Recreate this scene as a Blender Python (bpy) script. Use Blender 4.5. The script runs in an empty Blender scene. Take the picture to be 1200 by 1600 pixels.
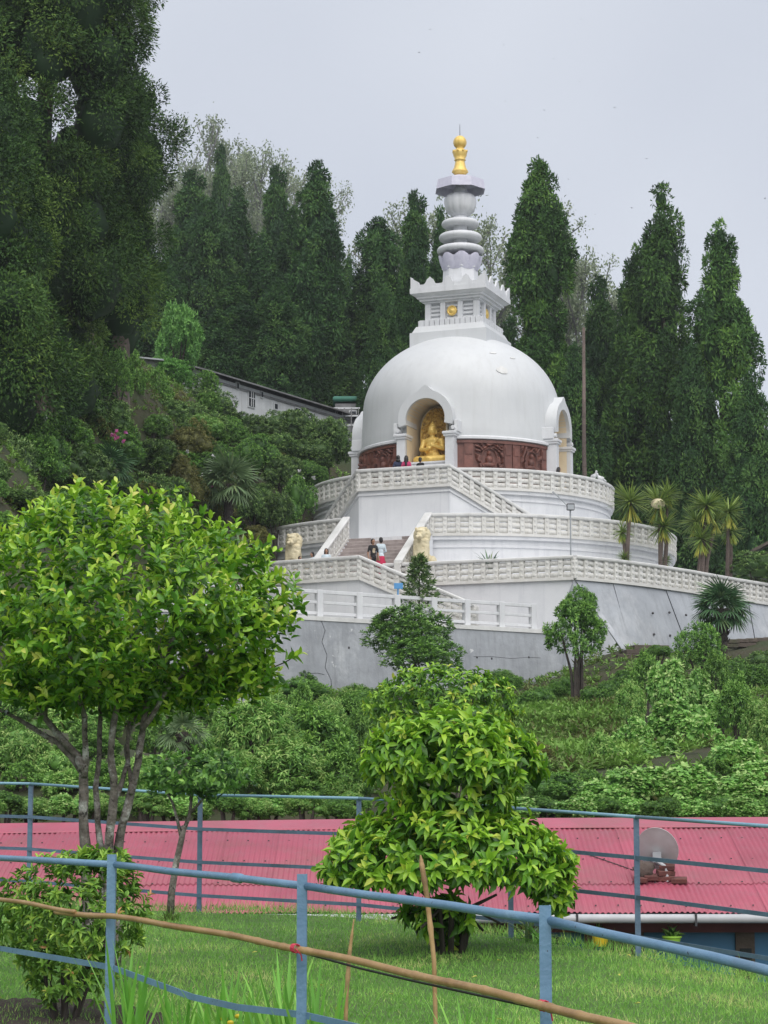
import bpy, bmesh, math, random
import numpy as np
from mathutils import Vector, Matrix

# ------------------------------------------------------------------ camera, sky, sun, exposure
S = bpy.context.scene
C = S.collection
F = 3400.0                       # focal length in photo pixels (photo 1200 x 1600)
TH = math.atan(475.0 / F)        # camera looks up a little
cam_d = bpy.data.cameras.new('camera'); cam = bpy.data.objects.new('camera', cam_d); C.objects.link(cam)
cam_d.sensor_fit = 'VERTICAL'; cam_d.sensor_height = 36.0; cam_d.lens = 36.0 * F / 1600.0
cam_d.clip_start = 0.1; cam_d.clip_end = 3000.0
cam.location = (0, 0, 0); cam.rotation_euler = (math.radians(90) + TH, 0, 0)
S.camera = cam

SUN_EL, SUN_AZ = math.radians(54), math.radians(168)     # azimuth clockwise from +Y (north): behind the camera, right
W = bpy.data.worlds.new('World'); S.world = W; W.use_nodes = True
nt = W.node_tree; nt.nodes.clear()
wo = nt.nodes.new('ShaderNodeOutputWorld')
sky = nt.nodes.new('ShaderNodeTexSky'); sky.sky_type = 'NISHITA'; sky.sun_disc = False
sky.sun_elevation = SUN_EL; sky.sun_rotation = SUN_AZ; sky.air_density = 1.0; sky.dust_density = 4.0; sky.altitude = 2000
b1 = nt.nodes.new('ShaderNodeBackground'); b1.inputs[1].default_value = 0.05
nt.links.new(sky.outputs[0], b1.inputs[0])
b2 = nt.nodes.new('ShaderNodeBackground'); b2.inputs[1].default_value = 0.57     # even cloud deck
tc = nt.nodes.new('ShaderNodeTexCoord'); nz = nt.nodes.new('ShaderNodeTexNoise')
nz.inputs['Scale'].default_value = 3.0; nz.inputs['Detail'].default_value = 3
cr = nt.nodes.new('ShaderNodeValToRGB')
cr.color_ramp.elements[0].position = .3; cr.color_ramp.elements[0].color = (.60, .64, .73, 1)
cr.color_ramp.elements[1].position = .7; cr.color_ramp.elements[1].color = (.74, .775, .845, 1)
nt.links.new(tc.outputs['Generated'], nz.inputs['Vector']); nt.links.new(nz.outputs[0], cr.inputs[0]); nt.links.new(cr.outputs[0], b2.inputs[0])
mx = nt.nodes.new('ShaderNodeMixShader'); mx.inputs[0].default_value = 0.9
nt.links.new(b1.outputs[0], mx.inputs[1]); nt.links.new(b2.outputs[0], mx.inputs[2]); nt.links.new(mx.outputs[0], wo.inputs[0])
sl = bpy.data.lights.new('sun', 'SUN'); sl.energy = 1.5; sl.angle = math.radians(80); sl.color = (1, .955, .89)
so = bpy.data.objects.new('sun', sl); C.objects.link(so)
sd = Vector((math.sin(SUN_AZ) * math.cos(SUN_EL), math.cos(SUN_AZ) * math.cos(SUN_EL), math.sin(SUN_EL)))
so.rotation_euler = sd.to_track_quat('Z', 'Y').to_euler()
so.location = (20, -20, 60)
S.view_settings.view_transform = 'Standard'; S.view_settings.look = 'None'
S.view_settings.exposure = 0.92; S.view_settings.gamma = 1.0; S.view_settings.use_curve_mapping = False

HAZE = 0.00026
random.seed(7); rng = np.random.default_rng(7)
PI = math.pi
sin, cos, rad = math.sin, math.cos, math.radians

# ------------------------------------------------------------------ helpers
def P(x, y, D):
    c = 800.0 - y
    k = D / (F * cos(TH) - c * sin(TH))
    return Vector(((x - 600.0) * k, D, (F * sin(TH) + c * cos(TH)) * k))
def Pz(x, y, z):
    p = P(x, y, 1.0)
    return P(x, y, z / p.z)
def ZY(y, D=110.0): return P(600, y, D).z

def wm(o):
    m = o.matrix_basis.copy()
    if o.parent: m = wm(o.parent) @ o.matrix_parent_inverse @ m
    return m
def link(name, data, parent=None, world=True):
    o = bpy.data.objects.new(name, data); C.objects.link(o)
    if parent:
        o.parent = parent
        if world: o.matrix_parent_inverse = wm(parent).inverted()
    return o
def tag(o, label=None, cat=None, group=None, kind=None):
    if label: o['label'] = label
    if cat: o['category'] = cat
    if group: o['group'] = group
    if kind: o['kind'] = kind
    return o
def thing(name, label, cat, loc=(0, 0, 0), group=None, rz=0, scale=(1, 1, 1)):
    o = bpy.data.objects.new(name, None); C.objects.link(o)
    o.location = loc; o.rotation_euler = (0, 0, rz); o.scale = scale; o.empty_display_size = .3
    return tag(o, label, cat, group)

class MB:
    def __init__(s): s.v = []; s.f = []; s.m = []
    def add(s, vs, fs, mi=0):
        b = len(s.v); s.v += [tuple(v) for v in vs]
        for f in fs: s.f.append(tuple(i + b for i in f)); s.m.append(mi)
        return s
    def box(s, c, d, rz=0, mi=0, bev=0.0, R=None):
        hx, hy, hz = d[0] / 2, d[1] / 2, d[2] / 2
        if bev:
            b = bev
            pts = []
            for z, k in ((-hz, b), (-hz + b, 0), (hz - b, 0), (hz, b)):
                pts += [(-hx + k, -hy + k, z), (hx - k, -hy + k, z), (hx - k, hy - k, z), (-hx + k, hy - k, z)]
            fs = [(3, 2, 1, 0), (12, 13, 14, 15)]
            for l in range(3):
                for i in range(4): fs.append((l * 4 + i, l * 4 + (i + 1) % 4, l * 4 + 4 + (i + 1) % 4, l * 4 + 4 + i))
        else:
            pts = [(x, y, z) for z in (-hz, hz) for x, y in ((-hx, -hy), (hx, -hy), (hx, hy), (-hx, hy))]
            fs = [(3, 2, 1, 0), (4, 5, 6, 7), (0, 1, 5, 4), (1, 2, 6, 5), (2, 3, 7, 6), (3, 0, 4, 7)]
        M = R if R is not None else Matrix.Rotation(rz, 3, 'Z')
        c = Vector(c)
        return s.add([M @ Vector(p) + c for p in pts], fs, mi)
    def lathe(s, prof, n=32, c=(0, 0, 0), a0=0, a1=2 * PI, caps=True, mi=0, rot=0, lobes=None):
        full = abs(a1 - a0 - 2 * PI) < 1e-6
        m = n if full else n + 1
        vs = []
        for r, z in prof:
            for i in range(m):
                a = a0 + (a1 - a0) * i / n + rot
                rr = r * (lobes(a - rot) if lobes else 1)
                vs.append((c[0] + rr * sin(a), c[1] - rr * cos(a), c[2] + z))
        fs = []
        for j in range(len(prof) - 1):
            for i in range(n):
                k = (i + 1) % m if full else i + 1
                fs.append((j * m + i, j * m + k, (j + 1) * m + k, (j + 1) * m + i))
        if full and caps:
            if prof[0][0] > 1e-4: fs.append(tuple(range(m - 1, -1, -1)))
            if prof[-1][0] > 1e-4: fs.append(tuple((len(prof) - 1) * m + i for i in range(m)))
        return s.add(vs, fs, mi)
    def tube(s, path, radii, n=6, mi=0, cap=True):
        path = [Vector(p) for p in path]
        if not hasattr(radii, '__len__'): radii = [radii] * len(path)
        vs = []; up = Vector((.137, .291, .947)).normalized()
        pa = None
        for i, p in enumerate(path):
            d = (path[min(i + 1, len(path) - 1)] - path[max(i - 1, 0)]).normalized()
            if pa is None:
                a = d.cross(up)
                if a.length < .05: a = d.cross(Vector((1, 0, 0)))
            else: a = pa - d * pa.dot(d)
            a.normalize(); pa = a; b = d.cross(a)
            for k in range(n):
                t = 2 * PI * k / n
                vs.append(p + (a * cos(t) + b * sin(t)) * radii[i])
        fs = []
        for i in range(len(path) - 1):
            for k in range(n):
                fs.append((i * n + k, i * n + (k + 1) % n, (i + 1) * n + (k + 1) % n, (i + 1) * n + k))
        if cap:
            fs.append(tuple(range(n - 1, -1, -1))); fs.append(tuple((len(path) - 1) * n + k for k in range(n)))
        return s.add(vs, fs, mi)
    def prism(s, poly, z0, z1, mi=0):
        n = len(poly)
        vs = [(p[0], p[1], z0) for p in poly] + [(p[0], p[1], z1) for p in poly]
        fs = [tuple(range(n - 1, -1, -1)), tuple(range(n, 2 * n))] + [(i, (i + 1) % n, n + (i + 1) % n, n + i) for i in range(n)]
        return s.add(vs, fs, mi)
    def extrude(s, poly3, d, mi=0):            # closed planar outline and its copy shifted by d
        n = len(poly3); d = Vector(d)
        vs = [Vector(p) for p in poly3] + [Vector(p) + d for p in poly3]
        fs = [tuple(range(n - 1, -1, -1)), tuple(range(n, 2 * n))] + [(i, (i + 1) % n, n + (i + 1) % n, n + i) for i in range(n)]
        return s.add(vs, fs, mi)
    def ell(s, c, r, R=None, nu=10, nv=7, mi=0):
        vs = []; c = Vector(c)
        r = (r, r, r) if not hasattr(r, '__len__') else r
        for j in range(nv + 1):
            t = PI * j / nv
            for i in range(nu):
                a = 2 * PI * i / nu
                p = Vector((r[0] * sin(t) * cos(a), r[1] * sin(t) * sin(a), -r[2] * cos(t)))
                if R is not None: p = R @ p
                vs.append(p + c)
        fs = [(j * nu + i, j * nu + (i + 1) % nu, (j + 1) * nu + (i + 1) % nu, (j + 1) * nu + i) for j in range(nv) for i in range(nu)]
        return s.add(vs, fs, mi)
    def cap(s, a, b, ra, rb, n=8, mi=0):       # tapered capsule
        a, b = Vector(a), Vector(b)
        d = (b - a).normalized()
        pts = [a - d * ra * .95, a - d * ra * .6, a, b, b + d * rb * .6, b + d * rb * .95]
        return s.tube(pts, [ra * .3, ra * .8, ra, rb, rb * .8, rb * .3], n, mi)
    def mesh(s, name, mats, smooth=False, fix=True):
        me = bpy.data.meshes.new(name); me.from_pydata(s.v, [], s.f)
        for m in (mats if isinstance(mats, (list, tuple)) else [mats]): me.materials.append(m)
        if isinstance(mats, (list, tuple)) and len(mats) > 1: me.polygons.foreach_set('material_index', s.m)
        if fix:
            bm = bmesh.new(); bm.from_mesh(me); bmesh.ops.recalc_face_normals(bm, faces=bm.faces); bm.to_mesh(me); bm.free()
        if smooth:
            me.polygons.foreach_set('use_smooth', [True] * len(me.polygons))
            if smooth != 'all': me.set_sharp_from_angle(angle=rad(38))
        me.update()
        return me
    def build(s, name, mats, parent=None, smooth=False, world=True):
        return link(name, s.mesh(name, mats, smooth), parent, world)

def remeshed(mb, name, mats, voxel, smooth=3, mfun=None):
    me = mb.mesh(name + '_src', mats[0] if isinstance(mats, (list, tuple)) else mats)
    o = bpy.data.objects.new('tmp', me); C.objects.link(o)
    r = o.modifiers.new('r', 'REMESH'); r.mode = 'VOXEL'; r.voxel_size = voxel
    if smooth:
        sm = o.modifiers.new('s', 'SMOOTH'); sm.iterations = smooth; sm.factor = .5
    dg = bpy.context.evaluated_depsgraph_get(); dg.update()
    out = bpy.data.meshes.new_from_object(o.evaluated_get(dg))
    out.name = name
    bpy.data.objects.remove(o); bpy.data.meshes.remove(me)
    out.materials.clear()
    for m in (mats if isinstance(mats, (list, tuple)) else [mats]): out.materials.append(m)
    n = len(out.polygons); out.polygons.foreach_set('use_smooth', [True] * n)
    if mfun: out.polygons.foreach_set('material_index', [mfun(p.center) for p in out.polygons])
    return out

def npmesh(name, V, T, mat, tint=None, smooth=False):
    V = np.asarray(V, np.float32); T = np.asarray(T, np.int32)
    me = bpy.data.meshes.new(name)
    me.vertices.add(len(V)); me.vertices.foreach_set('co', V.ravel())
    me.loops.add(T.size); me.loops.foreach_set('vertex_index', T.ravel())
    me.polygons.add(len(T)); me.polygons.foreach_set('loop_start', np.arange(0, T.size, T.shape[1], dtype=np.int32))
    if smooth: me.polygons.foreach_set('use_smooth', np.ones(len(T), bool))
    me.update(calc_edges=True); me.validate()
    if tint is not None:
        a = me.attributes.new('tint', 'FLOAT', 'POINT'); a.data.foreach_set('value', np.asarray(tint, np.float32))
    me.materials.append(mat)
    return me

def nrm(a): return a / np.maximum(np.linalg.norm(a, axis=-1, keepdims=True), 1e-9)

def leaf_tmpl(ts, ws, fold=.25, droop=.15):
    """leaf along +Y, length 1, half width = w/2, midrib lower than the edges"""
    V = []; Fc = []; prev = None
    for t, w in zip(ts, ws):
        z = -droop * t * t
        if w <= 0: V.append((0, t, z)); cur = (len(V) - 1,)
        else:
            V += [(-w / 2, t, z + fold * w / 2), (0, t, z), (w / 2, t, z + fold * w / 2)]; cur = (len(V) - 3, len(V) - 2, len(V) - 1)
        if prev is not None:
            if len(prev) == 1 and len(cur) == 3: Fc += [(prev[0], cur[1], cur[0]), (prev[0], cur[2], cur[1])]
            elif len(prev) == 3 and len(cur) == 3:
                for k in (0, 1): Fc += [(prev[k], prev[k + 1], cur[k + 1]), (prev[k], cur[k + 1], cur[k])]
            elif len(prev) == 3: Fc += [(prev[0], prev[1], cur[0]), (prev[1], prev[2], cur[0])]
        prev = cur
    return np.array(V, float), np.array(Fc, int)
T_OVATE = leaf_tmpl([0, .15, .45, .78, 1], [0, .62, 1, .62, 0], .3, .16)
T_LANCE = leaf_tmpl([0, .28, .62, 1], [0, .85, .95, 0], .35, .3)
T_SIMPLE = (np.array([(0, 0, 0), (.5, .45, .1), (0, 1, -.08), (-.5, .45, .1)], float), np.array([(0, 1, 2), (0, 2, 3)]))
T_HEART = leaf_tmpl([0, .06, .3, .65, 1], [0, .8, 1, .7, 0], .2, .1)
T_SWORD = leaf_tmpl([0, .35, .75, 1], [.75, 1, .7, 0], .03, .35)
T_TUFT = (np.array([(-.5, .15, 0), (.5, .15, 0), (.32, .75, .06), (0, 1, 0), (-.32, .75, .06)], float), np.array([(0, 1, 2), (0, 2, 4), (4, 2, 3)]))
T_TRI = (np.array([(-.5, 0, 0), (.5, 0, 0), (0, 1, 0)], float), np.array([(0, 1, 2)]))

def basis(d, n):
    d = nrm(d); s = nrm(np.cross(d, n)); n = np.cross(s, d)
    return s, d, n
def leaves(tm, pos, d, n, L, Wd, tint):
    """-> V, T, tint arrays for many leaves"""
    V, Fc = tm; N = len(pos)
    s, d, n = basis(d, n)
    L = np.broadcast_to(np.asarray(L, float), (N,)); Wd = np.broadcast_to(np.asarray(Wd, float), (N,)); tint = np.broadcast_to(np.asarray(tint, float), (N,))
    X = pos[:, None, :] + s[:, None, :] * (V[None, :, 0, None] * Wd[:, None, None]) + d[:, None, :] * (V[None, :, 1, None] * L[:, None, None]) \
        + n[:, None, :] * (V[None, :, 2, None] * np.where(Wd > 0, L, L)[:, None, None])
    T = Fc[None] + (np.arange(N) * len(V))[:, None, None]
    return X.reshape(-1, 3), T.reshape(-1, 3), np.repeat(tint, len(V))
def cat(parts):
    Vs, Ts, Is = [], [], []; b = 0
    for V, T, I in parts:
        Vs.append(V); Ts.append(T + b); Is.append(I); b += len(V)
    return np.concatenate(Vs), np.concatenate(Ts), np.concatenate(Is)
def rsph(n, r=None):
    r = r or rng
    return nrm(r.normal(size=(n, 3)))

# ------------------------------------------------------------------ materials
def nodes(name):
    m = bpy.data.materials.new(name); m.use_nodes = True
    t = m.node_tree; p = t.nodes['Principled BSDF']
    return m, t, p
def N(t, kind, **kw):
    n = t.nodes.new(kind)
    for k, v in kw.items():
        if k in n.inputs: n.inputs[k].default_value = v
        else: setattr(n, k, v)
    return n
def ramp(t, stops):
    n = t.nodes.new('ShaderNodeValToRGB'); e = n.color_ramp.elements
    while len(e) < len(stops): e.new(.5)
    for el, (p, c) in zip(e, stops):
        el.position = p; el.color = (*c, 1) if len(c) == 3 else c
    return n
def L(t, a, b): t.links.new(a, b)

def surf(name, c1, c2=None, scale=3.0, rough=.6, bump=0.0, bscale=30.0, metal=0.0, stain=None, stain_amt=.5, streak=None, rnd=0.0, spec=.5, chip=None, chip_scale=45.0, chip_at=.62):
    """painted / mineral surface: two tones by noise, optional blotchy stain, vertical streaks, fine bump"""
    m, t, p = nodes(name)
    geo = N(t, 'ShaderNodeNewGeometry')
    c2 = c2 or tuple(x * .85 for x in c1)
    nz = N(t, 'ShaderNodeTexNoise', Scale=scale, Detail=6.0, Roughness=.6); L(t, geo.outputs['Position'], nz.inputs['Vector'])
    r = ramp(t, [(.35, c1), (.68, c2)]); L(t, nz.outputs[0], r.inputs[0]); col = r.outputs[0]
    def over(col, fac, c):
        mx = N(t, 'ShaderNodeMix', data_type='RGBA'); L(t, fac, mx.inputs[0]); L(t, col, mx.inputs[6]); mx.inputs[7].default_value = (*c, 1)
        return mx.outputs[2]
    if stain:
        n2 = N(t, 'ShaderNodeTexNoise', Scale=scale * .45, Detail=8.0, Roughness=.7); L(t, geo.outputs['Position'], n2.inputs['Vector'])
        r2 = ramp(t, [(.52, (0, 0, 0)), (.72, (stain_amt,) * 3)]); L(t, n2.outputs[0], r2.inputs[0]); col = over(col, r2.outputs[0], stain)
    if streak:
        mp = N(t, 'ShaderNodeMapping'); mp.inputs['Scale'].default_value = (1.6, 1.6, .12); L(t, geo.outputs['Position'], mp.inputs[0])
        n3 = N(t, 'ShaderNodeTexNoise', Scale=2.2, Detail=5.0, Roughness=.65); L(t, mp.outputs[0], n3.inputs['Vector'])
        r3 = ramp(t, [(.5, (0, 0, 0)), (.75, (.6,) * 3)]); L(t, n3.outputs[0], r3.inputs[0]); col = over(col, r3.outputs[0], streak)
    if chip:
        n4 = N(t, 'ShaderNodeTexNoise', Scale=chip_scale, Detail=5.0, Roughness=.65); L(t, geo.outputs['Position'], n4.inputs['Vector'])
        r4 = ramp(t, [(chip_at, (0, 0, 0)), (chip_at + .03, (.9,) * 3)]); L(t, n4.outputs[0], r4.inputs[0]); col = over(col, r4.outputs[0], chip)
    if rnd:
        oi = N(t, 'ShaderNodeObjectInfo'); hv = N(t, 'ShaderNodeHueSaturation'); mr = N(t, 'ShaderNodeMapRange')
        mr.inputs[3].default_value = 1 - rnd; mr.inputs[4].default_value = 1 + rnd
        L(t, oi.outputs['Random'], mr.inputs[0]); L(t, mr.outputs[0], hv.inputs['Value']); L(t, col, hv.inputs['Color']); col = hv.outputs[0]
    L(t, col, p.inputs['Base Color'])
    p.inputs['Roughness'].default_value = rough; p.inputs['Metallic'].default_value = metal; p.inputs['Specular IOR Level'].default_value = spec
    if bump:
        bn = N(t, 'ShaderNodeTexNoise', Scale=bscale, Detail=4.0); L(t, geo.outputs['Position'], bn.inputs['Vector'])
        b = N(t, 'ShaderNodeBump', Strength=bump, Distance=.05); L(t, bn.outputs[0], b.inputs['Height']); L(t, b.outputs[0], p.inputs['Normal'])
    return m

def leafmat(name, stops, rough=.45, transl=.25, rnd=.12, spec=.4):
    k_ = 1.15 if 'cedar' in name else 1.8
    stops = [(p_, tuple(min(.62, c_ * k_) for c_ in col_)) for p_, col_ in stops]; transl = min(.22, transl)
    m, t, p = nodes(name)
    at = N(t, 'ShaderNodeAttribute', attribute_name='tint')
    oi = N(t, 'ShaderNodeObjectInfo')
    r = ramp(t, stops); L(t, at.outputs['Fac'], r.inputs[0])
    mr = N(t, 'ShaderNodeMapRange'); mr.inputs[3].default_value = 1 - rnd; mr.inputs[4].default_value = 1 + rnd
    L(t, oi.outputs['Random'], mr.inputs[0])
    hv = N(t, 'ShaderNodeHueSaturation'); L(t, mr.outputs[0], hv.inputs['Value']); L(t, r.outputs[0], hv.inputs['Color'])
    L(t, hv.outputs[0], p.inputs['Base Color']); p.inputs['Roughness'].default_value = rough; p.inputs['Specular IOR Level'].default_value = spec
    tr = N(t, 'ShaderNodeBsdfTranslucent'); L(t, hv.outputs[0], tr.inputs[0])
    ms = N(t, 'ShaderNodeMixShader'); ms.inputs[0].default_value = transl
    L(t, p.outputs[0], ms.inputs[1]); L(t, tr.outputs[0], ms.inputs[2]); L(t, ms.outputs[0], t.nodes['Material Output'].inputs[0])
    return m

M = {}
M['white'] = surf('white_paint', (.70, .71, .725), (.63, .64, .66), 1.2, .55, .06, 18, stain=(.50, .51, .51), stain_amt=.45, streak=(.50, .51, .52))
M['dome'] = surf('dome_paint', (.63, .645, .655), (.585, .60, .615), .7, .5, .06, 10, stain=(.50, .51, .51), stain_amt=.4, streak=(.53, .54, .54))
M['bluewhite'] = surf('pale_blue_white_paint', (.725, .735, .755), (.655, .667, .69), .9, .6, .08, 15, stain=(.52, .54, .57), stain_amt=.5, streak=(.50, .515, .55))
M['cream_white'] = surf('weathered_white_paint', (.72, .712, .685), (.62, .612, .585), 2.2, .65, .12, 20, stain=(.5, .48, .42), stain_amt=.5, streak=(.6, .58, .52), rnd=.04)
M['coping'] = surf('coping_paint', (.72, .72, .71), (.6, .6, .585), 1.6, .7, .12, 20, stain=(.40, .40, .38), stain_amt=.6)
M['grey_wall'] = surf('grey_cement_wall', (.37, .39, .42), (.27, .285, .31), .9, .75, .3, 6, stain=(.58, .60, .62), stain_amt=.8, streak=(.20, .21, .22), chip=(.60, .61, .62), chip_scale=1.6, chip_at=.66)
M['grey_pale'] = surf('pale_blue_cement', (.42, .445, .48), (.31, .33, .36), .55, .75, .25, 6, stain=(.58, .59, .61), stain_amt=.8, streak=(.25, .265, .285))
M['lavender'] = surf('lavender_paint', (.60, .59, .69), (.52, .51, .61), 5, .55, .1, 25, stain=(.7, .7, .74), stain_amt=.4)
M['gold'] = surf('gold_paint', (.86, .62, .19), (.72, .48, .11), 4, .38, .08, 20, metal=.25)
M['gold_dark'] = surf('gold_relief', (.74, .49, .12), (.42, .25, .05), 6, .45, .25, 14, metal=.25, stain=(.07, .045, .02), stain_amt=.8)
M['cream'] = surf('cream_niche_paint', (.74, .63, .45), (.66, .555, .39), 1.5, .7)
M['wood'] = surf('red_brown_carving', (.185, .068, .048), (.075, .028, .02), 5, .5, .3, 22, rnd=.1)
M['wood_frame'] = surf('red_brown_frame', (.20, .08, .06), (.12, .046, .034), 3, .5, .15, 22, rnd=.12)
M['lion'] = surf('cream_stone', (.74, .66, .45), (.58, .50, .32), 4, .65, .35, 22, stain=(.42, .36, .24), stain_amt=.5)
M['stone_step'] = surf('worn_stone_step', (.40, .345, .33), (.26, .22, .21), 2.5, .8, .2, 18, stain=(.17, .15, .14), stain_amt=.6, rnd=.1)
M['brown_step'] = surf('dark_mossy_step', (.11, .085, .07), (.065, .055, .042), 3, .85, .3, 12, stain=(.06, .08, .03), stain_amt=.6, rnd=.15)
M['floor'] = surf('terrace_floor', (.5, .5, .5), (.42, .42, .42), 1, .7)
M['dark'] = surf('dark_metal', (.05, .05, .055), None, 5, .5)
M['steel'] = surf('galvanised_steel', (.42, .44, .46), (.34, .36, .38), 5, .4, metal=.5)
M['blue_fence'] = surf('blue_fence_paint', (.145, .265, .40), (.115, .215, .335), 6, .42, .12, 40, stain=(.10, .15, .20), stain_amt=.5, streak=(.19, .31, .42), chip=(.035, .025, .022), chip_scale=30, chip_at=.66)
M['blue_fence_d'] = surf('slate_blue_fence_paint', (.115, .185, .27), (.08, .13, .20), 5, .5, .12, 40, stain=(.05, .05, .05), stain_amt=.5)
M['blue_fence_l'] = surf('pale_blue_pipe_paint', (.20, .37, .47), (.16, .30, .40), 5, .35)
M['blue_sign'] = surf('blue_sign_paint', (.09, .31, .62), (.08, .27, .55), 3, .45)
M['bamboo'] = surf('dry_bamboo', (.42, .27, .12), (.29, .165, .065), 6, .42, .1, 40, stain=(.15, .075, .03), stain_amt=.7)
M['stick'] = surf('split_bamboo_stake', (.46, .30, .14), (.30, .17, .07), 8, .6, .1, 40, stain=(.1, .07, .04), stain_amt=.7)
M['red_string'] = surf('red_string', (.55, .045, .085), None, 40, .7)
M['cable'] = surf('black_cable', (.02, .018, .018), None, 4, .5)
M['roof'] = surf('pink_red_roof_paint', (.40, .085, .132), (.33, .072, .11), 1.3, .42, .05, 20, stain=(.22, .10, .085), stain_amt=.7, streak=(.30, .12, .145), rnd=.11, chip=(.20, .075, .06), chip_scale=9, chip_at=.68)
M['blue_wall'] = surf('blue_wall_paint', (.05, .19, .34), (.04, .15, .28), 1.2, .55, stain=(.02, .05, .09), stain_amt=.5)
M['maroon'] = surf('maroon_fascia', (.14, .035, .035), (.10, .025, .025), 3, .6)
M['pvc'] = surf('grey_pvc_gutter', (.50, .51, .53), (.42, .43, .45), 4, .4)
M['yellow'] = surf('yellow_plastic', (.75, .55, .03), None, 4, .4)
M['limepl'] = surf('lime_plastic', (.30, .55, .06), None, 4, .4)
M['brick'] = surf('dark_red_brick', (.16, .06, .05), (.09, .04, .035), 8, .85, .3, 40, rnd=.2)
M['rust'] = surf('dish_metal', (.47, .47, .48), (.38, .365, .365), 3, .5, stain=(.32, .22, .16), stain_amt=.55)
M['bark'] = surf('lichen_bark', (.22, .195, .17), (.07, .058, .048), 14, .85, .5, 40, stain=(.60, .61, .57), stain_amt=1.0, chip=(.03, .026, .022), chip_scale=18, chip_at=.6)
M['trunk'] = surf('conifer_bark', (.13, .10, .085), (.075, .058, .05), 4, .9, .5, 14, streak=(.24, .18, .155))
M['trunk_d'] = surf('dark_twigs', (.075, .06, .05), (.04, .034, .03), 4, .9, .3, 14)
M['soil'] = surf('dark_soil', (.05, .035, .026), (.028, .02, .016), 9, .95, .8, 25)
M['house_white'] = surf('whitewashed_wall', (.62, .635, .65), (.52, .535, .55), 1.5, .75, .15, 12, stain=(.33, .34, .34), stain_amt=.6, streak=(.4, .4, .4))
M['slate'] = surf('weathered_tin_roof', (.22, .22, .225), (.13, .13, .135), 2, .6, stain=(.09, .075, .065), stain_amt=.7)
M['window'] = surf('dark_glass', (.02, .024, .03), (.035, .04, .045), 2, .12)
M['wood_fence'] = surf('grey_weathered_boards', (.26, .255, .26), (.16, .155, .16), 3, .85, .3, 18, streak=(.09, .085, .08), rnd=.2)
M['green_paint'] = surf('green_tin', (.03, .16, .11), None, 3, .5)
M['skin'] = surf('skin', (.36, .20, .13), None, 4, .5)
M['hair'] = surf('black_hair', (.012, .01, .01), None, 4, .45)
for nm, c in (('navy', (.03, .04, .09)), ('pinkc', (.55, .05, .16)), ('blackc', (.015, .015, .017)), ('whitec', (.62, .72, .78)), ('jeans', (.05, .07, .13)), ('redc', (.6, .03, .10)), ('sky_c', (.07, .17, .38)), ('greyc', (.2, .2, .22)), ('printc', (.5, .42, .3))):
    M[nm] = surf('cloth_' + nm, c, None, 10, .8)

G = {}
G['cedar'] = leafmat('cedar_foliage', [(0, (.014, .042, .014)), (.5, (.042, .105, .028)), (1, (.105, .20, .045))], .6, .15, .12, .2)
G['cedar_near'] = leafmat('near_cedar_foliage', [(0, (.012, .034, .010)), (.5, (.046, .105, .020)), (1, (.14, .225, .04))], .6, .15, .1, .2)
G['cedar_light'] = leafmat('light_cedar_foliage', [(0, (.016, .048, .012)), (.5, (.054, .13, .026)), (1, (.135, .25, .045))], .6, .15, .12, .2)
G['bright'] = leafmat('bright_foliage', [(0, (.045, .12, .03)), (.5, (.085, .20, .045)), (1, (.16, .30, .07))], .5, .3)
G['rhodo'] = leafmat('rhododendron_foliage', [(0, (.014, .034, .012)), (.45, (.06, .12, .03)), (1, (.21, .30, .09))], .45, .2, .2)
G['olive'] = leafmat('olive_foliage', [(0, (.05, .055, .015)), (.5, (.10, .105, .028)), (1, (.19, .18, .06))], .5, .2, .2)
G['shrub'] = leafmat('shrub_foliage', [(0, (.016, .045, .012)), (.45, (.065, .15, .028)), (1, (.18, .31, .06))], .45, .25, .15)
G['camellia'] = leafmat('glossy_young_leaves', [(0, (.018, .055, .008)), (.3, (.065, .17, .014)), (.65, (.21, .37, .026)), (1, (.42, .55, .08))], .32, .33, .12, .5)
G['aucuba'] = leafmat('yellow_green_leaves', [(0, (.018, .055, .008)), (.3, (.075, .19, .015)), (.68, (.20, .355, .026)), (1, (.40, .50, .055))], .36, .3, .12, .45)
G['azalea'] = leafmat('azalea_leaves', [(0, (.02, .05, .01)), (.45, (.09, .19, .025)), (.9, (.24, .36, .05)), (1, (.42, .17, .08))], .45, .28, .15)
G['droop'] = leafmat('drooping_pale_leaves', [(0, (.035, .09, .02)), (.45, (.12, .25, .05)), (1, (.28, .41, .12))], .5, .3, .15)
G['heart'] = leafmat('heart_leaf_vine', [(0, (.06, .15, .03)), (.5, (.13, .27, .055)), (1, (.28, .42, .14))], .5, .28, .15)
G['grass'] = leafmat('lawn_grass', [(0, (.06, .16, .022)), (.5, (.125, .27, .045)), (.85, (.22, .36, .08)), (1, (.36, .38, .14))], .55, .3, 0)
G['weeds'] = leafmat('hillside_weeds', [(0, (.075, .075, .026)), (.35, (.075, .14, .025)), (.8, (.12, .23, .04)), (1, (.20, .30, .07))], .55, .25, 0)
G['iris'] = leafmat('sword_leaves', [(0, (.07, .19, .03)), (.6, (.13, .31, .045)), (1, (.24, .40, .08))], .4, .35, .12)
G['palm'] = leafmat('fan_palm_leaves', [(0, (.02, .055, .022)), (.6, (.045, .10, .04)), (1, (.13, .17, .065))], .45, .15, .15)
G['palm_pale'] = leafmat('pale_fan_palm_leaves', [(0, (.045, .08, .035)), (.6, (.10, .15, .07)), (1, (.22, .22, .07))], .45, .2, .15)
G['cordy'] = leafmat('cordyline_leaves', [(0, (.06, .11, .03)), (.55, (.17, .23, .05)), (.8, (.46, .42, .06)), (1, (.60, .32, .07))], .45, .2, .12)
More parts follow.
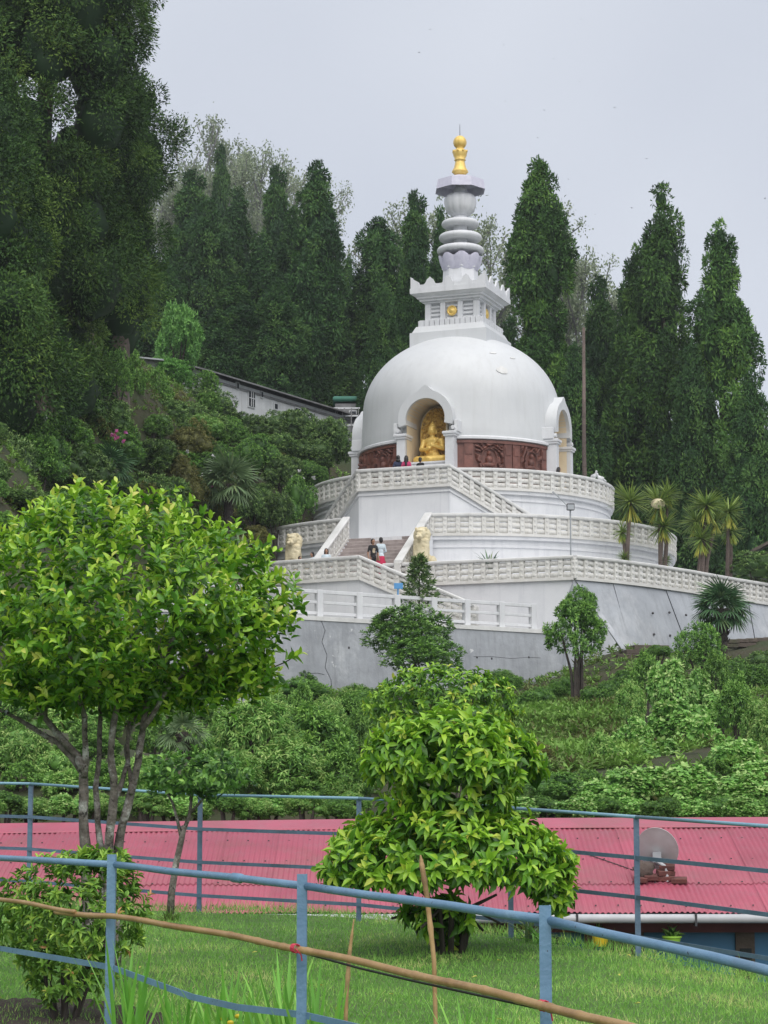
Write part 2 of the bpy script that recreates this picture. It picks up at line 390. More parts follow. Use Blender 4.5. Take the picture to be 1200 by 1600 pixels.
G['airy'] = leafmat('sparse_tree_leaves', [(0, (.075, .10, .06)), (.5, (.12, .15, .09)), (1, (.18, .21, .13))], .6, .25, .15)  # paler grey-green than foliage: mist fading painted into the leaf colour
G['flower_w'] = leafmat('white_blossom', [(0, (.6, .6, .55)), (1, (.75, .75, .7))], .6, .2, 0)
G['flower_r'] = leafmat('pink_blossom', [(0, (.6, .08, .12)), (1, (.7, .10, .3))], .6, .2, 0)
# ------------------------------------------------------------------ terrain
TCP = []
for x, y, D in ((0, 650, 86), (100, 665, 88), (50, 750, 75), (50, 900, 62), (50, 1150, 50), (50, 1255, 42), (-150, 640, 84), (200, 575, 104), (280, 610, 118),
                (350, 856, 97), (330, 730, 108), (400, 700, 122), (460, 720, 126), (430, 838, 106), (500, 752, 120), (545, 715, 128), (300, 900, 98),
                (510, 1084, 88), (830, 1079, 91.5), (300, 1120, 84), (420, 1090, 85), (350, 1104, 84), (450, 1096, 81), (350, 1140, 77), (250, 1160, 76), (450, 1150, 69), (300, 1185, 66), (560, 1100, 84), (640, 1092, 84), (100, 1060, 82), (985, 1016, 91.5), (1200, 1004, 101), (1300, 1000, 108), (1150, 1100, 80), (1190, 1050, 90)):
    TCP.append(tuple(P(x, y, D)))
TCP += [(4, 110, 7), (4, 100, 7), (4, 93, 4.8), (10, 110, 7), (14, 114, 7.5), (-1, 104, 8), (-3.5, 98, 6.8), (4, 121, 9), (12, 100, 7), (9, 95, 6.0), (18, 112, 8.3),
        (-8, 40, -1.2), (0, 40, -1.2), (8, 40, -1.2), (14, 42, -.5), (0, 60, 1.5), (9, 60, 1.9), (14, 62, 2.4), (-9, 60, 2.6), (4, 77, 3.5), (12, 78, 4.4),
        (0, 32, -3.6), (10, 32, -3.6), (-10, 32, -3.6), (0, 26, -3.6), (10, 15, -3.6), (0, 10, -3.6), (0, -10, -3.6), (30, 0, -3.6), (-30, 0, -3.6), (-30, 25, -3.4), (30, 28, -3.6),
        (0, 140, 21), (-20, 140, 27), (-40, 100, 24), (-30, 80, 16), (-40, 60, 10), (-40, 40, 3), (10, 132, 13), (20, 126, 10.5), (30, 120, 10), (40, 100, 9), (40, 70, 3), (40, 42, -2),
        (5, 160, 19), (25, 160, 11), (50, 160, 8), (-20, 180, 33), (0, 200, 27), (40, 200, 8), (-60, 200, 38), (0, 300, 26), (-80, 300, 40), (60, 300, 8), (120, 200, 6), (120, 60, -3), (-120, 60, 14), (-120, 200, 34),
        (-140, 400, 40), (0, 400, 20), (140, 400, 6), (140, -20, -4), (-140, -20, -4)]
_cp = np.array(TCP, float); _xy = _cp[:, :2] / 50.0
def _phi(a, b):
    r2 = ((a[:, None, :] - b[None, :, :]) ** 2).sum(-1)
    return np.where(r2 > 1e-12, .5 * r2 * np.log(np.maximum(r2, 1e-12)), 0)
_n = len(_xy); _A = np.zeros((_n + 3, _n + 3)); _A[:_n, :_n] = _phi(_xy, _xy) + np.eye(_n) * 1e-3
_A[:_n, _n:] = np.c_[np.ones(_n), _xy]; _A[_n:, :_n] = _A[:_n, _n:].T
_w = np.linalg.solve(_A, np.r_[_cp[:, 2], 0, 0, 0])
def terr(X, Y):
    q = np.c_[np.ravel(X), np.ravel(Y)] / 50.0
    z = _phi(q, _xy) @ _w[:_n] + np.c_[np.ones(len(q)), q] @ _w[_n:]
    xx, yy = q[:, 0] * 50, q[:, 1] * 50
    z += .12 * np.sin(xx * 1.3 + 1.7 * np.sin(yy * .7)) * np.cos(yy * 1.1) + .25 * np.sin(xx * .37 + 2) * np.sin(yy * .31 + 1)
    return z
def th(x, y): return float(terr([x], [y])[0])
def gpt(x, D):                     # ground point under photo column x at distance D
    X = (x - 600) / F * D * 1.0
    return Vector((X, D, th(X, D)))
gx = np.r_[np.linspace(-140, -42, 25), np.linspace(-40, 40, 121), np.linspace(42, 140, 20)]
gy = np.r_[np.linspace(-20, 26, 20), np.linspace(27, 150, 160), np.linspace(152, 400, 30)]
GX, GY = np.meshgrid(gx, gy); GZ = terr(GX, GY).reshape(GX.shape)
nx = len(gx); idx = np.arange(GX.size).reshape(GX.shape)
quads = np.stack([idx[:-1, :-1], idx[:-1, 1:], idx[1:, 1:], idx[1:, :-1]], -1).reshape(-1, 4)
M['hill'] = surf('hillside_earth_and_moss', (.03, .045, .013), (.05, .04, .02), .5, .95, .6, 5, stain=(.025, .045, .012), stain_amt=.8)
o = link('hillside', npmesh('hillside', np.c_[GX.ravel(), GY.ravel(), GZ.ravel()], quads, M['hill'], smooth=True)); o['kind'] = 'structure'

# lawn: a raised terrace of turf, its far edge drops to the yard of the house below
def zl(X, Y): return -1.945 + .035 * np.asarray(Y, float) - .012 * np.asarray(X, float) + .02 * np.sin(np.asarray(X) * 2.1 + np.asarray(Y) * .9)
ex = np.array([-60, -20, -8, -6, -2.6, .3, 1.4, 2.4, 3.2, 6, 9, 13, 20]); ey = np.array([30, 28, 26.9, 26.6, 25.6, 24.2, 22.4, 20.9, 18.6, 13, 7, -1, -12])
def ledge(X): return np.interp(X, ex, ey)
lx = np.r_[np.linspace(-60, -7, 20), np.linspace(-6.5, 5, 70), np.linspace(5.5, 20, 15)]
tv = np.linspace(0, 1, 60)
LX = np.repeat(lx[None], 60, 0); E = ledge(lx); Y0 = np.minimum(-12, E - 1)
LY = Y0[None] + (E - Y0)[None] * tv[:, None]
LZ = zl(LX, LY); LZ = LZ - .10 * np.clip((tv[:, None] - .985) / .015, 0, 1) ** 2
V = np.c_[LX.ravel(), LY.ravel(), LZ.ravel()]
sk = np.c_[lx, E + .25, np.full(len(lx), -4.2)]
V = np.r_[V, sk]; n0 = LX.size
idx = np.r_[np.arange(n0), n0 + np.arange(len(lx))].reshape(61, -1)
quads = np.stack([idx[:-1, :-1], idx[:-1, 1:], idx[1:, 1:], idx[1:, :-1]], -1).reshape(-1, 4)
M['turf'] = surf('turf', (.085, .17, .03), (.06, .115, .025), 2.5, .9, .5, 30, stain=(.12, .15, .05), stain_amt=.5)
o = link('lawn', npmesh('lawn', V, quads, M['turf'], smooth=True)); o['kind'] = 'structure'

# ------------------------------------------------------------------ stupa geometry
AX = P(721, 700, 110); AX = Vector((AX.x, 110, 0))
AZ0 = rad(-21)
def loc(a, t, r, z): return Vector((AX.x + r * sin(a) + t * cos(a), AX.y - r * cos(a) + t * sin(a), z))
def ringp(a, r, z): return loc(a, 0, r, z)
ZU, ZM, ZP, ZW = 15.4, 12.8, 10.05, 7.75        # floors: upper terrace, middle terrace, plaza, walkway

# ---- balustrades: coping, base beam, posts with bosses, three bulging blocks per bay
_bc = {}
def post_mesh():
    if 'p' not in _bc:
        b = MB(); b.box((0, 0, .445), (.2, .25, .89), bev=.012)
        for z in (.2, .46, .72):
            for sy in (-1, 1):
                b.lathe([(.065, 0), (.065, .02), (.04, .035)], 8, caps=True)
                k = len(b.v) - 24
                for i in range(k, len(b.v)):
                    x, y, zz = b.v[i]; b.v[i] = (x, sy * (.124 + zz), z + y)
        _bc['p'] = b.mesh('post', M['cream_white'])
    return _bc['p']
def block_mesh(w, slope):
    key = (round(w, 2), round(slope, 3))
    if key not in _bc:
        b = MB(); vs = []; n = 7; h = .215; hw = w / 2
        sec = [(.03, 0), (.06, .025), (.08, .07), (.085, .107), (.08, .145), (.06, .19), (.03, h)]
        for x, k in ((-hw, .72), (-hw + .04, 1), (hw - .04, 1), (hw, .72)):
            for y, z in sec: vs.append((x, -y * k, z + x * slope))
            for y, z in reversed(sec): vs.append((x, y * k, z + x * slope))
        m = 14; fs = [tuple(range(m)), tuple(3 * m + i for i in range(m - 1, -1, -1))]
        for j in range(3):
            for i in range(m): fs.append((j * m + i, (j + 1) * m + i, (j + 1) * m + (i + 1) % m, j * m + (i + 1) % m))
        b.add(vs, fs)
        for sy in (-1, 1):
            k0 = len(b.v); b.lathe([(.07, 0), (.07, .02), (.045, .03)], 8)
            for i in range(k0, len(b.v)):
                x, y, zz = b.v[i]; b.v[i] = (x, sy * (.082 + zz), .107 + y)
        _bc[key] = b.mesh('block', M['cream_white'], smooth=True)
    return _bc[key]
def strip(path, prof, closed=False):
    """sweep a closed (offset, dz) profile along a polyline"""
    b = MB(); n = len(path); m = len(prof); vs = []
    for i, p in enumerate(path):
        d0 = (path[i] - path[i - 1]) if i else None; d1 = (path[i + 1] - path[i]) if i < n - 1 else None
        def nn(d): v = Vector((d.y, -d.x, 0)); v.normalize(); return v
        if d0 is None: nv = nn(d1)
        elif d1 is None: nv = nn(d0)
        else:
            a, c = nn(d0), nn(d1); nv = a + c; nv.normalize(); nv /= max(.35, nv.dot(a))
        for off, dz in prof: vs.append(p + nv * off + Vector((0, 0, dz)))
    fs = [(i * m + k, i * m + (k + 1) % m, (i + 1) * m + (k + 1) % m, (i + 1) * m + k) for i in range(n - 1) for k in range(m)]
    fs += [tuple(range(m)), tuple((n - 1) * m + k for k in range(m - 1, -1, -1))]
    return b.add(vs, fs)
def bays(pts, step=.6, skip_first=False):
    out = [pts[0]]
    for p, q in zip(pts[:-1], pts[1:]):
        k = max(1, round((q - p).to_2d().length / step))
        for i in range(1, k + 1): out.append(p.lerp(q, i / k))
    return out
def balustrade(path, label, name='balustrade', step=.6, base_m=None):
    """path: top of coping; everything hangs below it (1.05 m)"""
    path = bays([Vector(p) for p in path], step)
    t = thing(name, label, 'balustrade', path[0] - Vector((0, 0, 1.05)))
    strip(path, [(-.16, -.15), (-.19, -.10), (-.19, -.03), (-.15, 0), (.15, 0), (.19, -.03), (.19, -.10), (.16, -.15)]).build('coping', M['coping'], t)
    strip(path, [(-.15, -1.06), (-.15, -.93), (.15, -.93), (.15, -1.06)]).build('base_beam', M['cream_white'], t)
    inv = wm(t).inverted()
    for i, p in enumerate(path):
        d = (path[min(i + 1, len(path) - 1)] - path[max(i - 1, 0)]); a = math.atan2(d.y, d.x)
        o = link('post', post_mesh(), t, False); o.location = inv @ (p - Vector((0, 0, 1.0))); o.rotation_euler.z = a
    for p, q in zip(path[:-1], path[1:]):
        d = q - p; ln = d.to_2d().length; a = math.atan2(d.y, d.x); m = p.lerp(q, .5); w = ln - .2
        me = block_mesh(w, d.z / ln)
        for k in range(3):
            o = link('block', me, t, False); o.location = inv @ (m + Vector((0, 0, -.915 + k * .257))); o.rotation_euler.z = a
    return t
def arc(r, a0, a1, z, n=None):
    n = n or max(2, round(abs(a1 - a0) * r / .6))
    return [ringp(a0 + (a1 - a0) * i / n, r, z) for i in range(n + 1)]

# ---- terraces
t = thing('terrace_wall', 'round white upper terrace wall beneath the domed shrine', 'terrace', (AX.x, AX.y, ZM))
MB().lathe([(7.5, ZM - .3), (7.5, 14.86), (7.56, 14.88), (7.56, 14.98), (7.5, 15.0), (7.5, 15.17), (7.66, 15.19), (7.66, ZU - .01), (4.2, ZU)], 128, (AX.x, AX.y, 0)).build('wall', M['bluewhite'], t, smooth=True)
t = thing('terrace_wall', 'round white middle terrace wall between the plaza and upper terrace', 'terrace', (AX.x, AX.y, ZP))
MB().lathe([(10.6, ZP - .5), (10.6, 12.22), (10.66, 12.24), (10.66, 12.34), (10.6, 12.36), (10.6, 12.58), (10.76, 12.6), (10.76, ZM - .01), (6.5, ZM)], 160, (AX.x, AX.y, 0)).build('wall', M['bluewhite'], t, smooth=True)
balustrade(arc(7.6, rad(-118), AZ0 - rad(17.5), 16.42), 'white block balustrade curving round upper terrace beside the hillside shrubs')
balustrade(arc(7.6, AZ0 + rad(17.5), rad(118), 16.42), 'white block balustrade round upper terrace below the large carved red panel')
balustrade(arc(10.68, rad(-118), AZ0 - rad(11.6), 13.82), 'white block balustrade round middle terrace ending at the lion on the hill side')
balustrade(arc(10.68, AZ0 + rad(11.6), rad(112), 13.82), 'long white block balustrade round middle terrace behind the lamp post')
# landing with two flights that bend back round the upper terrace
lw = 2.3; lr = 8.45; fl = 4.4; fb = rad(43)
def ltr(t_, r_, z): return loc(AZ0, t_, r_, z)
LA, LB = ltr(-lw, lr, 0), ltr(lw, lr, 0)
FA = ltr(-lw - fl * cos(fb), lr - fl * sin(fb), 0); FB = ltr(lw + fl * cos(fb), lr - fl * sin(fb), 0)
t = thing('stair_landing', 'white landing with stairs to both sides below the golden statue', 'stairs', (LA + LB) / 2 + Vector((0, 0, ZM)))
b = MB()
def zz(p, z): return Vector((p.x, p.y, z))
LA2, LB2 = ltr(-lw, 5.6, 0), ltr(lw, 5.6, 0)
b.prism([LA, LB, LB2, LA2], ZM - .2, ZU - .006)
for A, Bp in ((LA, FA), (LB, FB)):
    s = 1 if Bp is FB else -1
    d = (Bp - A).normalized(); nv = Vector((d.y, -d.x, 0)); nv = -nv if nv.dot(zz(A, 0) - zz(AX, 0)) > 0 else nv
    b.extrude([zz(A, ZM - .2), zz(A, ZU - .012), zz(Bp, ZM + .3), zz(Bp, ZM - .2)], nv * 1.8)
b.build('wall', M['bluewhite'], t)
mo = MB()
strp = strip([zz(FA, ZM + .22), zz(LA, ZU - .18), zz(LB, ZU - .18), zz(FB, ZM + .22)], [(-.02, -.09), (-.02, 0), (.07, 0), (.07, -.09)])
strp.build('moulding', M['white'], t)
balustrade([zz(FA, ZM + 1.35), zz(LA, 16.42), zz(LB, 16.42), zz(FB, ZM + 1.35)], 'white block balustrade on the sloping landing in front of the golden statue', step=.57)

# central stairs to the middle terrace
t = thing('stone_stairs', 'wide grey stone stairs between the two lion statues', 'stairs', ltr(0, 14.4, ZP))
ns = 15; dr = 4.0 / ns; dz = (ZM - ZP) / ns
sb = MB().box((0, 0, 0), (3.8, dr + .03, dz), bev=.015).mesh('step', M['stone_step'])
for i in range(ns):
    o = link('step', sb, t, False); o.location = wm(t).inverted() @ ltr(0, 14.45 - dr * (i + .5), ZP + dz * (i + .5)); o.rotation_euler.z = AZ0
b = MB(); b.extrude([ltr(-1.9, 14.4, ZP - .1), ltr(-1.9, 10.4, ZM - .2), ltr(-1.9, 10.4, ZP - .1)], ltr(1.9, 0, 0) - ltr(-1.9, 0, 0)); b.build('infill', M['stone_step'], t)
for s in (-1, 1):
    b = MB(); b.extrude([ltr(s * 2.2, 14.7, ZP - .1), ltr(s * 2.2, 14.7, ZP + .15), ltr(s * 2.2, 10.5, ZM + .05), ltr(s * 2.2, 10.5, ZP - .1)], ltr(-s * .32, 0, 0) - ltr(0, 0, 0))
    b.build('stringer_wall', M['bluewhite'], t)
balustrade([ltr(-2.04, 10.7, 13.85), ltr(-2.04, 14.7, 11.2)], 'sloping white stair balustrade beside the lion on the hill side', step=.57)
balustrade([ltr(2.04, 10.7, 13.85), ltr(2.04, 14.7, 11.2)], 'sloping white stair balustrade beside the lion by the small fir', step=.57)

# ---- plaza, landing, walkway, retaining walls
ZC = 11.1
Lz = lambda x, y, z=ZC: Pz(x, y, z)
L1, L2, M1, B0 = Lz(330, 884), Lz(563, 868), Lz(600, 881), Lz(897, 868)
Rr = [Lz(960, 874), Lz(1010, 880.5), Lz(1075, 890.5), Lz(1105, 896), Lz(1150, 904), Lz(1200, 912), Lz(1262, 922)]
pl = [L1, L2, M1, B0] + Rr + [Vector((30, 124, 0)), Vector((4, 124, 0)), Vector((-6, 106, 0))]
t = thing('plaza_terrace', 'broad white plaza terrace carrying the shrine above the grey walls', 'terrace', zz(B0, 4))
MB().prism(pl, 4.0, ZP).build('wall', M['bluewhite'], t)
balustrade([L1, L2], 'white block balustrade on the plaza landing, two girls looking over it')
d = (B0 - M1).normalized()
FL = L2 + Vector((d.x * 5.2, d.y * 5.2, 0)); FL.z = 8.85
balustrade([L2, FL], 'sloping white balustrade leading down behind the small fir and blue sign', step=.6)
t = thing('lower_stairs', 'white flight of steps descending behind the sloping balustrade', 'stairs', zz(L2, ZW))
n = 11; inn = (M1 - L2).to_2d(); inn = Vector((inn.x, inn.y, 0))
nin = Vector((-d.y, d.x, 0))
for i in range(n):
    p0 = L2 + Vector((d.x, d.y, 0)) * (5.0 * i / n); p1 = L2 + Vector((d.x, d.y, 0)) * (5.0 * (i + 1) / n)
    ztop = ZP - (ZP - ZW) * (i + 1) / (n + 1)
    MB().prism([p0 + nin * .17, p1 + nin * .17, p1 + nin * 2.4, p0 + nin * 2.4], ZW - .3, ztop).build('step', M['stone_step'], t)
b = MB(); b.extrude([zz(L2, ZW - .3), zz(L2, ZP), zz(FL, ZW + .1), zz(FL, ZW - .3)], nin * .165); b.build('side_wall', M['bluewhite'], t)
balustrade([M1, B0], 'long straight white block balustrade along the plaza front up to the lamp post')
balustrade([B0] + Rr, 'white block balustrade on the plaza above the sloping pale cement wall', step=.6)

# walkway under the plaza with a three-bar railing
rl = lambda x: Pz(x, 964 + (x - 500) * .0585, 7.8)
W0, W1 = rl(190), rl(868)
wy = [zz(W0, 0), zz(W1, 0), Vector((W1.x + .5, 97, 0)), Vector((-7, 99, 0)), Vector((W0.x - 2, 93, 0))]
t = thing('walkway', 'narrow concrete walkway between white railing and plaza wall', 'walkway', zz(W0, 7.5))
MB().prism(wy, 4.0, ZW).build('slab', M['floor'], t)
t = thing('bar_railing', 'white concrete railing with three bars above the cracked grey wall', 'railing', zz(rl(500), 7.8))
px = [262, 322, 381, 440, 500, 562, 621, 679, 731, 785, 835]
pp = [rl(x) for x in px]; inv = wm(t).inverted()
off = Vector((-.05, .22, 0))
pm = MB().box((0, 0, .54), (.26, .24, 1.12), bev=.015).mesh('post', M['white'])
for p in pp:
    o = link('post', pm, t, False); o.location = inv @ (p + off); o.rotation_euler.z = math.atan2((pp[-1] - pp[0]).y, (pp[-1] - pp[0]).x)
for p, q in zip(pp[:-1], pp[1:]):
    m = p.lerp(q, .5) + off; dd = q - p; ln = dd.to_2d().length - .25; a = math.atan2(dd.y, dd.x)
    for z, h, w in ((1.02, .14, .16), (.60, .11, .10), (.17, .12, .10)):
        b = MB(); b.box((0, 0, 0), (ln, w, h), bev=.01); o = b.build('rail', M['white'], t, world=False)
        o.location = inv @ (m + Vector((0, 0, z))); o.rotation_euler.z = a

# grey wall below the walkway, split by a jagged crack
t = thing('retaining_wall', 'cracked grey cement retaining wall under the white bar railing', 'wall', zz(rl(510), 4))
crack = [(502, 966), (508, 985), (503, 1003), (511, 1024), (508, 1043), (517, 1062), (520, 1090)]
def wpt(x, y, out=0.0):            # point of the slightly battered face; depth follows the walkway edge
    p = rl(x); q = P(x, y, p.y - .12 - out)
    zt = max(0, 7.8 - q.z); return P(x, y, p.y - .12 - out - zt * .12)
def face_panel(pts, depth=.5, mat='grey_wall', name='panel'):
    b = MB(); b.extrude([wpt(*p) for p in pts], (0, depth, 0)); return b.build(name, M[mat], t)
yt = lambda x: 970 + (x - 500) * .0585
seg = [190, 340, None, 700, 868]
face_panel([(190, yt(190)), (338.5, yt(338.5)), (338.5, 1120), (190, 1130)])
face_panel([(340, yt(340))] + [(x - .45, max(y, yt(x))) for x, y in crack] + [(340, 1120)])
face_panel([(x + .45, max(y, yt(x))) for x, y in crack] + [(700, 1108), (700, yt(700))])
face_panel([(701.2, yt(701.2)), (701.2, 1108), (880, 1095), (880, yt(880))])
bk = MB(); bk.extrude([P(x, y, rl(x).y + .42) for x, y in ((190, 955), (868, 985), (868, 1090), (190, 1120))], (0, .1, 0)); bk.build('backing', M['dark'], t)
strip([rl(x) + Vector((0, 0, -.16)) for x in (190, 340, 500, 700, 868)], [(.16, 0), (.16, .17), (-.35, .17), (-.35, 0)]).build('ledge', M['coping'], t)
b = MB()
hc = [(512, 1052), (540, 1050), (575, 1053), (600, 1049)]
for (x0, y0), (x1, y1) in (((486, 1052), (507, 1054)), ((740, 1026), (800, 1029)), ((800, 1029), (845, 1028))):
    b.tube([wpt(x0, y0, .005), wpt((x0 + x1) / 2, (y0 + y1) / 2 - 1.5, .005), wpt(x1, y1, .005)], .009, 4)
b.build('hairline_crack', M['dark'], t)
for x, y in ((545, 1012), (612, 1010), (745, 1027), (768, 1029), (826, 1027), (700, 1060)):
    MB().ell(wpt(x, y), (.05, .03, .05), nu=6, nv=4).build('weep_hole', M['dark'], t)

# sloping pale wall at the end
t = thing('sloping_wall', 'pale blue-grey sloping cement wall in wide panels behind the fan palm', 'wall', zz(B0, 5))
tops = [B0] + Rr; txs = [897, 960, 1010, 1075, 1105, 1150, 1200, 1262]
def tline(x):
    k = np.interp(x, txs, [p.x for p in tops]); yy = np.interp(x, txs, [p.y for p in tops]); return Vector((float(k), float(yy) - .06, 10.03))
def fline(x):                      # foot of the wall, 1.5 m in front of its top
    y = float(np.interp(x, [897, 972, 1010, 1105, 1200, 1262], [1020, 1014, 1010, 1004, 1000, 997]))
    D = float(np.interp(x, txs, [p.y for p in tops])) - 1.5
    return P(x, y, D)
seams = [(898, 972), (957, 985), (1039, 1072), (1098, 1122), (1168, 1180), (1262, 1262)]
for (a0, f0), (a1, f1) in zip(seams[:-1], seams[1:]):
    n = 4; up = []; lo = []
    for k in range(n + 1):
        u = k / n; e = .02 if k == 0 else (-.02 if k == n else 0)
        T_, F_ = tline(a0 + (a1 - a0) * u) + Vector((e, 0, 0)), fline(f0 + (f1 - f0) * u) + Vector((e, 0, 0))
        F_ = F_ + (F_ - T_) * .7
        up.append(T_); lo.append(F_)
    b = MB(); m = n + 1; bk = Vector((0, .45, 0))
    vs = up + lo + [p + bk for p in up] + [p + bk for p in lo]
    fs = []
    for k in range(n): fs += [(k, k + 1, m + k + 1, m + k), (2 * m + k, 3 * m + k, 3 * m + k + 1, 2 * m + k + 1), (k, 2 * m + k, 2 * m + k + 1, k + 1), (m + k, m + k + 1, 3 * m + k + 1, 3 * m + k)]
    fs += [(0, m, 3 * m, 2 * m), (n, 2 * m + n, 3 * m + n, m + n)]
    b.add(vs, fs); b.build('panel', M['grey_pale'], t)
# buttress that joins the two grey walls
b = MB(); q = [P(896, 906, B0.y - .03), P(972, 1014, fline(972).y - .02), P(975, 1040, fline(972).y - .4), P(880, 1095, 91.6), P(866, 987, 93.2)]
b.extrude(q, (0, .8, 0)); b.build('buttress', M['grey_pale'], t)
b = MB(); b.extrude([P(928, 951, 92.4), P(934, 949, 92.4), P(983, 1018, 91.2), P(974, 1018, 91.2)], (0, .3, 0)); b.build('rib', M['grey_pale'], t)
for x, y in ((1020, 958), (1046, 957), (1072, 961), (1022, 991), (1047, 993), (1070, 993)):
    p = fline(x); T_ = tline(x - 8); u = (y - 912) / (1008 - 912); q = T_.lerp(p, u); MB().ell(P(x, y, q.y - .02), (.06, .05, .06), nu=6, nv=4).build('weep_hole', M['dark'], t)

# ------------------------------------------------------------------ the stupa itself
stupa = thing('stupa', 'white domed stupa with tall ringed spire and golden finial', 'stupa', (AX.x, AX.y, ZU))
A3 = (AX.x, AX.y, 0)
prof = [(0, 15.2), (5.12, 15.2), (5.12, 18.3), (5.15, 18.4)] + [(5.14 - .09 * k / 4, 18.4 + 2.0 * k / 4) for k in range(1, 5)]
for k in range(1, 20):
    a = k / 19 * rad(86); prof.append((5.05 * cos(a), 20.4 + 4.02 * sin(a)))
prof.append((0, 24.42))
dome_me = MB().lathe(prof, 128, A3).mesh('dome', M['dome'], smooth=True)
dome = bpy.data.objects.new('dome', dome_me); C.objects.link(dome)
zc, hw = 19.28, 1.02
def archpts(w, z0, zc, R, n=20):
    return [(-w, z0)] + [(R * -cos(PI * k / n), zc + R * sin(PI * k / n)) for k in range(n + 1)] + [(w, z0)]
cut = MB()
azs = [AZ0, AZ0 + PI / 2, AZ0 - PI / 2]
for a in azs:
    cut.extrude([loc(a, t_, 3.2, z) for t_, z in archpts(hw + .05, 15.3, zc, hw + .05)], loc(a, 0, 4.5, 0) - loc(a, 0, 0, 0))
co = bpy.data.objects.new('cut', cut.mesh('cut', M['dome'])); C.objects.link(co)
bo = dome.modifiers.new('b', 'BOOLEAN'); bo.object = co; bo.operation = 'DIFFERENCE'; bo.solver = 'EXACT'
dg = bpy.context.evaluated_depsgraph_get(); dg.update()
me2 = bpy.data.meshes.new_from_object(dome.evaluated_get(dg))
dome.modifiers.clear(); dome.data = me2; me2.name = 'dome'
bpy.data.objects.remove(co)
dome.parent = stupa; dome.matrix_parent_inverse = wm(stupa).inverted()
me2.set_sharp_from_angle(angle=rad(38))
# chipped plaster patches
for x, y, rx, rz in ((785, 579, .30, .24), (800, 560, .18, .05), (770, 552, .2, .06)):
    best = None
    for a in np.linspace(0, rad(80), 400):
        rr = 5.05 * cos(a); z = 20.4 + 4.02 * sin(a)
        for az in np.linspace(rad(0), rad(60), 60):
            p = ringp(az, rr, z); u = P(600, 800, 1)
            c_, s_ = cos(TH), sin(TH); yc = p.y * c_ + p.z * s_; X = 600 + F * p.x / yc; Yp = 800 - F * (p.z * c_ - p.y * s_) / yc
            e = (X - x) ** 2 + (Yp - y) ** 2
            if best is None or e < best[0]: best = (e, az, a, p)
    _, az, a, p = best
    nvec = Vector((sin(az) * cos(a) / 5.05, -cos(az) * cos(a) / 5.05, sin(a) / 4.02)).normalized()
    tx = Vector((cos(az), sin(az), 0)); ty = nvec.cross(tx)
    b = MB(); ring = []
    rr_ = random.Random(int(x))
    for k in range(14):
        g = 2 * PI * k / 14; s_ = .75 + .4 * rr_.random(); ring.append(p + tx * rx * s_ * cos(g) + ty * rz * s_ * sin(g) + nvec * .03)
    b.extrude(ring, -nvec * .12); b.build('chipped_plaster', M['coping'], stupa)
for q_ in (-135, -45, 45, 135): MB().lathe([(5.1, 18.22), (5.34, 18.26), (5.34, 18.36), (5.24, 18.42), (5.12, 18.46)], 40, A3, a0=AZ0 + rad(q_ - 31), a1=AZ0 + rad(q_ + 31)).build('lintel', M['white'], stupa, smooth=True)
# niches
for a in azs:
    fr = MB(); ins = []; outs = []
    for k in range(37):
        g = rad(-14 + 208 * k / 36); Ro = 1.42 + .26 * math.exp(-((g - PI / 2) / .17) ** 2)
        ins.append((cos(g) * hw, zc + hw * sin(g))); outs.append((cos(g) * Ro, zc + Ro * sin(g)))
    poly = outs + ins[::-1]
    nP = len(poly); vs = [loc(a, t_, 5.48, z) for t_, z in poly] + [loc(a, t_, 3.9, z) for t_, z in poly]
    m = 37; fs = []
    for k in range(m - 1):
        i0, i1, o0, o1 = nP - 1 - k, nP - 2 - k, k, k + 1
        fs += [(o0, o1, i1, i0), (nP + o0, nP + i0, nP + i1, nP + o1), (o0, nP + o0, nP + o1, o1), (i0, i1, nP + i1, nP + i0)]
    fs += [(0, nP - 1, 2 * nP - 1, nP), (m - 1, nP + m - 1, nP + m, m)]
    fr.add(vs, fs); fr.build('niche_arch', M['dome'], stupa, smooth=True)
    for s in (-1, 1):
        b = MB(); Rm = Matrix.Rotation(a, 3, 'Z')
        b.box(loc(a, s * 1.26, 5.12, 16.85), (.44, .74, 3.0), R=Rm); b.build('pilaster', M['white'], stupa)
        b = MB(); b.box(loc(a, s * 1.27, 5.12, 18.38), (.58, .9, .1), R=Rm, bev=.02); b.box(loc(a, s * 1.27, 5.12, 18.50), (.68, 1.0, .15), R=Rm, bev=.03); b.build('capital', M['white'], stupa)
        b = MB(); b.box(loc(a, s * 1.58, 5.08, 18.86), (.2, .6, .58), R=Rm, bev=.02)
        b.lathe([(.1, 0), (.1, .7)], 10)
        for i in range(len(b.v) - 20, len(b.v)):
            x, y, z = b.v[i]; q = loc(a, s * 1.44 + x, 4.8 + z, 18.76 + y); b.v[i] = tuple(q)
        b.build('scroll', M['white'], stupa)
    ap = archpts(hw, ZU - .02, zc, hw); b = MB(); m = len(ap)
    vs = [loc(a, t_, 5.3, z) for t_, z in ap] + [loc(a, t_, 3.3, z) for t_, z in ap] + [loc(a, t_ * 1.02, 5.45, z + .01) for t_, z in ap] + [loc(a, t_ * 1.02, 3.28, z + .01) for t_, z in ap]
    fs = [(k, k + 1, m + k + 1, m + k) for k in range(m - 1)] + [tuple(m + k for k in range(m)), (0, m, 2 * m - 1, m - 1)]
    b.add(vs[:2 * m], fs); b.build('niche_lining', M['cream'], stupa)
